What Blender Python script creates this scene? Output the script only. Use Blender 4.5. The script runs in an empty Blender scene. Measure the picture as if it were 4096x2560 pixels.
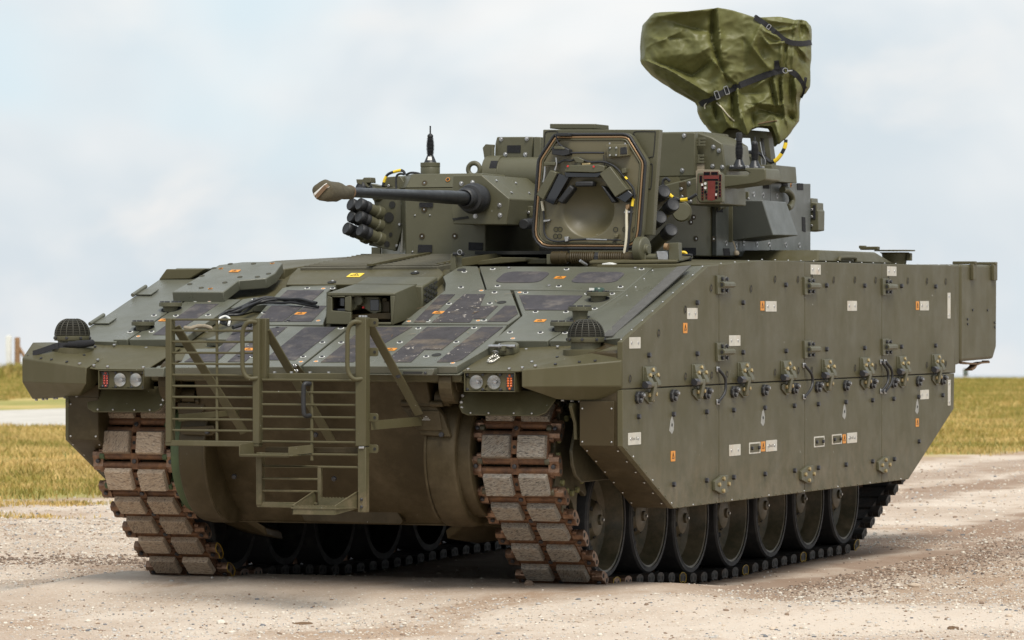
import bpy, bmesh, math, random
import numpy as np
from mathutils import Vector, Matrix, noise
random.seed(7); rng = np.random.default_rng(7)
sc = bpy.context.scene
COL = sc.collection
R = math.radians

# ---------------------------------------------------------------- camera
CAM = Vector((10.146, -23.258, 1.6502))
YAW, PIT = R(21.112), R(-.1704)
FW = Vector((-math.sin(YAW)*math.cos(PIT), math.cos(YAW)*math.cos(PIT), math.sin(PIT)))
RT = Vector((math.cos(YAW), math.sin(YAW), 0)); UP = RT.cross(FW)
cd = bpy.data.cameras.new('camera'); cam = bpy.data.objects.new('camera', cd); COL.objects.link(cam)
m3 = Matrix((RT, UP, -FW)).transposed()
cam.matrix_world = Matrix.Translation(CAM) @ m3.to_4x4()
cd.sensor_width = 36; cd.lens = 161.85; cd.clip_start = .5; cd.clip_end = 30000
cd.dof.use_dof = True; cd.dof.focus_distance = 25.5; cd.dof.aperture_fstop = 8.0
sc.camera = cam

# ---------------------------------------------------------------- sky, sun, exposure
w = bpy.data.worlds.new('World'); sc.world = w; w.use_nodes = True
nt = w.node_tree; N = nt.nodes; N.clear()
SUN_EL, SUN_AZ = R(57), R(140)      # azimuth clockwise from +Y
def nd(tree, t, **k):
    n = tree.nodes.new(t)
    for a, b in k.items():
        if a in ('loc',): continue
        setattr(n, a, b)
    return n
tc = nd(nt, 'ShaderNodeTexCoord')
rot = nd(nt, 'ShaderNodeVectorRotate', rotation_type='AXIS_ANGLE')   # the ground of the site leans a degree against gravity
rot.inputs['Axis'].default_value = RT; rot.inputs['Angle'].default_value = R(.85)
nt.links.new(tc.outputs['Generated'], rot.inputs['Vector'])
sky = nd(nt, 'ShaderNodeTexSky', sky_type='NISHITA'); sky.sun_disc = False
sky.sun_elevation = SUN_EL; sky.sun_rotation = SUN_AZ; sky.air_density = 1.2; sky.dust_density = 2.0
nt.links.new(rot.outputs[0], sky.inputs['Vector'])
def cloud(scale, detail, lo, hi, off, stretch=1.5):
    mp = nd(nt, 'ShaderNodeMapping'); mp.inputs['Scale'].default_value = (scale, scale, scale*stretch); mp.inputs['Location'].default_value = off
    nt.links.new(rot.outputs[0], mp.inputs['Vector'])
    ns = nd(nt, 'ShaderNodeTexNoise'); ns.inputs['Scale'].default_value = 1; ns.inputs['Detail'].default_value = detail; ns.inputs['Roughness'].default_value = .5
    ns.inputs['Distortion'].default_value = .3
    nt.links.new(mp.outputs[0], ns.inputs['Vector'])
    mr = nd(nt, 'ShaderNodeMapRange', interpolation_type='SMOOTHSTEP'); mr.inputs['From Min'].default_value = lo; mr.inputs['From Max'].default_value = hi
    nt.links.new(ns.outputs['Fac'], mr.inputs['Value']); return mr.outputs[0]
def mix(tree, a, b, f, blend='MIX'):
    m = nd(tree, 'ShaderNodeMix', data_type='RGBA', blend_type=blend)
    for s, v in ((m.inputs[0], f), (m.inputs[6], a), (m.inputs[7], b)):
        if isinstance(v, (int, float)): s.default_value = v
        elif isinstance(v, tuple): s.default_value = v if len(v) == 4 else (*v, 1)
        else: tree.links.new(v, s)
    return m.outputs[2]
c1 = cloud(9, 4.5, .36, .62, (3.1, 1.2, .4))
c2 = cloud(22, 5, .48, .74, (7.3, 2.2, 5.1))
big = mix(nt, (7.3, 8.15, 8.85), (10.1, 10.1, 10.1), c1)         # grey-blue cloud base to white cloud
big = mix(nt, big, (9.5, 9.5, 9.5), c2)
hole = cloud(7, 3, .50, .66, (1.4, 8.8, 2.0))
big = mix(nt, big, (7.6, 9.0, 9.8), hole)                     # thin cloud with the blue behind
lit = mix(nt, sky.outputs[0], big, .88)
bg = nd(nt, 'ShaderNodeBackground'); bg.inputs['Strength'].default_value = .088
nt.links.new(lit, bg.inputs['Color'])
wo = nd(nt, 'ShaderNodeOutputWorld'); nt.links.new(bg.outputs[0], wo.inputs['Surface'])
sl = bpy.data.lights.new('sun', 'SUN'); sl.energy = 3.2; sl.angle = R(24); sl.color = (1, .95, .87)
so = bpy.data.objects.new('sun', sl); COL.objects.link(so)
sd = Vector((math.sin(SUN_AZ)*math.cos(SUN_EL), math.cos(SUN_AZ)*math.cos(SUN_EL), math.sin(SUN_EL)))
so.rotation_euler = sd.to_track_quat('Z', 'Y').to_euler(); so.location = (20, -10, 30)
vs = sc.view_settings; vs.view_transform = 'Standard'; vs.look = 'None'; vs.exposure = .18; vs.gamma = 1; vs.use_curve_mapping = False

# ---------------------------------------------------------------- materials
def mat(name, col, rough=.6, splash=0, metal=0, spec=.5, var=.0, vscale=3, bump=0, bscale=200, col2=None, chips=None, coat=0, dust=None, streak=0):
    m = bpy.data.materials.new(name); m.use_nodes = True; t = m.node_tree; b = t.nodes['Principled BSDF']
    b.inputs['Roughness'].default_value = rough; b.inputs['Metallic'].default_value = metal
    b.inputs['Specular IOR Level'].default_value = spec
    if coat: b.inputs['Coat Weight'].default_value = coat
    c = (*col, 1); out = None
    geo = nd(t, 'ShaderNodeNewGeometry') ; P = geo.outputs['Position']
    def nz(s, d=4, r=.6, off=0):
        mp = nd(t, 'ShaderNodeMapping'); mp.inputs['Location'].default_value = (off, off*.7, off*1.3); t.links.new(P, mp.inputs['Vector'])
        n = nd(t, 'ShaderNodeTexNoise'); n.inputs['Scale'].default_value = s; n.inputs['Detail'].default_value = d; n.inputs['Roughness'].default_value = r
        t.links.new(mp.outputs[0], n.inputs['Vector']); return n.outputs['Fac']
    def ramp(f, lo, hi, a=0, z=1):
        r = nd(t, 'ShaderNodeMapRange'); r.inputs['From Min'].default_value = lo; r.inputs['From Max'].default_value = hi
        r.inputs['To Min'].default_value = a; r.inputs['To Max'].default_value = z; t.links.new(f, r.inputs['Value']); return r.outputs[0]
    cur = c
    if var:
        k2 = col2 or tuple(x*(1-var) for x in col); k1 = tuple(min(1, x*(1+var)) for x in col)
        cur = mix(t, (*k2, 1), (*k1, 1), ramp(nz(vscale, 6, .65), .3, .7))
    if dust:
        dc, amt, ds = dust
        cur = mix(t, cur, (*dc, 1), ramp(nz(ds, 8, .7, 3), .5, .8, 0, amt))
    if streak:
        mp = nd(t, 'ShaderNodeMapping'); mp.inputs['Scale'].default_value = (14, 14, 1.1); t.links.new(P, mp.inputs['Vector'])
        n = nd(t, 'ShaderNodeTexNoise'); n.inputs['Scale'].default_value = 1; n.inputs['Detail'].default_value = 6; t.links.new(mp.outputs[0], n.inputs['Vector'])
        cur = mix(t, cur, (.17, .155, .115, 1), ramp(n.outputs['Fac'], .5, .78, 0, streak))
    if splash:                                          # dried mud thrown up on the low parts
        sx = nd(t, 'ShaderNodeSeparateXYZ'); t.links.new(P, sx.inputs[0])
        mm = nd(t, 'ShaderNodeMath', operation='MULTIPLY'); t.links.new(ramp(sx.outputs[2], .50, .95, 1, 0), mm.inputs[0]); t.links.new(ramp(nz(9, 8, .75, 21), .42, .72), mm.inputs[1])
        m2 = nd(t, 'ShaderNodeMath', operation='MULTIPLY'); t.links.new(mm.outputs[0], m2.inputs[0]); m2.inputs[1].default_value = splash
        cur = mix(t, cur, (.22, .165, .105, 1), m2.outputs[0])
    if chips:
        cc, thr = chips
        f = nz(34, 3, .7, 11); g = nz(2.1, 2, .5, 5)
        mul = nd(t, 'ShaderNodeMath', operation='MULTIPLY'); t.links.new(ramp(f, thr, thr+.012), mul.inputs[0]); t.links.new(ramp(g, .50, .56), mul.inputs[1])
        cur = mix(t, cur, (*cc, 1), mul.outputs[0])
    if isinstance(cur, tuple): b.inputs['Base Color'].default_value = cur
    else: t.links.new(cur, b.inputs['Base Color'])
    if var or dust:
        t.links.new(ramp(nz(vscale*2.3, 5, .6, 8), .3, .7, max(.05, rough-.09), min(1, rough+.1)), b.inputs['Roughness'])
    if bump:
        bn = nd(t, 'ShaderNodeBump'); bn.inputs['Strength'].default_value = bump; bn.inputs['Distance'].default_value = .01
        t.links.new(nz(bscale, 3), bn.inputs['Height']); t.links.new(bn.outputs[0], b.inputs['Normal'])
    return m
OL = (.071, .063, .030)
M = dict(
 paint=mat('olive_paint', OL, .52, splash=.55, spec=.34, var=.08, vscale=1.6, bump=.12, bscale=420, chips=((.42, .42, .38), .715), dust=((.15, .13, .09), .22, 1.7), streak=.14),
 plate=mat('sky_toned_plate_paint', (.094, .096, .071), .34, spec=.55, var=.09, vscale=2.4, bump=.18, bscale=300, chips=((.5, .5, .46), .73), dust=((.20, .18, .14), .25, 2.2)),  # olive paint made lighter and greyer: sky reflection put into the colour
 turret=mat('turret_paint', (.078, .074, .042), .46, spec=.45, var=.08, vscale=2, bump=.1, bscale=400, chips=((.5, .5, .46), .735), dust=((.17, .16, .12), .2, 2)),
 hull=mat('shaded_hull_paint', (.040, .029, .012), .5, splash=.16, spec=.25, var=.10, vscale=2, bump=.1, bscale=300, dust=((.2, .16, .1), .35, 2.2), chips=((.5, .48, .42), .735)),  # same olive paint, with the shade of the low parts put into its colour
 grip=mat('anti_slip', (.062, .058, .064), .8, spec=.3, var=.2, vscale=9, bump=.6, bscale=700, dust=((.23, .2, .17), .75, 8), chips=((.5, .45, .36), .66)),
 grip2=mat('worn_anti_slip', (.058, .053, .056), .8, spec=.3, var=.25, vscale=9, bump=.6, bscale=700, dust=((.25, .195, .13), .9, 4.5), chips=((.5, .46, .4), .64)),
 dome=mat('dark_guard_paint', (.034, .032, .021), .55, var=.1, vscale=10),
 turretgrey=mat('sky_toned_turret_paint', (.072, .077, .068), .40, spec=.55, var=.08, vscale=3, bump=.08, bscale=400, dust=((.14, .14, .12), .2, 2)),  # turret paint with the bluish sheen of the sky mixed into the base
 seam=mat('seam_shadow_black', (.02, .02, .018), .9),  # near-black for joints; also paints the shade in holes and slots
 dark=mat('black_rubber', (.014, .0145, .016), .55, var=.25, vscale=12, bump=.15, bscale=80),
 gun=mat('gun_barrel_steel', (.012, .013, .015), .4, spec=.5, var=.25, vscale=6, bump=.04),
 bolt=mat('dark_bolt', (.045, .045, .05), .4, metal=.5),
 gold=mat('zinc_bolt', (.42, .33, .17), .42, metal=.75, var=.25, vscale=40),
 silver=mat('bare_steel', (.40, .40, .40), .35, metal=.9, var=.2, vscale=30),
 white=mat('white_washer', (.62, .62, .59), .5, var=.12, vscale=40),
 pad=mat('bare_primer_plate', (.50, .48, .42), .55, var=.12, vscale=14, dust=((.42, .27, .14), .6, 7)),
 velcro=mat('velcro', (.014, .014, .016), .95, bump=.5, bscale=900),
 orange=mat('orange_label', (.62, .235, .02), .5, var=.15, vscale=30, dust=((.3, .2, .1), .4, 20)),
 yellow=mat('yellow_sign', (.78, .55, .03), .45, var=.06, vscale=20),
 print=mat('label_print', (.035, .025, .012), .6),
 rust=mat('rusty_track_steel', (.115, .055, .026), .62, metal=.25, var=.45, vscale=16, col2=(.05, .026, .016), bump=.5, bscale=60, dust=((.30, .15, .06), .6, 14)),
 steel=mat('worn_track_steel', (.2, .13, .09), .38, metal=.75, var=.4, vscale=22, col2=(.09, .045, .025), bump=.3, bscale=80),
 tpad=mat('track_rubber', (.25, .215, .17), .75, var=.35, vscale=22, col2=(.07, .066, .06), bump=.9, bscale=55, dust=((.36, .30, .23), .7, 26)),
 tpadd=mat('dusty_track_rubber', (.36, .275, .195), .8, var=.28, vscale=14, col2=(.14, .10, .07), bump=.8, bscale=45, dust=((.42, .34, .26), .6, 20)),
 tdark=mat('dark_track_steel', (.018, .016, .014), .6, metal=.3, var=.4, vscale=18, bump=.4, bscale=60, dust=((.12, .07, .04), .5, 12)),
 tyre=mat('wheel_rubber', (.022, .0225, .024), .7, var=.2, vscale=8, dust=((.13, .12, .105), .4, 8)),
 wheel=mat('wheel_paint', (.048, .043, .023), .5, splash=.5, var=.15, vscale=5, dust=((.16, .14, .1), .4, 4)),
 yelpaint=mat('yellow_paint_mark', (.42, .27, .02), .6, var=.2, vscale=50),
 glass=mat('lamp_reflector', (.95, .95, .93), .4, metal=1),
 lens=None,
 amber=mat('amber_led', (.55, .11, .012), .15, coat=.6),
 red=mat('red_lens', (.30, .03, .015), .15, coat=.6),
 redmark=mat('red_mark', (.55, .03, .03), .5),
 brick=mat('sensor_red_paint', (.15, .028, .022), .45, var=.15, vscale=20),
 optic=mat('dark_optic_glass', (.008, .009, .012), .06, spec=.7),
 white_hose=mat('cream_hose', (.62, .57, .44), .5, var=.08),
 bronze=mat('bronze_seal', (.30, .19, .10), .3, metal=.5),
 chainm=mat('chain_steel', (.55, .53, .48), .4, metal=.9),
 tarp=mat('green_tarpaulin', (.112, .112, .036), .5, spec=.38, var=.12, vscale=5, bump=.22, bscale=30),
 webbing=mat('black_webbing', (.012, .012, .014), .85, bump=.3, bscale=600),
 canvas=mat('olive_canvas', (.072, .060, .034), .8, var=.15, vscale=15, bump=.4, bscale=50),
 sleeve=mat('brown_strap', (.14, .085, .045), .8),
 green=mat('green_primer', (.045, .07, .026), .6, var=.2, vscale=8),
 wood=mat('weathered_wood', (.26, .15, .075), .8, var=.25, vscale=12),
 whitepaint=mat('white_post_paint', (.8, .8, .78), .6, var=.05),
 deck=mat('deck_mesh_paint', (.085, .078, .052), .7, var=.12, vscale=6, bump=.5, bscale=250),
 ltan=mat('tan_edge', (.24, .2, .14), .6),
)
def pad_mat(name, base, dark, light, grime):
    m = bpy.data.materials.new(name); m.use_nodes = True; t = m.node_tree; b = t.nodes['Principled BSDF']; b.inputs['Roughness'].default_value = .8; b.inputs['Specular IOR Level'].default_value = .25
    tcn = nd(t, 'ShaderNodeTexCoord'); oi = nd(t, 'ShaderNodeObjectInfo')
    rt_ = nd(t, 'ShaderNodeVectorRotate', rotation_type='Z_AXIS'); an = nd(t, 'ShaderNodeMath', operation='MULTIPLY_ADD'); an.inputs[1].default_value = 1.6; an.inputs[2].default_value = .3; t.links.new(oi.outputs['Random'], an.inputs[0])
    t.links.new(tcn.outputs['Object'], rt_.inputs['Vector']); t.links.new(an.outputs[0], rt_.inputs['Angle'])
    of = nd(t, 'ShaderNodeVectorMath', operation='MULTIPLY_ADD'); cx = nd(t, 'ShaderNodeCombineXYZ'); t.links.new(oi.outputs['Random'], cx.inputs[0]); t.links.new(oi.outputs['Random'], cx.inputs[1])
    of.inputs[1].default_value = (30, 7, 1); t.links.new(cx.outputs[0], of.inputs[0]); t.links.new(rt_.outputs[0], of.inputs[2])
    def ns(sx, sy, det):
        mp = nd(t, 'ShaderNodeMapping'); mp.inputs['Scale'].default_value = (sx, sy, sx); t.links.new(of.outputs[0], mp.inputs['Vector'])
        n = nd(t, 'ShaderNodeTexNoise'); n.inputs['Scale'].default_value = 1; n.inputs['Detail'].default_value = det; n.inputs['Roughness'].default_value = .65; t.links.new(mp.outputs[0], n.inputs['Vector']); return n.outputs['Fac']
    def rp(f, lo, hi, z=1):
        r = nd(t, 'ShaderNodeMapRange'); r.inputs['From Min'].default_value = lo; r.inputs['From Max'].default_value = hi; r.inputs['To Max'].default_value = z; t.links.new(f, r.inputs['Value']); return r.outputs[0]
    st = ns(190, 40, 5); c = mix(t, (*dark, 1), (*base, 1), rp(st, .36, .52)); c = mix(t, c, (*light, 1), rp(ns(200, 60, 4), .52, .7)); c = mix(t, c, (*grime, 1), rp(ns(22, 22, 5), .5, .7, .55))
    va = nd(t, 'ShaderNodeHueSaturation'); vr = nd(t, 'ShaderNodeMapRange'); vr.inputs['To Min'].default_value = .72; vr.inputs['To Max'].default_value = 1.18; t.links.new(oi.outputs['Random'], vr.inputs['Value']); t.links.new(vr.outputs[0], va.inputs['Value']); t.links.new(c, va.inputs['Color'])
    t.links.new(va.outputs[0], b.inputs['Base Color'])
    bn = nd(t, 'ShaderNodeBump'); bn.inputs['Strength'].default_value = .8; bn.inputs['Distance'].default_value = .006; t.links.new(st, bn.inputs['Height']); t.links.new(bn.outputs[0], b.inputs['Normal']); return m
M['tpad'] = pad_mat('streaked_track_rubber', (.24, .215, .18), (.05, .046, .042), (.36, .325, .28), (.20, .145, .10))
M['tpadd'] = pad_mat('muddy_track_rubber', (.36, .285, .21), (.12, .09, .07), (.46, .39, .31), (.25, .17, .11))
lm = bpy.data.materials.new('lamp_glass'); lm.use_nodes = True; _b = lm.node_tree.nodes['Principled BSDF']
_tr = nd(lm.node_tree, 'ShaderNodeBsdfTransparent'); _mx = nd(lm.node_tree, 'ShaderNodeMixShader'); _b.inputs['Roughness'].default_value = .03; _b.inputs['Metallic'].default_value = 1; _b.inputs['Base Color'].default_value = (.9, .93, 1, 1)
_fr = nd(lm.node_tree, 'ShaderNodeFresnel'); _fr.inputs['IOR'].default_value = 1.25; lm.node_tree.links.new(_fr.outputs[0], _mx.inputs[0]); lm.node_tree.links.new(_tr.outputs[0], _mx.inputs[1]); lm.node_tree.links.new(_b.outputs[0], _mx.inputs[2])
lm.node_tree.links.new(_mx.outputs[0], [n for n in lm.node_tree.nodes if n.type == 'OUTPUT_MATERIAL'][0].inputs[0])
M['lens'] = lm

# ---------------------------------------------------------------- mesh helpers
def V(*a): return Vector(a[0] if len(a) == 1 else a)
class MB:
    def __init__(s): s.bm = bmesh.new(); s.mi = 0
    def face(s, vs):
        try: f = s.bm.faces.new(vs); f.material_index = s.mi; return f
        except ValueError: return None
    def prism(s, pts, off):
        off = V(off); a = [s.bm.verts.new(V(p)) for p in pts]; b = [s.bm.verts.new(V(p)+off) for p in pts]; n = len(a)
        s.face(a); s.face(b[::-1])
        for i in range(n): s.face([a[i], b[i], b[(i+1) % n], a[(i+1) % n]])
        return s
    def loft(s, A, B):
        a = [s.bm.verts.new(V(p)) for p in A]; b = [s.bm.verts.new(V(p)) for p in B]; n = len(a)
        s.face(a); s.face(b[::-1])
        for i in range(n): s.face([a[i], b[i], b[(i+1) % n], a[(i+1) % n]])
        return s
    def box(s, c, d, rot=None):
        c = V(c); r = rot or Matrix.Identity(3); h = V(d)/2
        vs = [s.bm.verts.new(c + r @ Vector((h.x*i, h.y*j, h.z*k))) for i in (-1, 1) for j in (-1, 1) for k in (-1, 1)]
        for q in ((0, 1, 3, 2), (4, 6, 7, 5), (0, 4, 5, 1), (2, 3, 7, 6), (0, 2, 6, 4), (1, 5, 7, 3)): s.face([vs[i] for i in q])
        return s
    def lathe(s, prof, o, ax, n=20, closed=False, caps=True):
        o = V(o); ax = V(ax).normalized(); u = ax.orthogonal().normalized(); v = ax.cross(u)
        rings = []
        for (r, h) in prof:
            if r < 1e-5: rings.append([s.bm.verts.new(o + ax*h)]); continue
            rings.append([s.bm.verts.new(o + ax*h + (u*math.cos(2*math.pi*(i+.5)/n) + v*math.sin(2*math.pi*(i+.5)/n))*r) for i in range(n)])
        seq = list(zip(rings, rings[1:])) + ([(rings[-1], rings[0])] if closed else [])
        for A, B in seq:
            for i in range(n):
                j = (i+1) % n
                if len(A) == 1 and len(B) > 1: s.face([A[0], B[i], B[j]])
                elif len(B) == 1 and len(A) > 1: s.face([A[i], B[0], A[j]])
                elif len(A) > 1: s.face([A[i], B[i], B[j], A[j]])
        if caps and not closed:
            for rg in (rings[0], rings[-1]):
                if len(rg) > 2: s.face(rg)
        return s
    def cyl(s, a, b, r, r2=None, n=16):
        a, b = V(a), V(b); return s.lathe([(r, 0), (r if r2 is None else r2, (b-a).length)], a, b-a, n)
    def torus(s, o, ax, Rr, r, n=32, k=8):
        return s.lathe([(Rr + r*math.cos(2*math.pi*i/k), r*math.sin(2*math.pi*i/k)) for i in range(k)], o, ax, n, closed=True)
    def tube(s, path, r, n=8, cyc=False):
        P = [V(p) for p in path]; rings = []; up = None; m = len(P)
        for i, p in enumerate(P):
            if cyc: t = (P[(i+1) % m]-P[i-1])
            else: t = (P[min(i+1, m-1)]-P[max(i-1, 0)])
            t.normalize()
            if up is None: up = t.orthogonal().normalized()
            else: up = (up - t*up.dot(t)).normalized()
            v = t.cross(up); rr = r[i] if isinstance(r, (list, tuple)) else r
            rings.append([s.bm.verts.new(p + (up*math.cos(2*math.pi*j/n)+v*math.sin(2*math.pi*j/n))*rr) for j in range(n)])
        for i in range(m if cyc else m-1):
            A, B = rings[i], rings[(i+1) % m]
            for j in range(n): s.face([A[j], B[j], B[(j+1) % n], A[(j+1) % n]])
        if not cyc: s.face(rings[0][::-1]); s.face(rings[-1])
        return s
    def strip(s, path, wdir, wd, th):         # flat band along a path; wdir: list of width directions
        P = [V(p) for p in path]; rings = []
        for i, p in enumerate(P):
            t = (P[min(i+1, len(P)-1)]-P[max(i-1, 0)]).normalized(); wv = V(wdir[i] if isinstance(wdir, list) else wdir); wv = (wv - t*wv.dot(t)).normalized(); nn = t.cross(wv)
            rings.append([s.bm.verts.new(p + wv*a*wd/2 + nn*b*th/2) for a, b in ((-1, -1), (1, -1), (1, 1), (-1, 1))])
        for A, B in zip(rings, rings[1:]):
            for j in range(4): s.face([A[j], B[j], B[(j+1) % 4], A[(j+1) % 4]])
        s.face(rings[0][::-1]); s.face(rings[-1]); return s
    def mesh(s, name, mats, smooth=38):
        bmesh.ops.recalc_face_normals(s.bm, faces=s.bm.faces)
        me = bpy.data.meshes.new(name); s.bm.to_mesh(me); s.bm.free()
        for k in (mats if isinstance(mats, (list, tuple)) else [mats]): me.materials.append(M[k] if isinstance(k, str) else k)
        if smooth:
            me.polygons.foreach_set('use_smooth', [True]*len(me.polygons)); me.set_sharp_from_angle(angle=R(smooth))
        return me
def obj(name, me, parent=None, loc=None, rot=None, bevel=0, seg=2):
    o = bpy.data.objects.new(name, me); COL.objects.link(o); o.parent = parent
    if loc is not None: o.location = loc
    if rot is not None: o.rotation_euler = rot.to_euler() if hasattr(rot, 'to_euler') else rot
    if bevel:
        b = o.modifiers.new('bevel', 'BEVEL'); b.width = bevel; b.segments = seg; b.limit_method = 'ANGLE'; b.angle_limit = R(35); b.harden_normals = False
    return o
def part(name, mb, mats, parent, bevel=0, smooth=38, seg=2): return obj(name, mb.mesh(name, mats, smooth), parent, bevel=bevel, seg=seg)
def empty(name, loc, parent=None):
    e = bpy.data.objects.new(name, None); COL.objects.link(e); e.location = loc; e.parent = parent; e.empty_display_size = .2; return e
def tag(o, label=None, cat=None, group=None, kind=None):
    for k, v in (('label', label), ('category', cat), ('group', group), ('kind', kind)):
        if v: o[k] = v
    return o
def inset(pts, d, nrm):                  # shrink a planar polygon by d
    P = [V(p) for p in pts]; n = len(P); nr = V(nrm).normalized()
    area = sum((P[i]-P[0]).cross(P[(i+1) % n]-P[0]).dot(nr) for i in range(n)); sg = 1 if area > 0 else -1
    out = []
    for i in range(n):
        e1 = (P[i]-P[i-1]).normalized(); e2 = (P[(i+1) % n]-P[i]).normalized()
        a, b = nr.cross(e1)*sg, nr.cross(e2)*sg; c = (a+b); k = max(.35, 1+a.dot(b)); out.append(P[i]+c/k*d)
    return out
def frame(nrm, up=(0, 0, 1)):            # rotation whose local Z is nrm and local Y as near up as may be
    z = V(nrm).normalized(); y = V(up); y = (y - z*y.dot(z)).normalized(); x = y.cross(z); return Matrix((x, y, z)).transposed()
def catmull(pts, k=6):
    P = [V(p) for p in pts]; P = [P[0]*2-P[1]] + P + [P[-1]*2-P[-2]]; out = []
    for i in range(1, len(P)-2):
        for j in range(k):
            t = j/k; a, b, c, d = P[i-1], P[i], P[i+1], P[i+2]
            out.append(.5*((2*b)+(c-a)*t+(2*a-5*b+4*c-d)*t*t+(3*b-a-3*c+d)*t**3))
    return out + [P[-2]]
def rrect(w_, h_, r, k=4):               # rounded rectangle in 2D
    o = []
    for cx, cy, a0 in ((w_/2-r, h_/2-r, 0), (-w_/2+r, h_/2-r, 90), (-w_/2+r, -h_/2+r, 180), (w_/2-r, -h_/2+r, 270)):
        for i in range(k+1):
            a = R(a0+90*i/k); o.append((cx+r*math.cos(a), cy+r*math.sin(a)))
    return o

# shared small meshes, local +Z is outward
def hexbolt(name, m_, r=.014, h=.012, washer=None):
    b = MB()
    if washer: b.mi = 1; b.lathe([(r*washer, 0), (r*washer, .003), (0, .003)], (0, 0, 0), (0, 0, 1), 14); b.mi = 0
    b.lathe([(r, .0), (r, h*.8), (r*.8, h), (0, h)], (0, 0, 0), (0, 0, 1), 6)
    return b.mesh(name, [m_, 'white'] if washer else [m_], 20)
ME_hex = hexbolt('hex_bolt', 'bolt', .0148, .018)
ME_gold = hexbolt('zinc_bolt', 'gold', .0125, .013)
ME_small = hexbolt('small_bolt', 'bolt', .0085, .008)
ME_tiny = hexbolt('tiny_bolt', 'silver', .006, .006)
ME_silver = hexbolt('steel_bolt', 'silver', .0095, .009)
_b = MB(); _b.mi = 1; _b.lathe([(.0165, 0), (.0165, .002), (.011, .002), (.011, .001), (0, .001)], (0, 0, 0), (0, 0, 1), 20); _b.mi = 0
_b.lathe([(.0095, 0), (.0095, .006), (.006, .008), (0, .008)], (0, 0, 0), (0, 0, 1), 8); ME_wbolt = _b.mesh('deck_bolt', ['bolt', 'white'], 30)
_b = MB(); _b.mi = 1; _b.lathe([(.0135, 0), (.0135, .002), (.010, .002)], (0, 0, 0), (0, 0, 1), 16, caps=False); _b.mi = 0; _b.lathe([(.0105, 0), (.0105, .0025), (0, .0025)], (0, 0, 0), (0, 0, 1), 10); ME_plugo = _b.mesh('orange_plug', ['seam', 'orange'], 30); ME_plugo.transform(Matrix.Scale(1, 4)); ME_plug = ME_plugo.copy(); ME_plug.materials[0] = M['orange']; ME_plug.materials[1] = M['white']
_b = MB(); _b.lathe([(.0155, 0), (.0155, .002), (.012, .002)], (0, 0, 0), (0, 0, 1), 18, caps=False); _b.mi = 1; _b.lathe([(.012, .001), (0, .0012)], (0, 0, 0), (0, 0, 1), 18, caps=False); ME_recess = _b.mesh('recess', ['seam', 'paint'], 30)
_b = MB(); _b.lathe([(.006, 0), (.0055, .002), (.003, .004), (0, .0042)], (0, 0, 0), (0, 0, 1), 10); ME_rivet = _b.mesh('rivet', ['silver'], 60); ME_rivetp = ME_rivet.copy(); ME_rivetp.materials[0] = M['turret']
def label_mesh(name, wd, ht, m_='orange', bang=False):
    b = MB(); t = .0015
    b.mi = 0; b.prism([(x, y, 0) for x, y in rrect(wd, ht, min(wd, ht)*.06, 2)], (0, 0, t))
    b.mi = 1; s_ = min(wd*.8, ht*.42); cy = ht*.14 if ht > wd*1.3 else ht*.05
    if ht <= wd*1.3: s_ = ht*.62
    A = [(-s_*.5, cy-s_*.42), (s_*.5, cy-s_*.42), (0, cy+s_*.48)]
    for i in range(3):
        p, q = V(*A[i], t), V(*A[(i+1) % 3], t); b.strip([p+V(0, 0, .0006), q+V(0, 0, .0006)], (q-p).cross(V(0, 0, 1)), s_*.09, .0012)
    b.box((0, cy+s_*.03, t+.0005), (s_*.08, s_*.36, .001)); b.box((0, cy-s_*.25, t+.0005), (s_*.08, s_*.08, .001))
    if ht > wd*1.3:
        for k in range(3): b.box((0, -ht*.24-k*ht*.075, t+.0005), (wd*.72, ht*.035, .001))
    return b.mesh(name, [m_, 'print'], 0)
def put(name, me, parent, pos, nrm, up=(0, 0, 1), lift=0, bevel=0, spin=0):
    f = frame(nrm, up)
    if spin: f = f @ Matrix.Rotation(spin, 3, 'Z')
    return obj(name, me, parent, V(pos)+V(nrm).normalized()*lift, f, bevel=bevel)

# ---------------------------------------------------------------- the vehicle: hull
AV = empty('armoured_vehicle', (0, 0, 0))
tag(AV, 'olive green tracked armoured fighting vehicle parked on pale gravel with its front hatch open', 'armoured vehicle')
GN = V(0, -.298, 1).normalized()                     # glacis normal
def GZ(y, h=0): return 1.3796 + .298*y + h

# lower hull tub
prof = [(-.10, 1.29), (.02, 1.02), (.30, .62), (.52, .435), (1.2, .42), (6.2, .45), (6.45, 1.2), (6.4, 1.3), (.1, 1.3)]
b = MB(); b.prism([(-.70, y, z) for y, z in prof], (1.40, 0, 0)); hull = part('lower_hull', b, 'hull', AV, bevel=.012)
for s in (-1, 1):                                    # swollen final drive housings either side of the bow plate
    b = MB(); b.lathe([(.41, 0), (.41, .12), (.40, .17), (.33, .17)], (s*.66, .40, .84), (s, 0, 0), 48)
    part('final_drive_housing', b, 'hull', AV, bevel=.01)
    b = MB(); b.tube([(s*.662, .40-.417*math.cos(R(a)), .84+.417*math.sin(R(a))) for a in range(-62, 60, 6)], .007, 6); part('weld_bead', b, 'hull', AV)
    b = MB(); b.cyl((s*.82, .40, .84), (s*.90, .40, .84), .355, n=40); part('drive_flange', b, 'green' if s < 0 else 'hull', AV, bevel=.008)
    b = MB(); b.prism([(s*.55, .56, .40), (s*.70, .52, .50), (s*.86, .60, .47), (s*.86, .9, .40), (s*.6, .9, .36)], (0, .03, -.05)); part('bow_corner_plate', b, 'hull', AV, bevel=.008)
b = MB(); b.tube([(-.69, .522, .434), (.69, .522, .434)], .006, 6); part('weld_bead', b, 'hull', AV)
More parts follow.
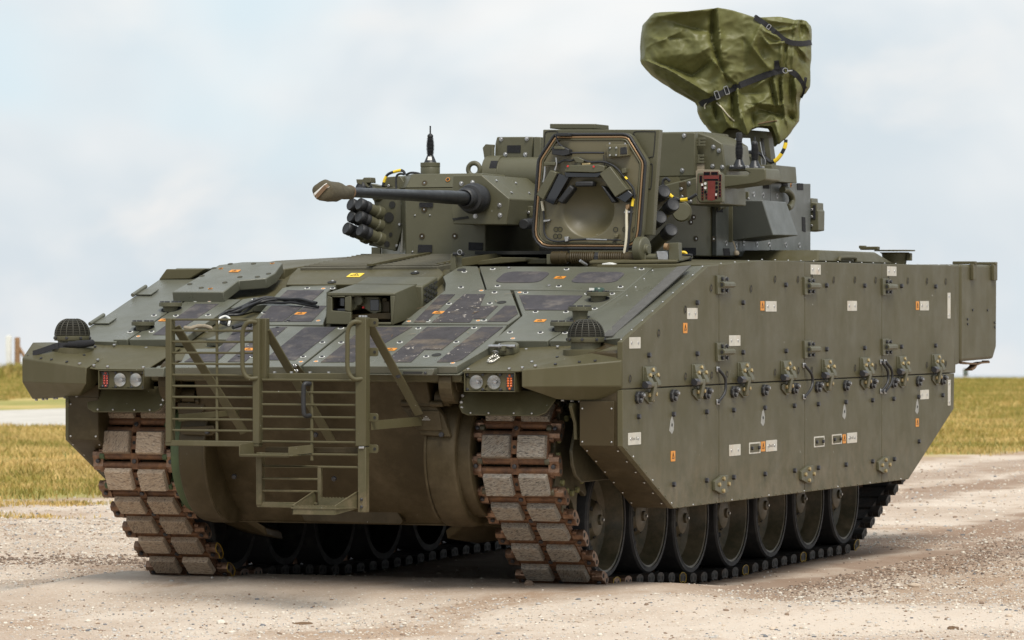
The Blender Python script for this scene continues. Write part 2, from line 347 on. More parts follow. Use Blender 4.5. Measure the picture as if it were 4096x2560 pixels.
# belly lip with its bolts
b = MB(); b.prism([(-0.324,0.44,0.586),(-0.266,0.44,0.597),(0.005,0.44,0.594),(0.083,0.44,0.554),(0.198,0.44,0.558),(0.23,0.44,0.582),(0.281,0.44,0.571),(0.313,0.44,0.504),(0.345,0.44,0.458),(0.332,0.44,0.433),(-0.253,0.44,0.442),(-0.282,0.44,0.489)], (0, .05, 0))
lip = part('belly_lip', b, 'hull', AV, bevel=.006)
for p in [(-0.27,0.44,0.551),(-0.01,0.44,0.547),(0.244,0.44,0.538)]: put('bolt', ME_hex, lip, V(p), (0, -1, -.1))
for p in [(-0.56,0.18,0.703),(0.055,0.16,0.7),(0.674,0.14,0.7),(0.004,0.02,0.946),(0.387,0.1,1.18)]:
    put('bolt', ME_hex, hull, V(p)+V(0, -.01, 0), (0, -.9, -.45))

# upper hull core under the armour tiles
up_prof = [(-.14, 1.24), (-.15, GZ(-.15, -.05)), (1.62, GZ(1.62, -.05)), (1.75, 1.865), (2.4, 1.885), (6.55, 1.885), (6.55, 1.22), (.2, 1.22)]
b = MB(); b.prism([(-.93, y, z) for y, z in up_prof], (1.86, 0, 0)); b.prism([(-1.45, y, z) for y, z in [(.28, 1.225), (.28, GZ(.28, -.052)), (1.62, GZ(1.62, -.052)), (1.75, 1.863), (2.4, 1.883), (6.54, 1.883), (6.54, 1.225)]], (2.9, 0, 0)); uh = part('upper_hull', b, 'paint', AV, bevel=.008)

# ---------------------------------------------------------------- glacis armour plates
def gplate(name, pts, t=.042, gap=.004, mt='plate', bev=.004):
    P = inset([V(p) for p in pts], gap, GN)
    b = MB(); b.prism(P, -GN*t); return part(name, b, mt, AV, bevel=bev)
def gpad(par, pts, m_='grip'):
    b = MB(); b.prism([V(p)+GN*.0005 for p in pts], GN*.0022); o = part('grip_pad', b, m_, par, smooth=0); return o
def gbolts(par, pts, me=None, h=0):
    for p in pts: put('bolt' if me is None else 'plug', me or ME_wbolt, par, V(p)+GN*h, GN)
ME_glabel = label_mesh('deck_label', .062, .046)
def glabel(par, pts, h=.0012):
    for p in pts: put('warning_label', ME_glabel, par, V(p)+GN*h, GN, (0, 1, 0))
# near bow plate (in front of the camera box, towards the near side)
A1 = gplate('glacis_plate', [(0.006,-0.192,1.322),(0.918,-0.184,1.325),(0.979,0.179,1.433),(0.927,0.563,1.547),(-0.006,0.549,1.543)])
for q in [[(0.091,-0.122,1.343),(0.086,0.507,1.531),(0.37,0.516,1.533),(0.283,-0.119,1.344)],[(0.463,-0.117,1.345),(0.46,0.516,1.534),(0.72,0.517,1.534),(0.713,0.105,1.411),(0.611,0.104,1.411),(0.622,-0.115,1.345)],[(0.772,-0.113,1.346),(0.786,0.518,1.534),(0.913,0.518,1.534),(0.901,-0.067,1.36),(0.872,-0.112,1.346)]]: gpad(A1, q, 'grip2')
gbolts(A1, [(0.062,0.228,1.448),(0.411,0.235,1.45),(0.744,0.242,1.452),(0.058,-0.03,1.371),(0.671,-0.017,1.375),(0.416,0.493,1.526),(0.747,0.503,1.529),(-0.05,0.491,1.526)])
gbolts(A1, [(0.057,-0.11,1.347),(0.49,0.495,1.527),(0.871,-0.126,1.342)], ME_plug)
glabel(A1, [(0.41,0.108,1.412)])
def lift_hole(par, p, rx=.027):
    b = MB(); b.lathe([(rx, 0), (rx, .002), (rx*.9, .0025), (rx*.86, .0012), (0, .0012)], p, GN, 24); part('lifting_recess', b, 'seam', par)
lift_hole(A1, (0.718,0.017,1.385))
# second row, near side of the camera box
A2 = gplate('glacis_plate', [(0.274,0.576,1.551),(0.925,0.571,1.55),(0.938,0.732,1.598),(0.69,1.22,1.743),(0.53,1.232,1.747),(0.302,1.693,1.884),(0.182,1.702,1.887),(0.159,1.487,1.823),(0.231,1.349,1.782),(0.28,1.213,1.741),(0.27,0.88,1.642)])
for q in [[(0.342,0.602,1.559),(0.293,1.128,1.716),(0.381,1.132,1.717),(0.412,0.602,1.559)],[(0.452,0.602,1.559),(0.436,1.136,1.718),(0.564,1.136,1.718),(0.621,0.91,1.651),(0.73,0.91,1.651),(0.743,0.68,1.582),(0.673,0.663,1.577),(0.682,0.603,1.559)],[(0.78,0.616,1.563),(0.77,0.914,1.652),(0.833,0.914,1.652),(0.906,0.766,1.608),(0.899,0.616,1.563)]]: gpad(A2, q, 'grip2')
gbolts(A2, [(0.415,0.632,1.568),(0.751,0.641,1.571),(0.416,0.95,1.663),(0.662,0.958,1.665),(0.608,1.169,1.728),(0.363,1.267,1.757),(0.26,1.578,1.85)])
gbolts(A2, [(0.718,0.637,1.569),(0.512,1.207,1.739),(0.306,0.621,1.565)], ME_plug)
glabel(A2, [(0.418,0.786,1.614)])
lift_hole(A2, (0.725,0.98,1.672)); lift_hole(A2, (0.226,1.62,1.862))
# plate in front of the driver
A3 = gplate('glacis_plate', [(0.304,1.693,1.884),(1.396,1.674,1.879),(1.387,1.204,1.738),(0.532,1.23,1.746)])
def rr_on(cs, k=5, fr=.28):                           # rounded four-sided pad from its corners
    out = []
    for i in range(4):
        p, a, c_ = V(cs[i]), V(cs[i-1]), V(cs[(i+1) % 4]); A, C = p+(a-p)*fr, p+(c_-p)*fr
        for j in range(k+1):
            t = j/k; out.append(A*(1-t)**2 + p*2*t*(1-t) + C*t*t)
    return out
for q in [[(0.526,1.36,1.785),(0.519,1.579,1.85),(0.805,1.572,1.848),(0.807,1.358,1.784)],[(0.992,1.354,1.783),(0.985,1.565,1.846),(1.268,1.562,1.845),(1.271,1.35,1.782)]]: gpad(A3, rr_on(q))
gbolts(A3, [(0.416,1.631,1.866),(0.877,1.621,1.863),(1.337,1.62,1.862),(0.578,1.294,1.765),(0.955,1.285,1.763),(1.333,1.273,1.759)])
gbolts(A3, [(0.513,1.644,1.87),(0.893,1.294,1.765),(1.293,1.635,1.867)], ME_silver)
glabel(A3, [(0.897,1.459,1.814)])
# near tile with the mounting pucks
A4 = gplate('glacis_plate', [(0.946,0.27,1.46),(1.271,0.273,1.461),(1.392,1.198,1.736),(0.7,1.217,1.742),(0.94,0.732,1.598)])
gpad(A4, [(0.777,1.117,1.712),(1.166,1.106,1.709),(1.173,0.831,1.627),(0.922,0.835,1.629)])
gbolts(A4, [(0.8,1.161,1.726),(0.998,0.801,1.618),(0.992,0.421,1.505),(1.173,0.416,1.504),(1.181,0.796,1.617),(1.319,0.412,1.503)])
gbolts(A4, [(0.762,1.168,1.728),(1.049,0.315,1.473)], ME_plug)
glabel(A4, [(1.088,0.636,1.569)]); glabel(A4, [(1.325,0.642,1.571)])
A5 = gplate('glacis_plate', [(1.274,0.273,1.461),(1.421,0.274,1.461),(1.412,1.189,1.734),(1.395,1.193,1.735)])
gbolts(A5, [(1.178,1.146,1.721),(1.33,1.143,1.72),(1.328,0.861,1.636)])
# far side: bow plate, second row, tiles
B1 = gplate('glacis_plate', [(-0.829,-0.233,1.31),(0.001,-0.205,1.319),(-0.015,0.522,1.535),(-0.685,0.55,1.544),(-0.8,0.288,1.465),(-0.647,0.283,1.464),(-0.648,0.234,1.449),(-0.659,0.125,1.417),(-0.825,0.112,1.413),(-0.759,-0.114,1.345)])
for q in [[(-0.731,-0.132,1.34),(-0.758,0.197,1.438),(-0.622,0.102,1.41),(-0.699,0.491,1.526),(-0.582,0.504,1.53),(-0.504,0.467,1.519),(-0.456,-0.128,1.341)],[(-0.663,0.504,1.53),(-0.382,0.514,1.533),(-0.337,-0.127,1.342),(-0.466,-0.129,1.341)],[(-0.243,-0.126,1.342),(-0.401,0.104,1.411),(-0.357,0.505,1.53),(-0.082,0.512,1.532),(-0.06,-0.124,1.343)]][:0]: gpad(B1, q)
for q in [[(-0.731,-0.126,1.342),(-0.721,0.053,1.395),(-0.618,0.048,1.394),(-0.697,0.51,1.532),(-0.584,0.51,1.532),(-0.538,-0.124,1.343)],[(-0.263,-0.091,1.353),(-0.281,0.505,1.53),(-0.087,0.512,1.532),(-0.075,-0.089,1.353)],[(-0.364,-0.121,1.343),(-0.469,-0.123,1.343),(-0.504,0.467,1.519),(-0.447,0.511,1.532),(-0.391,0.511,1.532)]]: gpad(B1, q)
gbolts(B1, [(-0.44,-0.031,1.37),(-0.055,-0.029,1.371),(-0.053,0.23,1.448),(-0.055,0.491,1.526),(-0.446,0.498,1.528),(-0.361,-0.03,1.371)])
gbolts(B1, [(-0.031,-0.114,1.345),(-0.403,0.492,1.526)], ME_plug)
glabel(B1, [(-0.442,0.1,1.41)])
lift_hole(B1, (-0.149,-0.028,1.371))
B2 = gplate('glacis_plate', [(-0.186,0.557,1.546),(-0.219,0.661,1.577),(-0.243,0.738,1.599),(-0.436,1.184,1.732),(-0.435,1.343,1.78),(-0.681,1.349,1.782),(-0.761,1.265,1.757),(-0.743,1.133,1.717),(-0.665,0.661,1.576),(-0.665,0.556,1.545)])
for q in [[(-0.457,0.613,1.562),(-0.452,0.912,1.651),(-0.322,0.912,1.651),(-0.286,0.613,1.562)],[(-0.629,0.613,1.562),(-0.666,0.912,1.652),(-0.467,0.912,1.651),(-0.464,0.613,1.562)],[(-0.683,1.015,1.682),(-0.702,1.215,1.742),(-0.469,1.213,1.741),(-0.454,1.015,1.682)]]: gpad(B2, q)
gbolts(B2, [(-0.593,1.255,1.754),(-0.432,1.254,1.753),(-0.435,0.628,1.567),(-0.655,0.782,1.613)])
gbolts(B2, [(-0.252,0.631,1.568),(-0.49,1.25,1.752)], ME_plug)
glabel(B2, [(-0.421,0.766,1.608)])
B4 = gplate('glacis_plate', [(-1.269,0.272,1.461),(-0.924,0.279,1.463),(-0.93,0.464,1.518),(-0.918,1.05,1.693),(-1.263,1.04,1.69)])
for q in [[(-1.156,0.359,1.487),(-1.164,0.949,1.663),(-1.017,0.949,1.662),(-1.033,0.529,1.537),(-1.053,0.355,1.485)]]: gpad(B4, q)
gbolts(B4, [(-1.191,1.01,1.681),(-1.03,1.014,1.682),(-0.984,0.733,1.598),(-1.192,0.419,1.505),(-0.99,0.429,1.507),(-0.848,0.434,1.509),(-1.183,0.722,1.595)])
gbolts(B4, [(-1.235,0.335,1.479),(-1.099,1.003,1.679)], ME_plug); glabel(B4, [(-1.216,0.638,1.57)])
B5 = gplate('glacis_plate', [(-1.369,0.271,1.46),(-1.272,0.272,1.461),(-1.266,1.04,1.69),(-1.359,1.045,1.691)])
gbolts(B5, [(-1.325,0.414,1.503),(-1.324,0.726,1.596)])
B6 = gplate('glacis_plate', [(-0.915,1.05,1.693),(-0.916,1.016,1.682),(-0.916,0.882,1.642),(-0.842,0.87,1.639),(-0.796,0.931,1.657),(-0.655,0.935,1.658),(-0.723,1.088,1.704),(-0.853,1.088,1.704)])
gbolts(B6, [(-0.834,1.043,1.69)])
# fender skins outside the tiles
for s in (1, -1):
    E_ = [(1.455, .28, GZ(.28)-.008), (1.79, .10, 1.484), (1.79, 1.44, 1.874), (1.79, 1.636, 1.886), (1.40, 1.69, GZ(1.69)-.004), (1.30, .75, GZ(.75)-.006)]
    if s < 0: E_ = [(1.34, .26, GZ(.26)-.008), (1.64, .27, GZ(.27)-.006), (1.64, 1.43, GZ(1.43)-.006), (1.64, 1.70, GZ(1.69)-.004), (1.30, 1.70, GZ(1.69)-.004), (1.34, .75, GZ(.75)-.008)]
    b = MB(); b.prism([(s*x, y, z) for x, y, z in E_], (0, .01, -.05)); fs = part('fender_skin', b, 'plate', AV, bevel=.003)
    if s > 0:
        strip_q = [(1414.102,765.562),(1571.315,629.401)]
        b = MB(); b.prism([(1.60, .22, 1.478), (1.68, .18, 1.484), (1.67, 1.52, 1.876), (1.585, 1.52, 1.868)], (0, 0, .008)); part('grip_strip', b, mat('worn_strip', (.085, .082, .075), .8, var=.15, vscale=20, bump=.4, bscale=500), fs)
        for i in range(9):
            t = i/8.; put('rivet', ME_rivet, fs, V(1.775, .05+1.36*t, 1.472+.404*t), (-.2, -.28, 1))
            put('rivet', ME_rivet, fs, V(1.46-.05*t, .3+1.3*t, GZ(.3+1.3*t)-.001), (0, -.28, 1))
    else:
        for y0 in (.62, 1.18):                        # two strap hinges on the far edge
            b = MB(); b.box((-1.585, y0, GZ(y0)+.002), (.10, .11, .008), Matrix.Rotation(R(16.6), 3, 'X')); b.cyl((-1.637, y0-.09, GZ(y0)-.016), (-1.637, y0+.09, GZ(y0)+.036), .012); part('hinge', b, 'plate', fs, bevel=.002)
# pucks standing in round wells
ME_puck = None
def puck(p, extra=None):
    global ME_puck
    if ME_puck is None:
        b = MB(); b.lathe([(.042, -.09), (.042, -.035), (.046, -.024), (.066, -.022), (.066, -.002), (.063, 0), (0, 0)], (0, 0, 0), (0, 0, 1), 28)
        ME_puck = b.mesh('puck', 'turret')
        b = MB(); b.lathe([(.061, 0), (.061, .003), (0, .003)], (0, 0, 0), (0, 0, 1), 28); global ME_well; ME_well = b.mesh('well', 'seam')
    o = obj('mounting_puck', ME_puck, AV, p); g = V(p); wz = GZ(g.y)
    put('well', ME_well, o, V(0, .012, wz-g.z+.002), GN)
    for k in range(8):
        a = k*math.pi/4+.2; put('bolt', ME_small, o, V(.054*math.cos(a), .054*math.sin(a), 0), (0, 0, 1))
    return o
PK = [(1.276,0.48,1.565),(1.315,0.66,1.648),(1.287,1.03,1.731),(-1.275,0.48,1.563),(-1.273,0.84,1.672)]
for i, p in enumerate(PK):
    q = V(p); o = puck(q)
    if i == 2:
        b = MB(); b.lathe([(.036, 0), (.036, .016), (.03, .024), (0, .026)], (0, 0, 0), (0, 0, 1), 24); c_ = part('sealing_cap', b, mat('dark_green_plastic', (.03, .06, .045), .3), o)
        b = MB(); b.box((-.02, -.052, .015), (.03, .004, .014)); part('paper_tag', b, 'white', c_)

# thick armour module on the far shoulder and the block behind it
b = MB(); b.prism([(-1.331,0.981,1.734),(-1.001,0.979,1.733),(-1.009,1.205,1.801),(-0.852,1.25,1.814),(-0.842,1.354,1.845),(-0.886,1.56,1.907),(-0.946,1.587,1.915),(-1.15,1.58,1.913),(-1.282,1.523,1.895)], -GN*.062)
B7 = part('shoulder_armour', b, 'plate', AV, bevel=.006)
gbolts(B7, [(-1.288,1.134,1.78),(-1.077,1.164,1.789),(-1.181,1.062,1.758),(-1.287,1.3,1.829),(-1.03,1.272,1.821),(-0.92,1.276,1.822),(-0.877,1.34,1.841),(-1.066,1.544,1.902),(-1.283,1.457,1.876),(-1.215,1.541,1.901)], ME_recess, -.0005)
gbolts(B7, [(-1.114,1.043,1.753),(-1.233,1.447,1.873),(-0.947,1.549,1.903)], ME_plugo)
glabel(B7, [(-1.117,1.39,1.856)], .0015)
b = MB(); b.prism([(-1.645,1.46,1.808),(-1.595,1.46,1.871),(-1.337,1.46,1.872),(-1.441,1.46,1.812)], (0, .5, .0)); part('far_shoulder_block', b, 'paint', AV, bevel=.006)

# engine deck: sloped front plate with the sign, ribbed mesh roof behind
dk = [(-0.751,1.3,1.777),(0.163,1.352,1.78),(0.139,1.565,1.84),(0.037,1.719,1.884),(-0.832,1.659,1.878),(-0.807,1.484,1.829)]
b = MB(); b.prism([V(p) for p in dk], (0, .06, -.09)); D1 = part('engine_deck_front', b, 'paint', AV, bevel=.006)
dn = V((0.011,-0.268,0.963))
put('warning_sign', label_mesh('deck_sign', .085, .085, 'yellow'), D1, (-0.397,1.507,1.832), dn, (0, .3, 1))
for p in [(-0.044,1.564,1.844),(-0.479,1.351,1.79)]:
    b = MB(); b.lathe([(.026, 0), (.026, .003), (.0, .003)], (0, 0, 0), (0, 0, 1), 18); o_ = put('deck_fastener', b.mesh('deck_fastener', 'seam'), D1, p, dn)
    put('screw', ME_silver, o_, V(.006, 0, .003), (0, 0, 1))
b = MB(); rf = [(-0.791,1.6,1.878),(0.06,1.66,1.883),(0.118,2.5,1.959),(-0.362,2.6,1.965),(-0.807,2.6,1.965),(-0.756,2.0,1.924)]
b.prism([V(p) for p in rf], (0, .02, -.12)); D2 = part('engine_deck_grille', b, 'deck', AV, bevel=.004)
for i in range(13):                                   # rows of the louvre mesh
    t = (i+.6)/13.5; a = V(rf[0]).lerp(V(rf[4]), t); c_ = V(rf[1]).lerp(V(rf[2]), t)
    b = MB(); b.tube([a+(c_-a)*.01+V(0, 0, .004), a+(c_-a)*.99+V(0, 0, .004)], .0065, 6); part('louvre', b, 'deck', D2)
b = MB(); pth = [(-0.355,1.62,1.881),(-0.325,1.9,1.912),(-0.341,2.55,1.962)]
b.strip([V(p)+V(0, 0, .012) for p in pth], (1, 0, 0), .035, .012); part('deck_rib', b, 'paint', D2)
b = MB(); pth = [(0.024,1.75,1.879),(0.078,2.0,1.911),(0.164,2.4,1.946)]
b.strip([V(p)+V(0, 0, .0) for p in pth], (0, .3, 1), .05, .02); part('deck_edge_rail', b, 'paint', D2, bevel=.003)
for l in [[(0.014,2.15,1.903),(0.261,2.15,1.941),(0.426,2.15,1.939),(0.426,2.15,1.916),(0.239,2.15,1.902),(0.047,2.15,1.889)],[(0.411,2.2,1.932),(0.532,2.2,1.932),(0.532,2.2,1.9),(0.411,2.2,1.9)]]:
    b = MB(); b.prism(l, (0, .3, 0)); part('deck_ledge', b, 'paint', AV, bevel=.005)
b = MB(); b.box((0, 3.4, 1.88), (1.9, 1.2, .14)); part('turret_ring_plate', b, 'paint', AV, bevel=.01)
b = MB(); b.prism([(-2.718,1.68,1.993),(-2.717,1.68,1.993),(-2.716,1.68,1.993)][:0] or [(-1.40, 1.70, 1.86), (-.9, 1.62, 1.87), (-.75, 2.6, 1.96), (-1.40, 2.6, 1.93)], (0, 0, -.06)); part('engine_deck_side', b, 'paint', AV, bevel=.006)
# deck latch: twin-eared clevis with a ball handle
b = MB(); P_ = [(0.133,1.66,1.854),(0.14,1.66,1.898),(0.14,1.66,1.952),(0.159,1.66,1.962),(0.173,1.66,1.952),(0.17,1.66,1.905),(0.18,1.66,1.857)]
b.prism([V(p) for p in P_], (0, .015, 0)); b.prism([V(p)+V(.028, .02, 0) for p in P_], (0, .015, 0)); 
lt = part('deck_latch', b, 'turret', AV, bevel=.003)
b = MB(); q = V((0.202,1.66,1.955)); b.cyl(q+V(-.045, 0, 0), q+V(.0, 0, 0), .009); b.lathe([(0, 0), (.012, .006), (.013, .02), (0, .028)], q, (1, 0, 0), 12); part('latch_handle', b, 'dark', lt)
b = MB(); b.torus(q+V(.0, -.01, .01), (0, 1, 0), .014, .002, 18, 6); part('latch_ring', b, 'silver', lt)

# camera box on the glacis
cb = [V(p) for p in [(-0.173,0.56,1.55),(-0.165,0.56,1.726),(-0.145,0.56,1.732),(0.215,0.56,1.73),(0.248,0.56,1.725),(0.233,0.56,1.545)]]
b = MB()
fr = [(-0.175,0.56,1.55),(-0.165,0.56,1.726),(0.247,0.56,1.724),(0.231,0.56,1.545)]
bk = [(-0.297,1.02,1.662),(-0.188,1.02,1.78),(0.188,1.02,1.776),(0.227,1.02,1.662)]
def frame_wall(b, outer, holes_row, z0, z1, thick):   # a front wall with rectangular openings
    pass
F_ = [V(p) for p in fr]; K_ = [V(p) for p in bk]
K_[0].z -= .02
# shell: top, sides, and a front wall built of bars around its two openings
b.prism([F_[1], F_[2], K_[2], K_[1]], (0, .0, -.012))
b.prism([F_[2], F_[3], K_[3]-V(0, 0, .06), K_[2]], (-.012, 0, 0)); b.prism([F_[1], F_[0], K_[0]-V(0, 0, .1), K_[1]], (.012, 0, 0))
def yq(px): return [V(p) for p in px]
for q in [[(-0.164,0.556,1.727),(0.248,0.556,1.724),(0.247,0.556,1.71),(-0.164,0.556,1.709)],[(-0.173,0.556,1.55),(-0.164,0.556,1.709),(-0.136,0.556,1.702),(-0.136,0.556,1.626),(-0.019,0.556,1.619),(-0.019,0.556,1.548)],[(-0.058,0.556,1.702),(-0.019,0.556,1.71),(-0.019,0.556,1.619),(-0.058,0.556,1.626)],[(0.219,0.556,1.71),(0.247,0.556,1.71),(0.233,0.556,1.545),(0.224,0.556,1.547)],[(-0.019,0.556,1.561),(0.224,0.556,1.561),(0.224,0.556,1.546),(-0.019,0.556,1.548)],[(-0.136,0.556,1.709),(-0.058,0.556,1.709),(-0.058,0.556,1.701),(-0.136,0.556,1.701)]]:
    b.prism(yq(q), (0, .022, 0))
CB = part('camera_box', b, 'turret', AV, bevel=.004)
b = MB(); b.prism([(K_[1].x-.0, 1.0, K_[0].z-.1), (K_[2].x, 1.0, K_[0].z-.1), (K_[2].x, 1.0, K_[2].z), (K_[1].x, 1.0, K_[1].z)], (0, .03, 0)); part('rear_wall', b, 'turret', CB)
b = MB(); b.prism([(-0.266,0.8,1.708),(0.126,0.8,1.707),(0.126,0.8,1.537),(-0.267,0.8,1.537)], (0, .02, 0)); part('inner_wall', b, 'hull', CB)
b = MB(); b.prism([(-0.155,0.6,1.639),(-0.045,0.6,1.639),(-0.045,0.6,1.623),(-0.155,0.6,1.623)], (0, .15, 0)); b.prism([(-0.125,0.62,1.698),(-0.086,0.62,1.698),(-0.086,0.62,1.649),(-0.125,0.62,1.652)], (0, .1, 0)); part('side_optic', b, 'optic', CB, bevel=.003)
b = MB(); b.prism([(-0.009,0.64,1.707),(0.115,0.64,1.704),(0.122,0.64,1.681),(0.129,0.64,1.662),(0.129,0.64,1.619),(0.106,0.64,1.613),(0.089,0.64,1.59),(0.069,0.64,1.613),(0.057,0.64,1.619),(0.016,0.64,1.642),(-0.009,0.64,1.675)], (0, .06, 0)); ch = part('camera_head', b, 'turret', CB, bevel=.005)
b = MB(); b.prism([(0.064,0.635,1.688),(0.117,0.635,1.688),(0.118,0.635,1.626),(0.064,0.635,1.626)], (0, .02, 0)); part('camera_window', b, 'optic', ch, bevel=.002)
b = MB(); q = V((0.003,0.6,1.684)); b.cyl(q, q+V(0, .1, 0), .03); q = V((-0.031,0.6,1.655)); b.cyl(q, q+V(0, .1, 0), .028); part('pivot_drum', b, 'turret', CB, bevel=.004)
b = MB(); q = V((0.023,0.632,1.644)); b.lathe([(.008, 0), (.006, .004), (0, .006)], q+V(0, .0, 0), (0, -1, 0), 12); part('red_button', b, 'redmark', ch)
b = MB(); b.prism([(0.124,0.66,1.694),(0.173,0.66,1.694),(0.173,0.66,1.616),(0.124,0.66,1.616)], (0, .05, 0)); b.box(V((0.156,0.64,1.688)), (.03, .03, .02)); part('camera_bracket', b, 'hull', CB, bevel=.004)
b = MB(); b.prism([(-0.047,0.62,1.603),(0.197,0.62,1.616),(0.197,0.62,1.577),(-0.047,0.62,1.577)], (0, .04, 0)); part('camera_tray', b, 'hull', CB, bevel=.004)
# vented box behind it
b = MB(); T_ = [V(p) for p in [(-0.18,1.0,1.78),(0.235,1.0,1.766),(0.206,1.3,1.82),(-0.228,1.3,1.824)]]
b.prism(T_, (0, 0, -.16)); VB = part('vented_box', b, 'turret', AV, bevel=.008)
q0, q1 = T_[1], T_[2]; ex = (q1-q0).normalized(); ez = V(0, 0, -1); nn = ex.cross(V(0, 0, 1)).normalized()
for r_ in range(8):
    for c_ in range(3):
        p = q0 + ex*(.05+.1*c_+(.045 if r_ % 2 else 0)) + ez*(.022+.016*r_) + nn*.003
        if (p-q0).dot(ex) > (q1-q0).length-.03: continue
        b = MB(); b.prism([p+ex*x+ez*y for x, y in rrect(.07, .009, .004, 2)], nn*.003); part('vent_slot', b, 'seam', VB, smooth=0)

# cable bundle lying in the trough on the far side
cab = [(-0.747,0.474,1.551),(-0.827,0.561,1.577),(-0.828,0.648,1.603),(-0.777,0.681,1.613),(-0.772,0.781,1.642),(-0.754,0.87,1.669),(-0.701,0.915,1.682),(-0.618,0.923,1.685),(-0.535,0.901,1.678),(-0.461,0.88,1.672),(-0.36,0.847,1.662)]
for k, (dx, dz, r_) in enumerate(((0, 0, .009), (.014, .008, .008), (-.010, .014, .008), (.01, -.010, .008))):
    b = MB(); b.tube(catmull([V(p)+V(dx*(1+.5*math.sin(i*1.7+k)), .01*math.sin(i+k), dz+.006*math.sin(i*2.1+k)) for i, p in enumerate(cab)]), r_, 8); part('cable', b, 'dark', AV)
b = MB(); b.tube(catmull([(-0.774,0.407,1.551),(-0.807,0.516,1.583),(-0.789,0.549,1.593),(-0.739,0.494,1.577),(-0.696,0.386,1.545)]), .007, 8); part('cable_tie', b, 'white', AV)
b = MB(); b.tube(catmull([(-0.982,0.404,1.53),(-0.938,0.386,1.525),(-0.913,0.425,1.536),(-0.871,0.43,1.538),(-0.834,0.413,1.533),(-0.795,0.383,1.524)]), [.006, .012, .013, .011, .012, .012, .014, .011, .01, .012, .012, .01, .011, .012, .013, .012, .012, .01, .012, .013, .011, .01, .012, .012, .011, .012, .012, .011, .01, .006, .006][:31], 8)
part('rag_bundle', b, 'ltan', AV)
b = MB(); b.tube(catmull([(-0.648,0.339,1.531),(-0.631,0.375,1.541),(-0.608,0.397,1.548),(-0.555,0.382,1.543)]), .012, 8); part('hose_stub', b, 'dark', AV)
# filler cap with its retaining chain on the near fender
b = MB(); q = V((1.06,0.204,1.42))
b.lathe([(.066, -.02), (.066, .014), (.062, .02), (0, .02)], q, GN, 32); b.box(q+V(-.01, .07, .02), (.05, .02, .014)); b.box(q+V(.01, -.07, .0), (.02, .05, .03)); cap_ = part('filler_cap', b, 'turret', AV, bevel=.003)
b = MB(); b.cyl(q+V(-.085, -.06, .012), q+V(.07, -.06, .012), .010, n=10); b.lathe([(0, 0), (.016, .004), (.016, .014), (0, .018)], q+V(-.03, -.06, .012), (1, 0, 0), 10); part('locking_pin', b, 'silver', cap_)
b = MB(); b.torus(q+V(-.03, -.1, -.02), (0, .4, 1), .018, .003, 18, 6); part('pin_ring', b, 'silver', cap_)
pth = catmull([(1.044,0.103,1.38),(1.019,0.072,1.371),(1.026,0.001,1.35),(1.05,-0.009,1.347),(1.059,0.022,1.356),(1.062,0.073,1.371)], 5)
b = MB()
for i in range(len(pth)-1):
    d = (pth[i+1]-pth[i]).normalized(); up_ = d.cross(GN) if i % 2 else GN
    mid = (pth[i]+pth[i+1])/2; b.torus(mid+GN*.004, up_, .0065, .0018, 8, 4)
part('retaining_chain', b, 'chainm', cap_)

# ---------------------------------------------------------------- bow fittings
# bow lip under the glacis edge, with its slotted brackets
b = MB(); b.prism([(-.93, -.145, 1.275), (-.93, -.185, GZ(-.185, -.045)), (-.93, -.05, GZ(-.05, -.045)), (-.93, -.05, 1.24)], (1.86, 0, 0)); part('bow_lip', b, 'plate', AV, bevel=.005)
b = MB(); b.prism([(0.559,-0.24,1.299),(0.599,-0.24,1.312),(0.805,-0.24,1.315),(0.805,-0.24,1.296),(0.795,-0.24,1.277),(0.565,-0.24,1.279)], (0, .06, 0)); bb_ = part('slotted_bracket', b, 'plate', AV, bevel=.004)
b = MB(); b.prism([(0.629,-0.242,1.298),(0.739,-0.242,1.298),(0.742,-0.242,1.292),(0.736,-0.242,1.285),(0.631,-0.242,1.285),(0.626,-0.242,1.292)], (0, .004, 0)); part('slot', b, 'seam', bb_)
for p in [(0.582,-0.243,1.293),(0.759,-0.243,1.29)]: put('bolt', ME_small, bb_, p, (0, -1, 0))
put('bolt', ME_hex, bb_, (0.607,-0.25,1.274), (0, -1, 0))
b = MB(); b.box((-.86, -.21, 1.285), (.12, .07, .05)); part('slotted_bracket', b, 'plate', AV, bevel=.004)
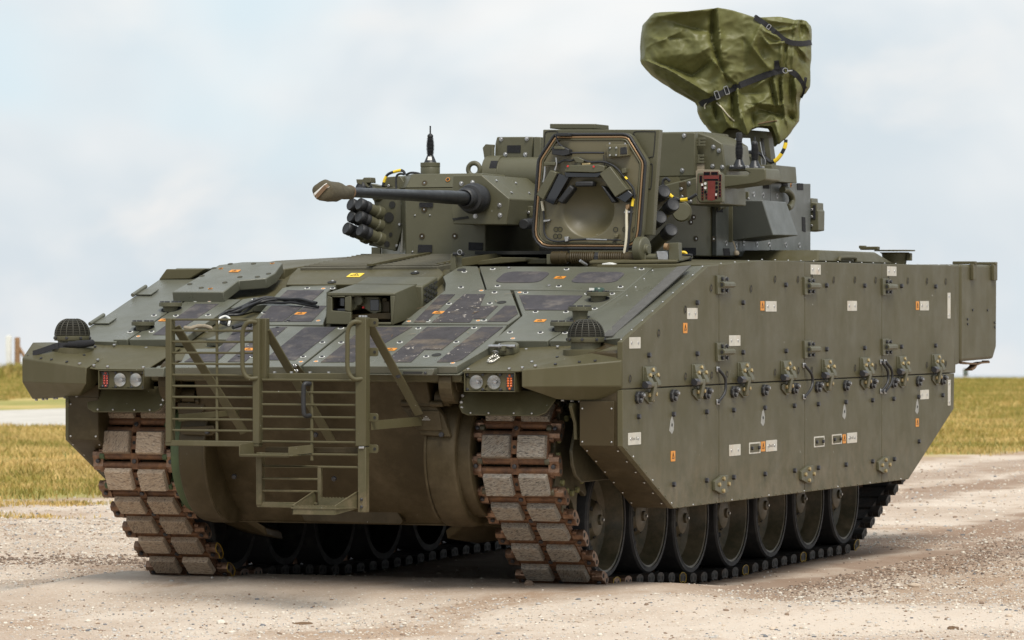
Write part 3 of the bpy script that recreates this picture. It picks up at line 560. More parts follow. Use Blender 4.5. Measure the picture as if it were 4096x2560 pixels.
# towing eyes
for s, cv in ((1, 1), (-1, -1)):
    b = MB(); prof = [(0, 1.20)]
    o = [(-.105, 1.335), (.0, 1.335), (.09, 1.30), (.15, 1.18), (.15, 1.12), (.02, 1.12)]
    arc = [(-.05+.115*math.cos(R(a)), 1.235+.115*math.sin(R(a))) for a in range(90, 300, 15)]
    poly = [(.18, 1.335)] + arc + [(.18, 1.05)]
    hole = [(-.05+.042*math.cos(R(a)), 1.235+.042*math.sin(R(a))) for a in range(0, 360, 20)]
    x0, x1 = s*.80, s*.875
    # two cheek halves either side of the pin hole, keeping the hole open
    n = 24; ring_o = []; 
    for i in range(n):
        a = 2*math.pi*i/n; dx, dz = math.cos(a), math.sin(a)
        ro = .115 if dx < .3 else min(.115/max(.3, abs(dz)) if abs(dz) > .3 else .24, .24/max(dx, .01))
        ring_o.append((-.05+dx*ro, 1.235+dz*ro))
    ring_i = [(-.05+.045*math.cos(2*math.pi*i/n), 1.235+.045*math.sin(2*math.pi*i/n)) for i in range(n)]
    for i in range(n):
        j = (i+1) % n
        b.prism([(x0, *ring_o[i]), (x0, *ring_o[j]), (x0, *ring_i[j]), (x0, *ring_i[i])], (x1-x0, 0, 0))
    bmesh.ops.remove_doubles(b.bm, verts=b.bm.verts, dist=.0005)
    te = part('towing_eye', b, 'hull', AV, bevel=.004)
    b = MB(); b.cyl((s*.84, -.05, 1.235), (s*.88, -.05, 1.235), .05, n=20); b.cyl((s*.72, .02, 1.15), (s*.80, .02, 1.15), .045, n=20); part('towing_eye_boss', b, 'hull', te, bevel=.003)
# hinged stowage plates on the bow either side
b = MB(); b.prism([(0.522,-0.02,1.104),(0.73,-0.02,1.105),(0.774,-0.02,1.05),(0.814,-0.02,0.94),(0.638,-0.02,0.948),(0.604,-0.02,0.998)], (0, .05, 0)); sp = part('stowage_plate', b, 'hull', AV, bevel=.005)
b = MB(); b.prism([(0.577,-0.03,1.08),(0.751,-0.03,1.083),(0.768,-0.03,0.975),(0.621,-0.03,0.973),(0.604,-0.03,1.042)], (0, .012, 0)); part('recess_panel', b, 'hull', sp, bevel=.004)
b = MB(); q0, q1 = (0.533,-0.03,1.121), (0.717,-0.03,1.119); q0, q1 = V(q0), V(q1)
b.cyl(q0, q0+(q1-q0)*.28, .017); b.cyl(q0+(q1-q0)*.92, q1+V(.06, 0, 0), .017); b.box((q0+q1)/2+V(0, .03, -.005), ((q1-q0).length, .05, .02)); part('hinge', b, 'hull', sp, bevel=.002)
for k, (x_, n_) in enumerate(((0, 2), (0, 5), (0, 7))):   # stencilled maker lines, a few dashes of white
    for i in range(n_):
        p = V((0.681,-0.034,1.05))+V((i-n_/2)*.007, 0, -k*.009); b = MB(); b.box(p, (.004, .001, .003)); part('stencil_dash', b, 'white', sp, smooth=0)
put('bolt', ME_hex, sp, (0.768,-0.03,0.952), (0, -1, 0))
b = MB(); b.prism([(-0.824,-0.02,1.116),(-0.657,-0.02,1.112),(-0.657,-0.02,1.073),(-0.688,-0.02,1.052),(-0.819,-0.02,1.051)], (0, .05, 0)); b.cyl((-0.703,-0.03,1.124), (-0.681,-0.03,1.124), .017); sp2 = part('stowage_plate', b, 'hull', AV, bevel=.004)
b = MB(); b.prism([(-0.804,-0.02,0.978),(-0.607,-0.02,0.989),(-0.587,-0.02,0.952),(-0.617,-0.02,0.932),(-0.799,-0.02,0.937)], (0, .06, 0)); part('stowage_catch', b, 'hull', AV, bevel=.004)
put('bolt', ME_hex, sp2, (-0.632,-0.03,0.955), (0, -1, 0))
# red dots and orange label on the bow plate
for p, rr in [((-0.041,0.1,1.115),0.009),((0.024,0.25,0.83),0.012),((-0.104,0.25,0.828),0.007)]:
    b = MB(); b.lathe([(rr, 0), (rr, .002), (0, .002)], (0, 0, 0), (0, 0, 1), 12); put('red_mark', b.mesh('red_mark', 'redmark'), hull, V(p)+V(0, -.004, 0), (0, -.9, -.4))
put('warning_label', label_mesh('bow_label', .055, .05), hull, V((0.122,0.16,0.92))+V(0, -.006, -.003), (0, -.9, -.4))

# fender decks between the headlamps and the tiles, corner boxes, fan domes
def lamp(par, p, nrm, r=.038):
    f = frame(nrm)
    b = MB(); b.lathe([(r*1.08, -.001), (r*1.08, .004), (r, .004), (r*.98, -.004)], (0, 0, 0), (0, 0, 1), 32, caps=False); h = obj('headlight', b.mesh('headlight', 'turret'), par, p, f)
    b = MB(); b.lathe([(r*.98, 0), (r*.9, -.018), (r*.62, -.036), (r*.3, -.045), (0, -.047)], (0, 0, 0), (0, 0, 1), 32, caps=False); obj('reflector', b.mesh('reflector', 'glass', 60), h)
    b = MB(); b.lathe([(0, -.012), (.008, -.014), (.011, -.026), (.009, -.044)], (0, 0, 0), (0, 0, 1), 16, caps=False); obj('bulb_shield', b.mesh('bulb_shield', 'silver', 60), h)
    b = MB(); b.lathe([(r*.98, -.002), (r*.97, .002), (r*.7, .006), (r*.35, .008), (0, .0085), ], (0, 0, 0), (0, 0, 1), 32, caps=False); b.lathe([(r*.97, -.0025), (0, .004)], (0, 0, 0), (0, 0, 1), 32, caps=False); obj('lamp_glass', b.mesh('lamp_glass', 'lens', 60), h)
ME_amber = None
for s in (1, -1):
    fdk = [(.94, -.165, 1.303), (1.250, -.148, 1.304), (1.298, -.16, 1.308), (1.42, .30, 1.440), (.95, .30, 1.420)]
    b = MB(); b.prism([(s*x, y, z) for x, y, z in fdk], (0, .0, -.009)); fd = part('fender_deck', b, 'paint', AV, bevel=.004)
    for p in ((.97, -.15, 1.305), (1.20, -.13, 1.308), (1.28, -.14, 1.315), (1.30, -.05, 1.345), (1.15, .26, 1.41), (1.34, .24, 1.425)): put('bolt', ME_silver, fd, (s*p[0], p[1], p[2]+.002), (0, -.27, 1))
    # lamp box
    xo, xi, yo, yi = 1.243, .955, -.140, -.157; zt, zb_ = 1.294, 1.189
    b = MB(); outer = [V(s*xi, yi, zb_), V(s*xo, yo, zb_), V(s*xo, yo, zt), V(s*xi, yi, zt)]
    nrm = (outer[1]-outer[0]).cross(V(0, 0, 1)); nrm = nrm if nrm.y < 0 else -nrm; nrm.normalize()
    ctr = sum(outer, V(0, 0, 0))/4; ux = (outer[1]-outer[0]).normalized()*s      # +x across
    if ux.x < 0: ux = -ux
    b.prism([p - nrm*.10 for p in outer], nrm*.045)                   # back box
    wx = (outer[1]-outer[0]).length
    for (x_, z_, w_, h_) in ((0, .0505, wx, .004), (0, -.0505, wx, .004)): b.box(ctr+ux*x_+V(0, 0, z_)-nrm*.04, (w_, .12, h_), frame(nrm) @ Matrix(((1, 0, 0), (0, 0, 1), (0, 1, 0))) if 0 else Matrix((ux, -nrm, V(0, 0, 1))).transposed())
    for sgn in (-1, 1): b.box(ctr+ux*sgn*(wx/2-.002)-nrm*.04, (.004, .12, .097), Matrix((ux, -nrm, V(0, 0, 1))).transposed())
    lb = part('lamp_box', b, 'paint', AV, bevel=.002)
    # face plate with three openings built from a grid of strips around round holes
    def face_plate():
        b = MB(); holes = [(-.082*s, 0, .040), (.018*s, 0, .040)]
        segs = 32
        xs = [-wx/2+.006, (-.032*s) if s > 0 else -.068, (.068 if s > 0 else .032), wx/2-.006]
        cells = [(xs[0], xs[1]), (xs[1], xs[2]), (xs[2], xs[3])] if s > 0 else [(xs[0], xs[1]), (xs[1], xs[2]), (xs[2], xs[3])]
        H = .046
        for (xa, xb) in cells:
            hc = next((h for h in holes if xa < h[0] < xb), None)
            if hc:
                cx, cz, r = hc; O = []; I = []
                for i in range(segs):
                    a = 2*math.pi*(i+.5)/segs; dx, dz = math.cos(a), math.sin(a)
                    t = min(((xb-cx)/dx if dx > 0 else (xa-cx)/dx) if abs(dx) > 1e-6 else 9, (H/abs(dz)) if abs(dz) > 1e-6 else 9)
                    O.append((cx+dx*t, cz+dz*t)); I.append((cx+dx*r, cz+dz*r))
                for i in range(segs):
                    j = (i+1) % segs
                    b.prism([ctr+ux*x_+V(0, 0, z_)-nrm*.004 for x_, z_ in (O[i], O[j], I[j], I[i])], -nrm*.004)
            else: b.prism([ctr+ux*x_+V(0, 0, z_)-nrm*.004 for x_, z_ in ((xa, -H), (xb, -H), (xb, H), (xa, H))], -nrm*.004)
        bmesh.ops.remove_doubles(b.bm, verts=b.bm.verts, dist=.0002)
        return b
    fp = part('lamp_face', face_plate(), 'paint', AV)
    for cx in (-.082*s, .018*s): lamp(AV, ctr+ux*cx-nrm*.004, nrm)
    # indicator cluster
    cx = .108*s; b = MB(); b.prism([ctr+ux*(cx+x_)+V(0, 0, z_)-nrm*.0035 for x_, z_ in rrect(.037, .088, .017, 5)], nrm*.004); ind = part('indicator', b, 'optic', AV, smooth=0)
    for k in range(10):
        if k in (0, 9): x_, z_ = 0, (.036 if k == 0 else -.036)
        else: x_, z_ = (.0085 if k % 2 else -.0085), .0175-.0135*((k-1)//2)+.002
        b = MB(); b.lathe([(.0075, 0), (.0072, .003), (.004, .006), (0, .007)], (0, 0, 0), (0, 0, 1), 12); put('indicator_led', b.mesh('led', 'amber' if s > 0 else 'red', 60), ind, ctr+ux*(cx+x_)+V(0, 0, z_)-nrm*.0002, nrm)
    for x_ in (-.132, -.045, .055, .13):
        for z_ in (-.039, .039): put('screw', ME_small, fp, ctr+ux*x_+V(0, 0, z_)-nrm*.006, nrm)
    # corner box (sponson) carrying the fan
    T = [(1.298, -.20, 1.310), (1.798, -.005, 1.357), (1.796, .12, 1.445)]
    Mid = [(1.298, -.20, 1.215), (1.798, -.005, 1.222)]
    Lo = [(1.43, -.02, 1.150), (1.775, .075, 1.125)]
    Bk = [(1.775, .34, 1.125), (1.43, .34, 1.150)]
    b = MB(); vv = {}
    def vx(p):
        k = (s*p[0], p[1], p[2])
        if k not in vv: vv[k] = b.bm.verts.new(k)
        return vv[k]
    Tb = [(1.796, .34, 1.445), (1.298, .32, 1.425)]
    b.face([vx(p) for p in [T[0], T[1], T[2], Tb[1]]]); b.face([vx(p) for p in [T[2], Tb[0], Tb[1]]])
    b.face([vx(p) for p in [T[0], T[1], Mid[1], Mid[0]]]); b.face([vx(p) for p in [Mid[0], Mid[1], Lo[1], Lo[0]]])
    b.face([vx(p) for p in [Lo[0], Lo[1], Bk[0], Bk[1]]]); b.face([vx(p) for p in [T[1], T[2], Tb[0], Bk[0], Lo[1], Mid[1]]])
    b.face([vx(p) for p in [T[0], Tb[1], Bk[1], Lo[0], Mid[0]]]); b.face([vx(p) for p in [Tb[0], Tb[1], Bk[1], Bk[0]]])
    cbx = part('corner_box', b, 'paint', AV, bevel=.006)
    for (x_, y_) in ((1.36, -.155), (1.46, -.115), (1.58, -.068), (1.66, -.04), (1.77, .02), (1.775, .045), (1.42, .02), (1.44, .2), (1.75, .17), (1.52, -.05)):
        zt_ = 1.310 + (1.357-1.310)*((x_-1.298)/.5)
        yy0 = -.20 + .195*((x_-1.298)/.5); zz = zt_ + (y_-yy0)*(1.44-zt_)/(.30-yy0) + .006
        put('bolt', ME_small if x_ > 1.4 else ME_silver, cbx, (s*x_, y_, zz), (0, -.3, 1))
    for t in (.05, .2, .32, .5, .55, .72, .8, .95): put('bolt', ME_silver, cbx, (s*(1.44+.33*t), .0+.09*t, 1.148-.024*t), (0, -.3, -1))
    # fan: collar set into the sloping top, neck, base ring, ribbed dome
    fc = V(s*1.547, .125, 0)
    fan = empty('ventilator', (fc.x, fc.y, 1.404), AV)
    b = MB(); b.lathe([(.124, -.16), (.124, .010), (.118, .013), (.113, .010), (.108, -.01), (0, -.012)], (0, 0, 0), (0, 0, 1), 40); obj('collar', b.mesh('collar', 'paint'), fan)
    b = MB(); b.lathe([(.082, -.01), (.082, .05), (.088, .055)], (0, 0, 0), (0, 0, 1), 32); obj('neck', b.mesh('neck', 'turret'), fan)
    for k in range(10): a = k*math.pi/5; put('bolt', ME_silver, fan, (.098*math.cos(a), .098*math.sin(a), -.008), (0, 0, 1))
    b = MB(); b.lathe([(.100, .052), (.102, .055), (.102, .078), (.097, .081), (0, .081)], (0, 0, 0), (0, 0, 1), 40); br = obj('base_ring', b.mesh('base_ring', 'turret'), fan)
    for k in range(8): a = k*math.pi/4+.15; put('bolt', ME_small, br, (.102*math.cos(a), .102*math.sin(a), .067), (math.cos(a), math.sin(a), 0))
    dome = [(.098*math.cos(R(t))**.75, .081+.096*math.sin(R(t))) for t in range(0, 90, 6)]+[(0, .177)]
    b = MB(); b.lathe([(r*.95, h) for r, h in dome[:-1]] + [(0, dome[-1][1])], (0, 0, 0), (0, 0, 1), 36, caps=False); obj('dome', b.mesh('dome', 'seam'), fan)
    for k in range(10):
        h = .086+.0095*k; t = math.asin(min(1, (h-.081)/.096)); rr = .098*math.cos(t)**.75+.004
        b = MB(); b.lathe([(rr-.010, -.0022), (rr, -.0022), (rr, .002), (rr-.010, .002)], (0, 0, h), (0, 0, 1), 36, closed=True); obj('guard_ring', b.mesh('guard_ring', 'dome'), fan)
    for k in range(16):
        a = 2*math.pi*(k+.3)/16; b = MB(); b.tube([(r*1.01*math.cos(a), r*1.01*math.sin(a), h) for r, h in dome[:-2]], .003, 5); obj('guard_rib', b.mesh('guard_rib', 'dome'), fan)
    if s < 0:                                          # strap and padded sleeve wound round the far one
        b = MB(); b.tube(catmull([(.00, -.105, .025), (.03, -.105, .03), (.07, -.09, .032), (.11, -.05, .036), (.125, .0, .04)]), [.012]*6+[.019]*6+[.022]*6+[.02]*7, 10)
        obj('padded_sleeve', b.mesh('padded_sleeve', 'velcro'), fan)
        b = MB(); b.strip(catmull([(.05, -.10, .025), (-.03, -.115, .025), (-.07, -.12, .015), (-.15, -.12, -.01), (-.19, -.115, -.02)]), (0, .3, 1), .032, .004); obj('strap', b.mesh('strap', 'webbing'), fan)
        b = MB(); b.box((-.035, -.122, .022), (.02, .006, .034)); obj('strap_buckle', b.mesh('strap_buckle', 'dark'), fan)
    # mud flap under the lamps
    b = MB(); pts = [(.895, .0, 1.20), (.90, -.06, 1.10), (.935, -.075, 1.06), (1.345, -.03, 1.052), (1.385, -.01, 1.09), (1.40, .0, 1.135), (1.10, -.0, 1.19)]
    b.prism([(s*x, y, z) for x, y, z in [(.885, .02, 1.205), (.885, -.03, 1.16), (.88, -.07, 1.11), (.905, -.085, 1.072), (.94, -.09, 1.060), (1.33, -.045, 1.056), (1.375, -.03, 1.075), (1.41, .02, 1.145), (1.41, .05, 1.19)]], (0, .018, .0)); mf = part('mud_flap', b, 'paint', AV, bevel=.006)
    for x_, z_ in ((.895, 1.165), (.893, 1.13), (.90, 1.10)): put('bolt', ME_silver, mf, (s*x_, -.062 + (1.10-z_)*-.35, z_), (0, -1, 0))
    for x_ in (.96, 1.06, 1.2, 1.3): put('rivet', ME_rivet, mf, (s*x_, -.092+.11*(x_-.94), 1.073), (0, -1, .2))
    # bracket fin below the corner box
    b = MB(); b.prism([(s*1.52, y, z) for y, z in ((-.01, 1.13), (.12, 1.13), (.12, .93), (.06, .93), (.05, 1.02), (.0, 1.08), (-.02, 1.11))], (s*-.02, 0, 0)); part('corner_bracket', b, 'paint', AV, bevel=.003)

# ---------------------------------------------------------------- climbing grille in front of the bow
GR = empty('step_grille', (0, -.5, .5), AV)
GY = -.5
def gl(p): return V(p)-V(0, -.5, .5)
def bar2(name, a, b_, sx, sy, mt='paint', bev=.004):       # square-section bar between two points
    a, b_ = gl(a), gl(b_); d = (b_-a).normalized(); ref = V(0, 1, 0); sxv = d.cross(ref).normalized(); syv = sxv.cross(d)
    m = MB(); m.prism([a+sxv*i*sx/2+syv*j*sy/2 for i, j in ((-1, -1), (1, -1), (1, 1), (-1, 1))], b_-a); return part(name, m, mt, GR, bevel=bev)
xl0, xl1 = -.640, -.088                                # left and centre uprights of the upper cage
bar2('upright', (-.639, GY, 1.585), (-.639, GY, .905), .036, .055)
bar2('upright', (-.116, GY, 1.585), (-.116, GY, .905), .040, .055)
bar2('upright', (-.085, GY+.03, 1.585), (-.085, GY+.03, 1.25), .03, .05)
bar2('upright', (.50, GY, 1.59), (.50, GY, .90), .062, .06)
bar2('lower_upright', (.505, GY, .895), (.505, GY, .545), .048, .05)
bar2('bottom_rail', (-.66, GY, .905), (-.10, GY, .905), .030, .05)
nb = 11
for i in range(nb):
    z = 1.578 - i*(1.578-.975)/(nb-1); m = MB(); m.cyl(gl((-.625, GY-.01, z)), gl((-.13, GY-.01, z)), .0065, n=8); part('rung', m, 'paint', GR)
m = MB(); m.cyl(gl((-.357, GY-.005, 1.578)), gl((-.357, GY-.005, .92)), .008, n=8); part('mid_rod', m, 'paint', GR)
for i in range(8):                                     # lower cage right of centre
    z = 1.253 - i*.0667; m = MB(); m.cyl(gl((-.085, GY-.01, z)), gl((.48, GY-.01, z)), .0065, n=8); part('rung', m, 'paint', GR)
for i in range(4):
    z = .785 - i*.066; m = MB(); m.cyl(gl((-.09, GY-.01, z)), gl((.245, GY-.01, z)), .0065, n=8); part('rung', m, 'paint', GR)
bar2('lower_upright', (-.10, GY, .86), (-.10, GY, .575), .034, .05)
m = MB(); m.cyl(gl((.205, GY-.005, 1.245)), gl((.205, GY-.005, .82)), .009, n=8); part('mid_rod', m, 'paint', GR)
bar2('lower_upright', (.25, GY, .79), (.25, GY, .585), .02, .03)
bar2('bottom_rail', (-.115, GY, .575), (.20, GY, .572), .022, .04)
bar2('top_rail', (-.07, GY+.05, 1.27), (.48, GY+.05, 1.275), .034, .04)
for x_ in (-.04, .06, .17, .28, .4): put('bolt', ME_silver, GR, gl((x_, GY+.05, 1.288)), (0, 0, 1))
bar2('cross_rail', (-.08, GY+.03, .875), (.48, GY+.03, .875), .03, .03, 'hull')
# diagonal braces back to the hull and the flat tie bars
bar2('brace', (.53, GY+.03, 1.545), (.66, -.09, 1.06), .05, .012)
bar2('brace', (-.62, GY+.03, 1.54), (-.40, -.05, .95), .05, .012)
bar2('brace', (-.08, GY+.03, 1.52), (.10, .02, .90), .05, .012)
m = MB(); m.prism([gl(p) for p in [(.54, GY+.02, 1.035), (.66, -.06, 1.05), (.66, -.06, 1.00), (.54, GY+.02, .985)]], (0, .01, 0)); part('tie_bar', m, 'paint', GR, bevel=.002)
m = MB(); m.prism([gl(p) for p in [(-.60, GY+.02, 1.06), (-.43, -.06, 1.08), (-.43, -.06, 1.05), (-.60, GY+.02, 1.02)]], (0, .01, 0)); part('tie_bar', m, 'paint', GR, bevel=.002)
m = MB(); m.prism([gl(p) for p in [(-.05, -.27, 1.335), (.015, -.27, 1.335), (.03, -.2, 1.285), (-.05, -.2, 1.285)]], (0, .012, 0)); fp_ = part('foot_plate', m, 'paint', GR, bevel=.002)
for x_, z_ in ((-.006, 1.325), (.008, 1.325), (.002, 1.298), (.016, 1.298)): put('bolt', ME_silver, GR, gl((x_, -.275, z_)), (0, -1, 0))
# grab handles
for x_ in (-.145, .472):
    m = MB(); m.tube(catmull([gl(p) for p in [(x_+.03, GY-.02, 1.565), (x_-.005, GY-.05, 1.565), (x_-.035, GY-.055, 1.52), (x_-.037, GY-.055, 1.42), (x_-.035, GY-.055, 1.31), (x_-.005, GY-.05, 1.262), (x_+.035, GY-.02, 1.262)]], 5), .0125, 10); part('grab_handle', m, 'paint', GR)
m = MB(); m.tube(catmull([gl(p) for p in [(.20, GY-.015, 1.232), (.185, GY-.05, 1.232), (.178, GY-.055, 1.205), (.178, GY-.055, 1.10), (.185, GY-.05, 1.062), (.20, GY-.015, 1.062)]], 4), .0125, 10); part('rubber_handle', m, 'dark', GR)
# lugs on the right upright
for z_ in (1.563, 1.405, 1.053, .885):
    m = MB(); m.prism([(x_, 0, y_) for x_, y_ in rrect(.062, .046, .012, 3)], (0, .008, 0)); lg = obj('lug', m.mesh('lug', 'paint'), GR, gl((.55, GY+.02, z_)), bevel=.002); 
    m = MB(); m.lathe([(.008, 0), (.008, .0015), (0, .0015)], (0, 0, 0), (0, -1, 0), 12); obj('lug_hole', m.mesh('lug_hole', 'seam'), GR, gl((.562, GY+.0185, z_)))
for x_ in (.487, .503, .517): put('bolt', ME_silver, GR, gl((x_, GY, 1.592)), (0, 0, 1))
m = MB(); m.box(gl((.505, GY-.002, .893)), (.03, .062, .012)); part('coupling_clip', m, 'silver', GR, bevel=.002)
for z_ in (.615, .575): put('bolt', ME_small, GR, gl((.505, GY-.026, z_)), (0, -1, 0))
# two folding steps with raised teeth
def step(x0, x1, z, depth, lip, skew):
    m = MB(); t = .008
    m.prism([gl((x0, GY-.02, z)), gl((x1, GY-.02, z)), gl((x1-skew, GY-.02-depth, z)), gl((x0-skew, GY-.02-depth, z))], (0, 0, t)); st = part('step', m, 'paint', GR, bevel=.0015)
    return st
st = step(-.135, .18, .845, .12, .04, .03)
m = MB(); m.prism([gl(p) for p in [(-.165, GY-.14, .85), (-.165, GY-.14, .905), (-.135, GY-.02, .915), (-.135, GY-.02, .85)]], (.006, 0, 0)); part('step_cheek', m, 'paint', GR, bevel=.001)
m = MB(); m.prism([gl(p) for p in [(.125, GY-.14, .85), (.125, GY-.14, .895), (.21, GY-.02, .905), (.21, GY-.02, .86)]], (.006, 0, 0)); part('step_cheek', m, 'paint', GR, bevel=.001)
m = MB(); m.box(gl((-.02, GY-.13, .845)), (.29, .012, .012)); part('step_lip', m, 'paint', GR, bevel=.002)
st = step(.20, .47, .565, .14, .04, .05)
for sgn, y_ in ((0, GY-.155), (1, GY-.03)):
    zb0 = .535 if sgn == 0 else .575; x0, x1 = (.155, .40) if sgn == 0 else (.255, .46)
    pts = [(x0, zb0), (x0, zb0+.035)]; n = 22
    for i in range(n+1): pts.append((x0+(x1-x0)*i/n, zb0+.043+(.008 if i % 2 else 0)))
    pts += [(x1, zb0+.035), (x1, zb0)]
    m = MB(); m.prism([gl((x_, y_, z_)) for x_, z_ in pts], (0, .006, 0)); part('step_tooth_bar', m, 'paint', GR)
    m = MB()
for k in range(5):
    pts = []; x0, x1, y_ = .17+.016*k, .40+.012*k, GY-.14+.024*k; n = 22
    pts = [(x0, .572)]+[(x0+(x1-x0)*i/n, .577+(.006 if (i+k) % 2 else 0)) for i in range(n+1)]+[(x1, .572)]
    m = MB(); m.prism([gl((x_, y_, z_)) for x_, z_ in pts], (0, .005, 0)); part('step_tooth_bar', m, 'silver' if 0 else 'paint', GR)
for x0_, xk in ((.155, .22), (.40, .47)):
    m = MB(); m.prism([gl(p) for p in [(x0_, GY-.155, .535), (x0_, GY-.155, .585), (xk, GY-.03, .655), (xk, GY, .655), (xk, GY, .565)]], (.007, 0, 0)); part('step_cheek', m, 'paint', GR, bevel=.0015)

# ---------------------------------------------------------------- running gear
XT = 1.144                                              # track centre line
WY = [.985, 1.715, 2.455, 3.22, 3.99, 4.77, 5.54]; WZ = [.454, .444, .401, .398, .414, .424, .424]; WR = .327
circ = [(.42, .84, .305)] + [(y, z, WR+.024) for y, z in zip(WY, WZ)] + [(6.74, .80, .30)]
def tangent(a, b_):                                    # outer tangent on the lower / front side going from a to b
    (y0, z0, r0), (y1, z1, r1) = a, b_; dy, dz = y1-y0, z1-z0; L = math.hypot(dy, dz); ang = math.atan2(dz, dy); be = math.asin((r0-r1)/L)
    n = ang - math.pi/2 + be; c_, s_ = math.cos(n), math.sin(n)
    return (y0+r0*c_, z0+r0*s_), (y1+r1*c_, z1+r1*s_), n
path = []
def arc_to(c, a0, a1):
    while a1 < a0 - 1e-6: a1 += 2*math.pi
    n = max(1, int((a1-a0)/.06)); return [(c[0]+c[2]*math.cos(a0+(a1-a0)*i/n), c[1]+c[2]*math.sin(a0+(a1-a0)*i/n)) for i in range(n+1)]
tans = [tangent(circ[i], circ[(i+1) % len(circ)]) for i in range(len(circ))]
for i, c in enumerate(circ):
    a_in, a_out = tans[i-1][2], tans[i][2]; da = (a_out-a_in) % (2*math.pi)
    if da > 5: path += [tans[i-1][1], tans[i][0]]       # concave spot: the belt bridges it
    else: path += arc_to(c, a_in, a_in+da)
seg = np.array(path + [path[0]]); dl = np.hypot(*np.diff(seg, axis=0).T); keep = dl > 1e-5
cum = np.concatenate([[0], np.cumsum(dl)]); Lt = cum[-1]; NL = int(round(Lt/.196)); pitch = Lt/NL
def on_path(s_):
    s_ %= Lt; i = min(len(dl)-1, int(np.searchsorted(cum, s_, 'right'))-1); t = (s_-cum[i])/max(dl[i], 1e-9); return seg[i]+(seg[i+1]-seg[i])*t
# a shoe: local X across, Y along the belt, Z outward
def shoe_mesh():
    b = MB(); b.mi = 0
    for s in (-1, 1):
        b.box((s*.105, 0, -.004), (.175, .150, .034))
        b.box((s*.105, 0, .016), (.180, .142, .012))
        for t in (-1, 1): b.cyl((s*.018, t*.072, -.002), (s*.197, t*.072, -.002), .021, n=10)
        b.mi = 1
        for t in (-1, 1): b.cyl((s*.197, t*.045, .0), (s*.222, t*.045, .0), .018, n=10)
        b.mi = 0
    b.box((0, 0, .012), (.036, .075, .03)); b.mi = 2; b.lathe([(.010, 0), (.010, .001), (0, .001)], (0, 0, .0275), (0, 0, 1), 10); b.mi = 0
    return b
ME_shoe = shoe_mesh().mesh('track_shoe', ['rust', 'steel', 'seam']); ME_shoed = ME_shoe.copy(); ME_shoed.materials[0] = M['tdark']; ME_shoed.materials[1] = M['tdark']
def pad_mesh(m_):
    b = MB(); x0, x1, y0 = .020, .188, .066
    A = [(x0, -y0, .02), (x1, -y0, .02), (x1, y0, .02), (x0, y0, .02)]; B = [(x0+.004, -y0+.006, .056), (x1-.006, -y0+.006, .056), (x1-.006, y0-.006, .056), (x0+.004, y0-.006, .056)]
    b.loft(A, B); return b.mesh('rubber_pad', m_, 30)
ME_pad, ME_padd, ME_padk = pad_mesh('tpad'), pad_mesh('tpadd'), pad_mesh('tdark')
def conn_mesh(m1, m2):                                 # end connector: two bored cylinders joined by a waisted web, a bolt
    b = MB(); b.mi = 0
    o = []
    for cy, a0, a1 in ((.028, -60, 110), (-.028, 70, 240)):
        for i in range(7): a = R(a0+(a1-a0)*i/6); o.append((cy+.026*math.cos(a) if 0 else cy+.027*math.cos(a), .027*math.sin(a)))
    o = [(.055, -.018), (.058, .0), (.052, .02), (.03, .03), (.008, .022), (-.008, .022), (-.03, .03), (-.052, .02), (-.058, 0), (-.055, -.018), (-.02, -.030), (.02, -.030)]
    b.prism([(.196, y, z) for y, z in o], (.062, 0, 0))
    b.mi = 2
    for y in (.03, -.03): b.lathe([(.013, 0), (.013, .001), (0, .001)], (.2582, y, .002), (1, 0, 0), 12)
    b.mi = 1; b.lathe([(.013, 0), (.013, .010), (.009, .012), (0, .012)], (.226, 0, .026), (0, 0, 1), 6)
    return b.mesh('end_connector', [m1, m2, 'seam'], 40)
ME_con, ME_cond = conn_mesh('steel', 'bolt'), conn_mesh('tdark', 'bolt')
ME_cony = conn_mesh('tdark', 'bolt')
_b = MB(); _b.prism([(-.022, -.046, -.02), (.022, -.046, -.02), (.022, .046, -.02), (-.022, .046, -.02)], (0, 0, .046)); _b.prism([(-.016, -.03, -.02), (.016, -.03, -.02), (.006, -.012, -.085), (-.006, -.012, -.085)], (0, .03, 0)); _b.mi = 1; _b.lathe([(.014, 0), (.014, .010), (.010, .013), (0, .013)], (0, 0, .024), (0, 0, 1), 6)
ME_horn = _b.mesh('guide_horn', ['rust', 'bolt'], 30)
_b = MB()
for q in ((.055, -.018), (.058, 0), (.052, .02), (.03, .03)): pass
_b.tube([(.2595, y, z) for y, z in [(.055, -.018), (.058, .0), (.052, .02), (.03, .03), (.008, .022), (-.008, .022), (-.03, .03), (-.052, .02), (-.058, 0), (-.055, -.018), (-.02, -.030), (.02, -.030)]], .0020, 5, cyc=True)
ME_ymark = _b.mesh('yellow_mark', 'yelpaint')
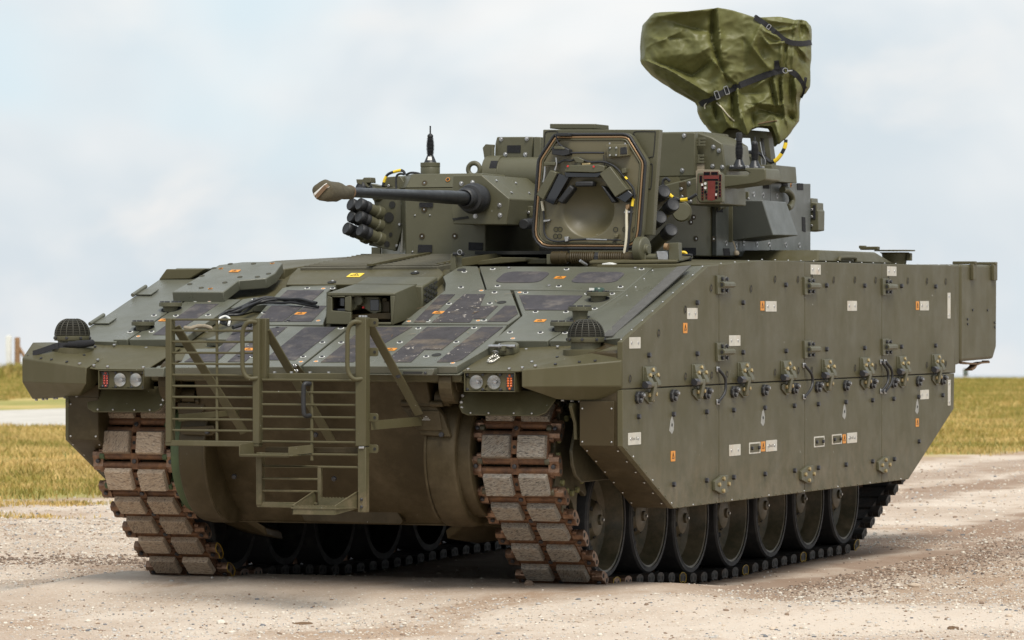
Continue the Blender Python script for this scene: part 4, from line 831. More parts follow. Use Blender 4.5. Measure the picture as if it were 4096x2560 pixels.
for s in (1, -1):
    for k in range(NL):
        p = on_path(k*pitch+.05); q0, q1 = on_path(k*pitch+.05-.05), on_path(k*pitch+.05+.05); t = V(0, q1[0]-q0[0], q1[1]-q0[1]).normalized()
        nrm = V(0, t.z, -t.y)                          # outward
        rot = Matrix((t.cross(nrm), t, nrm)).transposed()
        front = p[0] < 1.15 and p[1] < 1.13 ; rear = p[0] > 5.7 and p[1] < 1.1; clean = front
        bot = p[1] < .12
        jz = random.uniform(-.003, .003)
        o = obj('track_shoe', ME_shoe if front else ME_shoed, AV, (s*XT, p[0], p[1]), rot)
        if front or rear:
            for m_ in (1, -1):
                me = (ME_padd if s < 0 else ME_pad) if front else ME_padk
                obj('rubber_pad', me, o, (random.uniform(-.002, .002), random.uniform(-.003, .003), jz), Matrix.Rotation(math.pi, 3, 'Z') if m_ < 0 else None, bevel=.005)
        # joint hardware sits half a pitch ahead
        pj = on_path((k+.5)*pitch+.05); q0, q1 = on_path((k+.5)*pitch), on_path((k+.5)*pitch+.1); tj = V(0, q1[0]-q0[0], q1[1]-q0[1]).normalized(); nj = V(0, tj.z, -tj.y); rj = Matrix((tj.cross(nj), tj, nj)).transposed()
        rel = rot.transposed() @ (V(0, pj[0]-p[0], pj[1]-p[1])); rr_ = rot.transposed() @ rj
        if p[1] < 1.13:
            obj('guide_horn', ME_horn, o, rel, rr_)
            for m_ in (1, -1):
                rm = rr_ @ (Matrix.Rotation(math.pi, 3, 'Z') if m_ < 0 else Matrix.Identity(3))
                obj('end_connector', ME_con if front else ME_cond, o, rel, rm, bevel=.004)
                if (s > 0 and m_*tj.cross(nj).x > 0 and k % 6 == 2 and bot) or (s < 0 and m_*tj.cross(nj).x > 0 and k in (6, 7)):
                    obj('yellow_mark', ME_ymark, o, rel, rm)
# road wheels
def wheel():
    root = empty('road_wheel', (0, 0, 0), AV)
    xo = .21
    b = MB(); b.lathe([(WR-.032, xo-.012), (WR-.028, xo), (WR-.008, xo), (WR, xo-.012), (WR, .04), (WR-.035, .04)], (0, 0, 0), (1, 0, 0), 48, caps=False); obj('tyre', b.mesh('tyre', 'tyre', 30), root)
    b = MB(); b.lathe([(WR-.032, xo-.004), (WR-.045, xo-.008), (WR-.058, xo-.05), (WR-.075, xo-.10), (WR-.11, xo-.125), (.15, xo-.13), (.125, xo-.13), (.118, xo-.10), (.112, xo-.085), (.09, xo-.055), (.05, xo-.042), (.03, xo-.042), (.028, xo-.028), (.016, xo-.024), (0, xo-.024)], (0, 0, 0), (1, 0, 0), 48, caps=False); obj('rim', b.mesh('rim', 'wheel', 30), root)
    b = MB(); b.lathe([(WR-.032, xo-.004), (WR-.034, xo+.002), (WR-.026, xo+.002), (WR-.026, xo-.004)], (0, 0, 0), (1, 0, 0), 48, closed=True); obj('rim_edge', b.mesh('rim_edge', 'tyre', 30), root)
    b = MB(); b.lathe([(WR, -.03), (WR, -.21), (WR-.04, -.21), (WR-.04, -.03)], (0, 0, 0), (1, 0, 0), 40, closed=True); b.lathe([(.26, -.05), (.08, -.02), (.08, .06)], (0, 0, 0), (1, 0, 0), 32); obj('inner_wheel', b.mesh('inner_wheel', 'tyre', 30), root)
    for k in range(8):
        a = 2*math.pi*k/8+.2; put('bolt', ME_hex, root, (xo-.13, .175*math.cos(a), .175*math.sin(a)), (1, 0, 0))
    for k in range(6):
        a = 2*math.pi*k/6+.4; b = MB(); b.lathe([(.016, 0), (.015, .006), (.008, .008), (0, .008)], (0, 0, 0), (0, 0, 1), 10); obj('hub_plug', b.mesh('hub_plug', 'seam'), root, (xo-.067, .092*math.cos(a), .092*math.sin(a)), frame((1, .5*math.cos(a), .5*math.sin(a))))
    put('bolt', ME_silver, root, (xo-.024, 0, 0), (1, 0, 0))
    return root
def copy_tree(o, par):
    c = o.copy(); COL.objects.link(c); c.parent = par
    for ch in o.children: copy_tree(ch, c)
    return c
wh = wheel()
n_w = 0
for s in (1, -1):
    for y, z in zip(WY, WZ):
        o = wh if n_w == 0 else copy_tree(wh, AV); n_w += 1
        o.location = (s*XT, y, z); o.rotation_euler = (random.uniform(0, 6), 0, 0 if s > 0 else math.pi)
ME_spb = hexbolt('sprocket_bolt', mat('sprocket_bolt_paint', (.17, .165, .07), .5), .018, .018)
# sprockets and idlers
for s in (1, -1):
    for (cy, cz, r_, tooth, nm) in ((.42, .84, .305, True, 'sprocket'), (6.74, .80, .26, False, 'idler')):
        root = empty(nm, (s*XT, cy, cz), AV)
        for xk in (.205, -.215):
            b = MB(); pts = []
            nT = 11
            if tooth:
                for i in range(nT):
                    for da, rr in ((-.18, .285), (-.10, .255), (.0, .245), (.10, .255), (.18, .285), (.24, .335), (.285, .34), (.33, .335)):
                        a = 2*math.pi*i/nT + da*.571/.57+.1; pts.append((xk, rr*math.cos(a), rr*math.sin(a)))
                b.prism(pts, (-.03 if xk > 0 else .03, 0, 0))
            else: b.cyl((xk, 0, 0), (xk-.04*(1 if xk > 0 else -1), 0, 0), r_, n=40)
            dk_ = obj('toothed_ring' if tooth else 'idler_disc', b.mesh(nm+'_disc', 'green' if (s < 0 and tooth) else 'wheel', 25), root, bevel=.004)
            if tooth:
                for i in range(16):
                    a = 2*math.pi*i/16
                    obj('bolt', ME_spb, root, (xk+(.0 if xk > 0 else -.0), .215*math.cos(a), .215*math.sin(a)), frame((1 if xk > 0 else -1, 0, 0)))
        b = MB(); b.cyl((-.20, 0, 0), (.18, 0, 0), .16, n=32); b.cyl((.15, 0, 0), (.20, 0, 0), .19, n=32); obj('hub', b.mesh('hub', 'wheel'), root)

# ---------------------------------------------------------------- flank armour
FX = 1.8
YB = [0.0, 1.632, 3.256, 4.883, 6.605]; ZS = 1.205; ZL = .526
flank = [(0, .895), (0, 1.461), (1.44, 1.880), (1.636, 1.890), (2.402, 1.921), (6.605, 1.925), (6.605, 1.205), (6.575, .96), (5.49, ZL), (.842, ZL)]
for s in (1, -1):
  if s > 0:
    b = MB(); ins = [(0.012, .90), (0.012, 1.40), (1.44, 1.815), (1.636, 1.835), (2.402, 1.88), (6.595, 1.885), (6.595, 1.205), (6.56, .965), (5.485, ZL+.006), (.85, ZL+.006)]
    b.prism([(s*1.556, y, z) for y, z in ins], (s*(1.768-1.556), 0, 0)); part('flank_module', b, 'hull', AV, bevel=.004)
    ups = [[(0, ZS), (0, 1.461), (1.44, 1.880), (1.632, 1.890), (1.632, ZS)], [(1.632, ZS), (1.632, 1.890), (2.402, 1.921), (3.256, 1.922), (3.256, ZS)], [(3.256, ZS), (3.256, 1.922), (4.883, 1.924), (4.883, ZS)], [(4.883, ZS), (4.883, 1.924), (6.605, 1.925), (6.59, ZS)]]
    los = [[(0, .895), (0, ZS), (1.632, ZS), (1.632, ZL), (.842, ZL)], [(1.632, ZL), (1.632, ZS), (3.256, ZS), (3.256, ZL)], [(3.256, ZL), (3.256, ZS), (4.883, ZS), (4.883, ZL)], [(4.883, ZL), (4.883, ZS), (6.59, ZS), (6.575, .96), (5.49, ZL)]]
    FP = []
    for k, q in enumerate(ups+los):
        P_ = inset([V(s*FX, y, z) for y, z in q], .0035 if k < 4 else .004, (1, 0, 0)); b = MB(); b.prism(P_, (-s*.03, 0, 0)); FP.append(part('flank_panel', b, 'paint', AV, bevel=.0025))
    PANELS = FP
  else:                                                # far side: plain skirt, no raised armour
    pf = [(0, .90), (0, 1.21), (6.595, 1.21), (6.595, .965), (5.485, .532), (.78, .532)]
    b = MB(); b.prism([(-1.32, y, z) for y, z in pf], (-.19, 0, 0)); part('flank_module', b, 'hull', AV, bevel=.004)
    for k in range(4):
        b = MB(); y0, y1 = (0, 1.65, 3.3, 4.95)[k]+.004, (1.65, 3.3, 4.95, 6.59)[k]-.004
        q = [(y0, .90 if k == 0 else .53), (y0, 1.21), (y1, 1.21), (y1, .96 if k == 3 else .53)] + ([(.78, .53)] if k == 0 else []) 
        b.prism([(-1.53, y, z) for y, z in q], (.02, 0, 0)); part('flank_panel', b, 'paint', AV, bevel=.002)
    b = MB(); b.prism([(-1.64, .30, 1.205), (-1.64, .30, GZ(.3)-.06), (-1.64, 1.68, GZ(1.68)-.06), (-1.64, 6.59, 1.88), (-1.64, 6.59, 1.205)], (.18, 0, 0)); part('far_sponson', b, 'paint', AV, bevel=.006)

for s in (1, -1):
    # front wall of the module and its bent skirt
    b = MB(); xa, xb = (1.558, 1.755) if s > 0 else (1.322, 1.508); b.prism([(s*xa, -.004, .90), (s*xb, -.004, .90), (s*xb, -.004, 1.14), (s*xa, -.004, 1.14)], (0, .012, 0)); fw_ = part('module_front', b, 'hull', AV, bevel=.002)
    for x_, z_ in ((xa+.015, 1.10), (xb-.015, 1.10), (xa+.015, .92), (xb-.015, .92)): put('rivet', ME_rivet, fw_, (s*x_, -.004, z_), (0, -1, 0))
    for i in range(6):
        t = (i+.4)/6
        for x_ in (xa+.02, xb): put('rivet', ME_rivet, fw_, (s*x_, .0+.85*t+.0, .898-.372*t-.002), (0, -.4, -1))
    b = MB(); b.prism([(s*1.43, y, z) for y, z in [(0.312,1.086),(0.226,0.96),(0.177,0.868),(0.189,0.79),(0.238,0.729),(0.324,0.689),(0.778,0.689),(1.089,0.841),(1.089,1.07)]], (s*.02, 0, 0)); part('sprocket_guard', b, 'wheel', AV, bevel=.004)
def panel_of(y, z):
    k = sum(y > v for v in YB[1:4]); return PANELS[k if z > ZS else k+4]
def fput(name, me, y, z, lift=0, up=(0, 0, 1)):
    return put(name, me, panel_of(y, z), (FX+lift, y, z), (1, 0, 0), up)
hexes = [(0.416,1.384),(1.231,1.671),(1.231,1.384),(2.052,1.672),(2.051,1.384),(2.862,1.778),(2.868,1.385),(0.249,1.053),(0.825,1.053),(1.398,1.054),(1.881,1.054),(2.46,1.055),(3.031,1.056),(3.677,1.778),(4.486,1.78),(5.306,1.781),(6.107,1.781),(3.682,1.388),(4.486,1.389),(5.306,1.39),(6.107,1.391),(3.511,1.056),(4.083,1.057),(4.659,1.058),(5.131,1.058),(5.704,1.06),(6.282,1.06),(0.829,0.665),(1.397,0.667),(1.882,0.668),(2.463,0.667),(3.036,0.668),(3.512,0.669),(4.086,0.67),(4.66,0.672),(5.144,0.671),(5.714,0.769)]
for y, z in hexes: fput('bolt', ME_hex, y, z)
rec = [(1.487,1.754),(2.213,1.753),(1.037,1.633),(0.588,1.504),(0.121,1.26),(0.587,1.257),(1.04,1.26),(1.495,1.26),(1.77,1.26),(2.232,1.262),(2.667,1.811),(3.114,1.812),(2.666,1.261),(3.123,1.264),(3.394,1.821),(3.842,1.813),(4.289,1.815),(4.741,1.816),(5.021,1.822),(5.468,1.815),(5.917,1.816),(6.37,1.816),(3.393,1.264),(3.855,1.271),(4.294,1.267),(4.741,1.268),(5.006,1.269),(5.473,1.267),(5.914,1.266),(6.37,1.268)]
_b = MB(); _b.lathe([(.024, 0), (.024, .0025), (.021, .0025)], (0, 0, 0), (0, 0, 1), 24, caps=False); _b.mi = 1; _b.lathe([(.021, .0012), (0, .0012)], (0, 0, 0), (0, 0, 1), 24, caps=False); _b.mi = 2; _b.lathe([(.011, .0012), (.011, .002), (0, .002)], (.005, 0, 0), (0, 0, 1), 12)
ME_well2 = _b.mesh('bolt_well', ['paint', 'seam', 'hull'], 30)
for y, z in rec: fput('bolt_well', ME_well2, y, z)
# hinged clamps across the long joint
def clamp_parts(par, y, z):                            # (y, z) is the top bolt
    x = FX
    def P2(l, x0): return [(x0, y+a, z+c) for a, c in l]
    def ext(l, y0, y1): return [(x+a, y+y0, z+c) for a, c in l], (0, y1-y0, 0)
    b = MB(); b.prism(P2([(-.125, .02), (.065, .02), (.065, -.062), (-.125, -.062)], x), (.006, 0, 0)); cl = part('panel_clamp', b, 'turret', par, bevel=.002)
    b = MB(); b.prism(*ext([(.004, .018), (.014, .016), (.022, -.028), (.004, -.028)], -.105, .065)); part('clamp_plate', b, 'turret', cl, bevel=.002)
    for y0, y1 in ((-.105, -.047), (.008, .065)):
        b = MB(); b.prism(*ext([(.004, -.028), (.022, -.028), (.043, -.070), (.043, -.086), (.034, -.096), (.018, -.090), (.004, -.06)], y0, y1)); part('clamp_fork', b, 'turret', cl, bevel=.003)
    b = MB(); b.prism(*ext([(.020, -.062), (.040, -.066), (.042, -.088), (.024, -.170), (.008, -.176), (.008, -.14), (.022, -.095)], -.043, .004)); part('clamp_arm', b, 'turret', cl, bevel=.003)
    b = MB(); b.prism(P2([(-.12, -.125), (-.10, -.118), (.085, -.118), (.095, -.135), (.07, -.155), (.01, -.185), (-.03, -.185), (-.12, -.150)], x), (.010, 0, 0)); part('clamp_foot', b, 'turret', cl, bevel=.002)
    b = MB(); b.cyl((x+.030, y-.165, z-.080), (x+.030, y-.105, z-.080), .022, n=6); part('pivot_bolt', b, 'bolt', cl, bevel=.003)
    for a, c in ((0, 0), (-.046, -.029), (.078, -.029), (-.05, -.135), (.062, -.132), (.005, -.162)): put('bolt', ME_gold, cl, (x+(.014 if c == 0 else .021 if c > -.1 else .009), y+a-(0 if c == 0 else .02 if c > -.1 else 0), z+c), (1, 0, .2 if c > -.1 else 0))
for y, z in [(0.448,1.303),(1.271,1.306),(2.088,1.307),(2.902,1.308),(3.715,1.309),(4.523,1.31),(5.342,1.311),(6.151,1.314)]:
    clamp_parts(AV, y, z)
# seam brackets: barrel between four bolts
ME_hexw = hexbolt('washer_bolt', 'bolt', .0105, .012); _b = MB(); _b.lathe([(.0135, 0), (.0135, .002), (0, .002)], (0, 0, 0), (0, 0, 1), 16); ME_wash = _b.mesh('washer', 'silver')
for y, z in [(1.677,1.773),(1.676,1.39),(3.327,1.773),(3.327,1.39),(4.977,1.775),(4.976,1.391)]:
    b = MB(); b.prism([(FX, y+a, z+c) for a, c in ((-.115, .053), (.02, .053), (.02, -.053), (-.105, -.053))], (.014, 0, 0)); br = part('seam_bracket', b, 'turret', AV, bevel=.002)
    b = MB(); b.cyl((FX+.022, y-.06, z), (FX+.022, y+.14, z), .019, n=8); b.mi = 1; b.cyl((FX+.022, y-.0615, z), (FX+.022, y-.0605, z), .011, n=14); part('bracket_barrel', b, ['turret', 'seam'], br, bevel=.002)
    for a, c in ((-.035, .033), (.045, .033), (-.035, -.034), (.045, -.034)):
        put('washer', ME_wash, br, (FX+.012, y+a, z+c), (1, 0, 0)); put('bolt', ME_hexw, br, (FX+.015, y+a, z+c), (1, 0, 0))
for y, z in [(1.641,0.633),(3.272,0.635),(4.893,0.639)]:
    b = MB(); b.prism([(FX, y+a, z+c) for a, c in ((0, .054), (.105, .052), (.11, .035), (.085, .02), (.085, -.02), (.112, -.035), (.112, -.049), (0, -.053), (-.13, -.026), (-.134, .026))], (.018, 0, 0)); br = part('skirt_bracket', b, 'turret', AV, bevel=.003)
    for a, c in ((.013, .035), (-.064, .004), (.008, -.034)): put('bolt', ME_gold, br, (FX+.017, y+a, z+c), (1, 0, 0))
    put('bolt', ME_gold, br, (FX, y+.157, z), (1, 0, 0))
# black lashing anchors
_b = MB(); _b.prism([(.062*math.cos(a)*(1 if abs(math.cos(a)) < .8 else .9), .036*math.sin(a), 0) for a in [2*math.pi*(i+.5)/8 for i in range(8)]], (0, 0, .016)); _b.lathe([(.020, .016), (.018, .030), (0, .030)], (.012, .013, 0), (0, 0, 1), 10); _b.lathe([(.016, .016), (.014, .026), (0, .026)], (.0, -.015, 0), (0, 0, 1), 10)
ME_anc = _b.mesh('lashing_anchor', mat('black_enamel', (.02, .02, .021), .3, spec=.6), 30)
for y, z in [(0.25,1.156),(0.826,1.156),(1.402,1.158),(1.886,1.158),(2.456,1.158),(3.038,1.159),(3.506,1.16),(4.088,1.159),(4.662,1.163),(5.134,1.161),(5.71,1.161),(6.289,1.163)]:
    o = fput('lashing_anchor', ME_anc, y, z, bevel=.002) if 0 else put('lashing_anchor', ME_anc, AV, (FX, y, z), (1, 0, 0), bevel=.002)
    put('bolt', ME_silver, o, (.012, .013, .029), (0, 0, 1), (0, 1, 0))
# bare metal plates with two dimples, framed ones, and the orange labels
ME_dim = None
_b = MB(); _b.lathe([(.010, 0), (.009, .002), (.005, .001), (0, .0005)], (0, 0, 0), (0, 0, 1), 12, caps=False); ME_dim = _b.mesh('dimple', 'silver', 60)
def bare(y, z, wy, hz, frame_only=False, tall=False):
    p = panel_of(y, z); b = MB()
    b.prism([(FX+.0002, y+a, z+c) for a, c in rrect(wy, hz, .004, 2)], (.0016, 0, 0)); o = part('bare_plate', b, 'pad', p, smooth=0)
    if frame_only:
        b = MB(); b.prism([(FX+.0018, y+a, z+c) for a, c in rrect(wy*.84, hz*.74, .004, 2)], (.0012, 0, 0)); part('painted_centre', b, 'paint', o, smooth=0)
    for k in (-1, 1):
        q = (FX+.0018+(.0012 if frame_only else 0), y+(0 if tall else k*wy*.30), z+(k*hz*.36 if tall else 0)); put('dimple', ME_hexw if frame_only else ME_dim, o, q, (1, 0, 0))
    return o
bp = [(0.2,1.453,0.181,0.061),(1.159,1.61,0.18,0.062),(2.593,1.65,0.206,0.061),(1.913,1.453,0.205,0.061),(3.472,1.873,0.202,0.06),(4.232,1.653,0.203,0.062),(5.102,1.875,0.209,0.061),(5.861,1.654,0.204,0.061),(5.86,1.072,0.204,0.061),(0.194,0.935,0.205,0.066),(1.916,0.823,0.206,0.065),(2.601,0.829,0.208,0.066),(4.231,0.832,0.21,0.064)]
TXT = {9: '1st L', 11: '2nd L', 12: '3rd L'}
for i, q in enumerate(bp):
    o = bare(*q)
    if i in TXT:                                        # the pen marks on the plates
        cu = bpy.data.curves.new('t', 'FONT'); cu.body = TXT[i]; cu.size = .028; cu.align_x = 'CENTER'; cu.align_y = 'CENTER'; cu.extrude = .0002
        tmp = bpy.data.objects.new('t', cu); me = bpy.data.meshes.new_from_object(tmp); bpy.data.objects.remove(tmp); me.materials.clear(); me.materials.append(M['bolt'])
        t_ = put('pen_mark', me, o, (FX+.0022, q[0], q[1]), (1, 0, 0)); t_.scale = (1.8, .9, 1)
for q in [(6.451,1.655,0.072,0.172),(6.457,1.074,0.065,0.172)]: bare(*q, tall=True)
for q in [(2.283,0.825,0.211,0.066),(3.545,0.827,0.212,0.065),(3.91,0.832,0.206,0.061)]: bare(*q, frame_only=True)
for q in [(1.037,1.529,0.07,0.057),(2.428,1.653,0.072,0.055),(5.695,1.655,0.071,0.056),(5.691,0.892,0.071,0.054),(0.829,0.821,0.074,0.058),(2.441,0.829,0.076,0.058),(4.065,0.83,0.067,0.056)]:
    put('warning_label', label_mesh('flank_label', q[2], q[3]), panel_of(q[0], q[1]), (FX+.0004, q[0], q[1]), (1, 0, 0))
# scuffed drain holes
for y, z in [(0.812,0.994),(2.441,0.997),(4.071,0.999),(5.691,0.995)]:
    b = MB(); b.prism([(FX+.0002, y+a, z+c) for a, c in ((-.045, -.03), (-.02, .03), (.01, .055), (.035, .01), (.03, -.03), (0, -.05))], (.0008, 0, 0)); o = part('scuff', b, mat('scuffed_metal', (.27, .27, .25), .5, var=.3, vscale=60), panel_of(y, z), smooth=0)
    b = MB(); b.lathe([(.010, 0), (.010, .001), (0, .001)], (0, 0, 0), (0, 0, 1), 12); put('drain_hole', b.mesh('drain_hole', 'seam'), o, (FX+.001, y, z), (1, 0, 0))
# black earthing straps over the seams
for a, c_, e_ in [((1.8,1.593,1.292),(1.8,1.662,1.202),(1.8,1.593,1.106)),((1.8,3.222,1.295),(1.8,3.319,1.2),(1.8,3.226,1.105)),((1.8,4.849,1.297),(1.8,4.929,1.202),(1.8,4.849,1.111)),((1.8,4.938,1.296),(1.8,5.017,1.205),(1.8,4.937,1.109))]:
    a, c_, e_ = V(a), V(c_), V(e_); k = V(.03, 0, 0)
    b = MB(); b.tube(catmull([a+V(.01, 0, 0), a+(c_-a)*.5+V(.028, .02, 0), c_+k, e_+(c_-e_)*.5+V(.028, .02, 0), e_+V(.01, 0, 0)], 6), .0085, 8); o = part('earth_strap', b, 'dark', AV)
    for p in (a, e_):
        b = MB(); b.box(p+V(.006, 0, 0), (.010, .045, .03)); part('strap_lug', b, 'silver', o, bevel=.003); put('bolt', ME_small, o, p+V(.011, 0, 0), (1, 0, 0))
# small rivets along the lower edge, skirt chamfer and top edge
for i in range(34):
    y = .9+4.55*i/33; fput('rivet', ME_rivet if i % 5 == 2 else ME_rivetp, y, ZL+.012)
for i in range(8):
    t = (i+.5)/8; put('rivet', ME_rivet if i % 3 == 1 else ME_rivetp, PANELS[4], (FX, .84*t+.02, .895-.369*t+.012), (1, 0, 0))
for i in range(20):
    y = 1.7+4.8*i/19; put('rivet', ME_rivet, AV if 0 else PANELS[min(3, int((y)/1.633))], (FX-.012, y, 1.924 if y > 2.4 else 1.892+.03*(y-1.64)/.76), (0, 0, 1))

# ---------------------------------------------------------------- roof, rear stowage
b = MB(); b.prism([(-1.78, 1.640, 1.886), (1.78, 1.640, 1.886), (1.78, 2.402, 1.917), (1.78, 6.59, 1.921), (-1.78, 6.59, 1.921), (-1.78, 2.402, 1.917)][:0] or [(1.05, 1.66, 1.89), (1.785, 1.64, 1.8885), (1.785, 2.402, 1.9195), (1.785, 6.6, 1.9235), (1.05, 6.6, 1.9235), (1.05, 2.4, 1.93)], (0, 0, -.03)); rs = part('roof_skin', b, 'paint', AV, bevel=.003)
b = MB(); b.prism([(-1.63, 2.4, 1.91), (-1.0, 2.4, 1.92), (-1.0, 6.6, 1.92), (-1.63, 6.6, 1.91)], (0, 0, -.03)); part('roof_skin', b, 'paint', AV, bevel=.003)
# domed hatch with handle, round ventilator on the rear roof
hz = 1.93
hb = [(1.6,4.176,1.931),(1.6,4.287,2.002),(1.6,5.517,2.021),(1.6,5.852,1.946)]
b = MB(); y0, y1, y2, y3 = [p[1] for p in hb]; zt_ = hb[1][2]
b.loft([(1.60, y0, hz), (1.60, y3, hz), (.75, y3, hz), (.75, y0, hz)], [(1.57, y1, zt_), (1.57, y2, zt_), (1.0, y2, zt_), (1.0, y1, zt_)]); rh = part('rear_hatch', b, 'paint', AV, bevel=.012)
hp = [(1.6,4.576,1.935),(1.6,4.591,1.954),(1.6,4.639,1.958),(1.6,4.883,1.961),(1.6,4.926,1.955),(1.6,4.935,1.938)]
b = MB(); b.tube(catmull([V(p)+V(.01, 0, 0) for p in hp], 4), .012, 8); part('hatch_handle', b, 'paint', rh)
vc = V((1.557,6.0,2.006))
b = MB(); b.lathe([(.072, -.10), (.085, -.01), (.10, .0)], vc, (0, 0, 1), 32); b.lathe([(.135, 0), (.135, .008), (0, .010)], vc+V(0, 0, .008), (0, 0, 1), 40); vt = part('roof_ventilator', b, 'paint', AV, bevel=.002)
b = MB(); b.box(vc+V(-.17, 0, .028), (.12, .06, .022)); b.box(vc+V(-.22, 0, .036), (.04, .05, .02)); part('ventilator_latch', b, 'paint', vt, bevel=.004)
b = MB(); b.box(vc+V(.10, 0, -.03), (.03, .04, .05)); part('ventilator_stay', b, 'paint', vt, bevel=.003)
b = MB(); b.box((.9, 5.95, 1.955), (.5, .7, .07)); part('roof_box', b, 'paint', AV, bevel=.008)
# rear stowage bin hung outboard of the tail
bx = 1.74
b = MB(); b.prism([(bx, 6.97, 1.935), (bx, 7.90, 1.938), (bx, 7.89, 1.365), (bx, 7.80, 1.285), (bx, 6.97, 1.275)], (-.75, 0, 0)); rb = part('stowage_bin', b, 'paint', AV, bevel=.02, seg=3)
b = MB(); b.prism([(bx-.01, 6.85, 1.925), (bx-.01, 6.96, 1.93), (bx-.01, 6.96, 1.26), (bx-.01, 6.82, 1.25)], (-.7, 0, 0)); part('bin_frame', b, 'paint', rb, bevel=.008)
b = MB(); b.prism([(bx-.03, 6.62, 1.90), (bx-.03, 6.86, 1.92), (bx-.03, 6.83, 1.20), (bx-.03, 6.60, 1.20)], (-.6, 0, 0)); part('bin_mount', b, 'hull', rb, bevel=.006)
b = MB(); b.prism([(bx+.008, 6.72, 1.92), (bx+.008, 6.86, 1.925), (bx+.008, 6.80, 1.20), (bx+.008, 6.66, 1.20)], (-.03, 0, 0)); part('bin_mount', b, 'paint', rb, bevel=.004)
for y_ in (7.24, 7.78):
    b = MB(); b.box((bx+.012, y_, 1.885), (.024, .09, .11)); b.box((bx-.05, y_, 1.948), (.16, .05, .02)); o = part('bin_hinge', b, 'paint', rb, bevel=.004)
for p in [(7.258,1.625),(7.642,1.623),(7.126,1.562),(7.129,1.529),(7.827,1.537),(7.834,1.505)]: put('bolt', ME_small, rb, (bx, p[0], p[1]), (1, 0, 0))
for z_ in (1.82, 1.55, 1.32):
    b = MB(); b.cyl((bx+.01, 6.70, z_+.04), (bx+.01, 6.70, z_-.04), .02); part('bin_hinge', b, 'hull', rb, bevel=.003)
b = MB(); pth = [(1.7,7.038,1.27),(1.7,7.257,1.259),(1.7,7.426,1.254),(1.7,7.392,1.23),(1.7,7.307,1.215)]; b.strip(catmull(pth, 4), (1, 0, 0), .05, .012); b.strip(catmull([(1.7,7.426,1.248),(1.7,7.563,1.26),(1.7,7.754,1.262),(1.7,7.736,1.269)], 4), (1, 0, 0), .05, .012); part('hanging_webbing', b, 'sleeve', rb)

# ---------------------------------------------------------------- turret
TU = empty('turret', (0, 4.0, 1.95), AV); TO = V(0, 4.0, 1.95)
def tl(p): return V(p)-TO
def tpart(name, mb, mats, par=None, bevel=0, smooth=38, seg=2):
    o = obj(name, mb.mesh(name, mats, smooth), TU, -TO, bevel=bevel, seg=seg); return o
def tput(name, me, pos, nrm, up=(0, 0, 1), bevel=0): return put(name, me, TU, tl(pos), nrm, up, bevel=bevel)
def sub(name, mb, mats, par, bevel=0, smooth=38): return obj(name, mb.mesh(name, mats, smooth), par, bevel=bevel)   # child of a tpart: shares its frame
ol = [(-.49, 2.5), (.03, 2.5), (.03, 3.5), (.52, 3.5), (.52, 2.62), (.62, 2.75), (1.05, 3.6), (1.05, 5.66), (.75, 5.9), (-.75, 5.9), (-1.05, 5.66), (-1.05, 3.42)]
def shrink(l, d): return [(p.x, p.y) for p in inset([V(x, y, 0) for x, y in l], d, (0, 0, 1))]
b = MB(); b.prism([(x, y, 1.958) for x, y in ol], (0, 0, .405)); body = tpart('turret_body', b, 'turret', bevel=.006)
b = MB(); b.loft([(x, y, 2.366) for x, y in ol], [(x, y, 2.452) for x, y in shrink(ol, .045)]); tpart('turret_roof', b, 'turret', bevel=.006)
b = MB(); b.box((.27, 3.42, 2.15), (.48, .02, .40)); b.box((.27, 2.9, 1.97), (.5, 1.1, .02)); tpart('gun_slot_shade', b, 'seam')  # added black sheets that paint the shade inside the gun slot
# add-on plates on the flank of the turret, with open joints between them
for (ya, yb_) in ((3.72, 4.16), (4.165, 4.80), (4.805, 5.66)):
    b = MB(); b.prism([(1.053, ya, 1.962), (1.053, yb_, 1.966), (1.053, yb_, 2.455), (1.053, ya, 2.44)], (.03, 0, 0)); tpart('turret_side_plate', b, 'turretgrey', bevel=.004)
TX = 1.083
VEL = label = None
def velcro(pts, off):
    b = MB(); b.prism([V(p) for p in pts], off); tpart('velcro_patch', b, 'velcro', smooth=0)
for l in [[(1.083,3.847,2.01),(1.083,3.963,2.012),(1.083,3.98,1.966),(1.083,3.864,1.965)],[(1.083,4.778,2.01),(1.083,4.896,2.011),(1.083,4.912,1.965),(1.083,4.793,1.964)],[(1.083,5.421,2.016),(1.083,5.547,2.017),(1.083,5.561,1.972),(1.083,5.438,1.97)],[(1.083,5.037,2.451),(1.083,5.155,2.454),(1.083,5.162,2.408),(1.083,5.041,2.405)],[(1.083,5.362,2.452),(1.083,5.485,2.453),(1.083,5.492,2.409),(1.083,5.371,2.407)],[(1.083,4.645,2.445),(1.083,4.767,2.447),(1.083,4.772,2.401),(1.083,4.656,2.399)],[(1.083,5.468,2.234),(1.083,5.531,2.232),(1.083,5.543,2.137),(1.083,5.477,2.143)]]: velcro(l, (.004, 0, 0))
_b = MB(); _b.lathe([(.0175, 0), (.0175, .003), (.011, .003), (.011, .001), (0, .001)], (0, 0, 0), (0, 0, 1), 20); _b.mi = 1; _b.lathe([(.006, .001), (.0055, .004), (0, .004)], (0, 0, 0), (0, 0, 1), 10)
ME_sock = _b.mesh('socket_bolt', ['silver', 'seam'], 30); ME_sock2 = ME_sock.copy(); ME_sock2.materials[0] = M['hull']; ME_sock2.materials[1] = M['silver']
for p in [(1.083,4.652,2.358),(1.083,4.935,2.359),(1.083,5.299,2.357),(1.083,3.91,2.044),(1.083,4.106,2.025),(1.083,4.252,2.047),(1.083,4.523,2.043),(1.083,4.782,2.046),(1.083,5.127,2.047),(1.083,5.419,2.049),(1.083,4.458,2.359),(1.083,4.128,2.354)]: tput('bolt', ME_sock, p, (1, 0, 0))
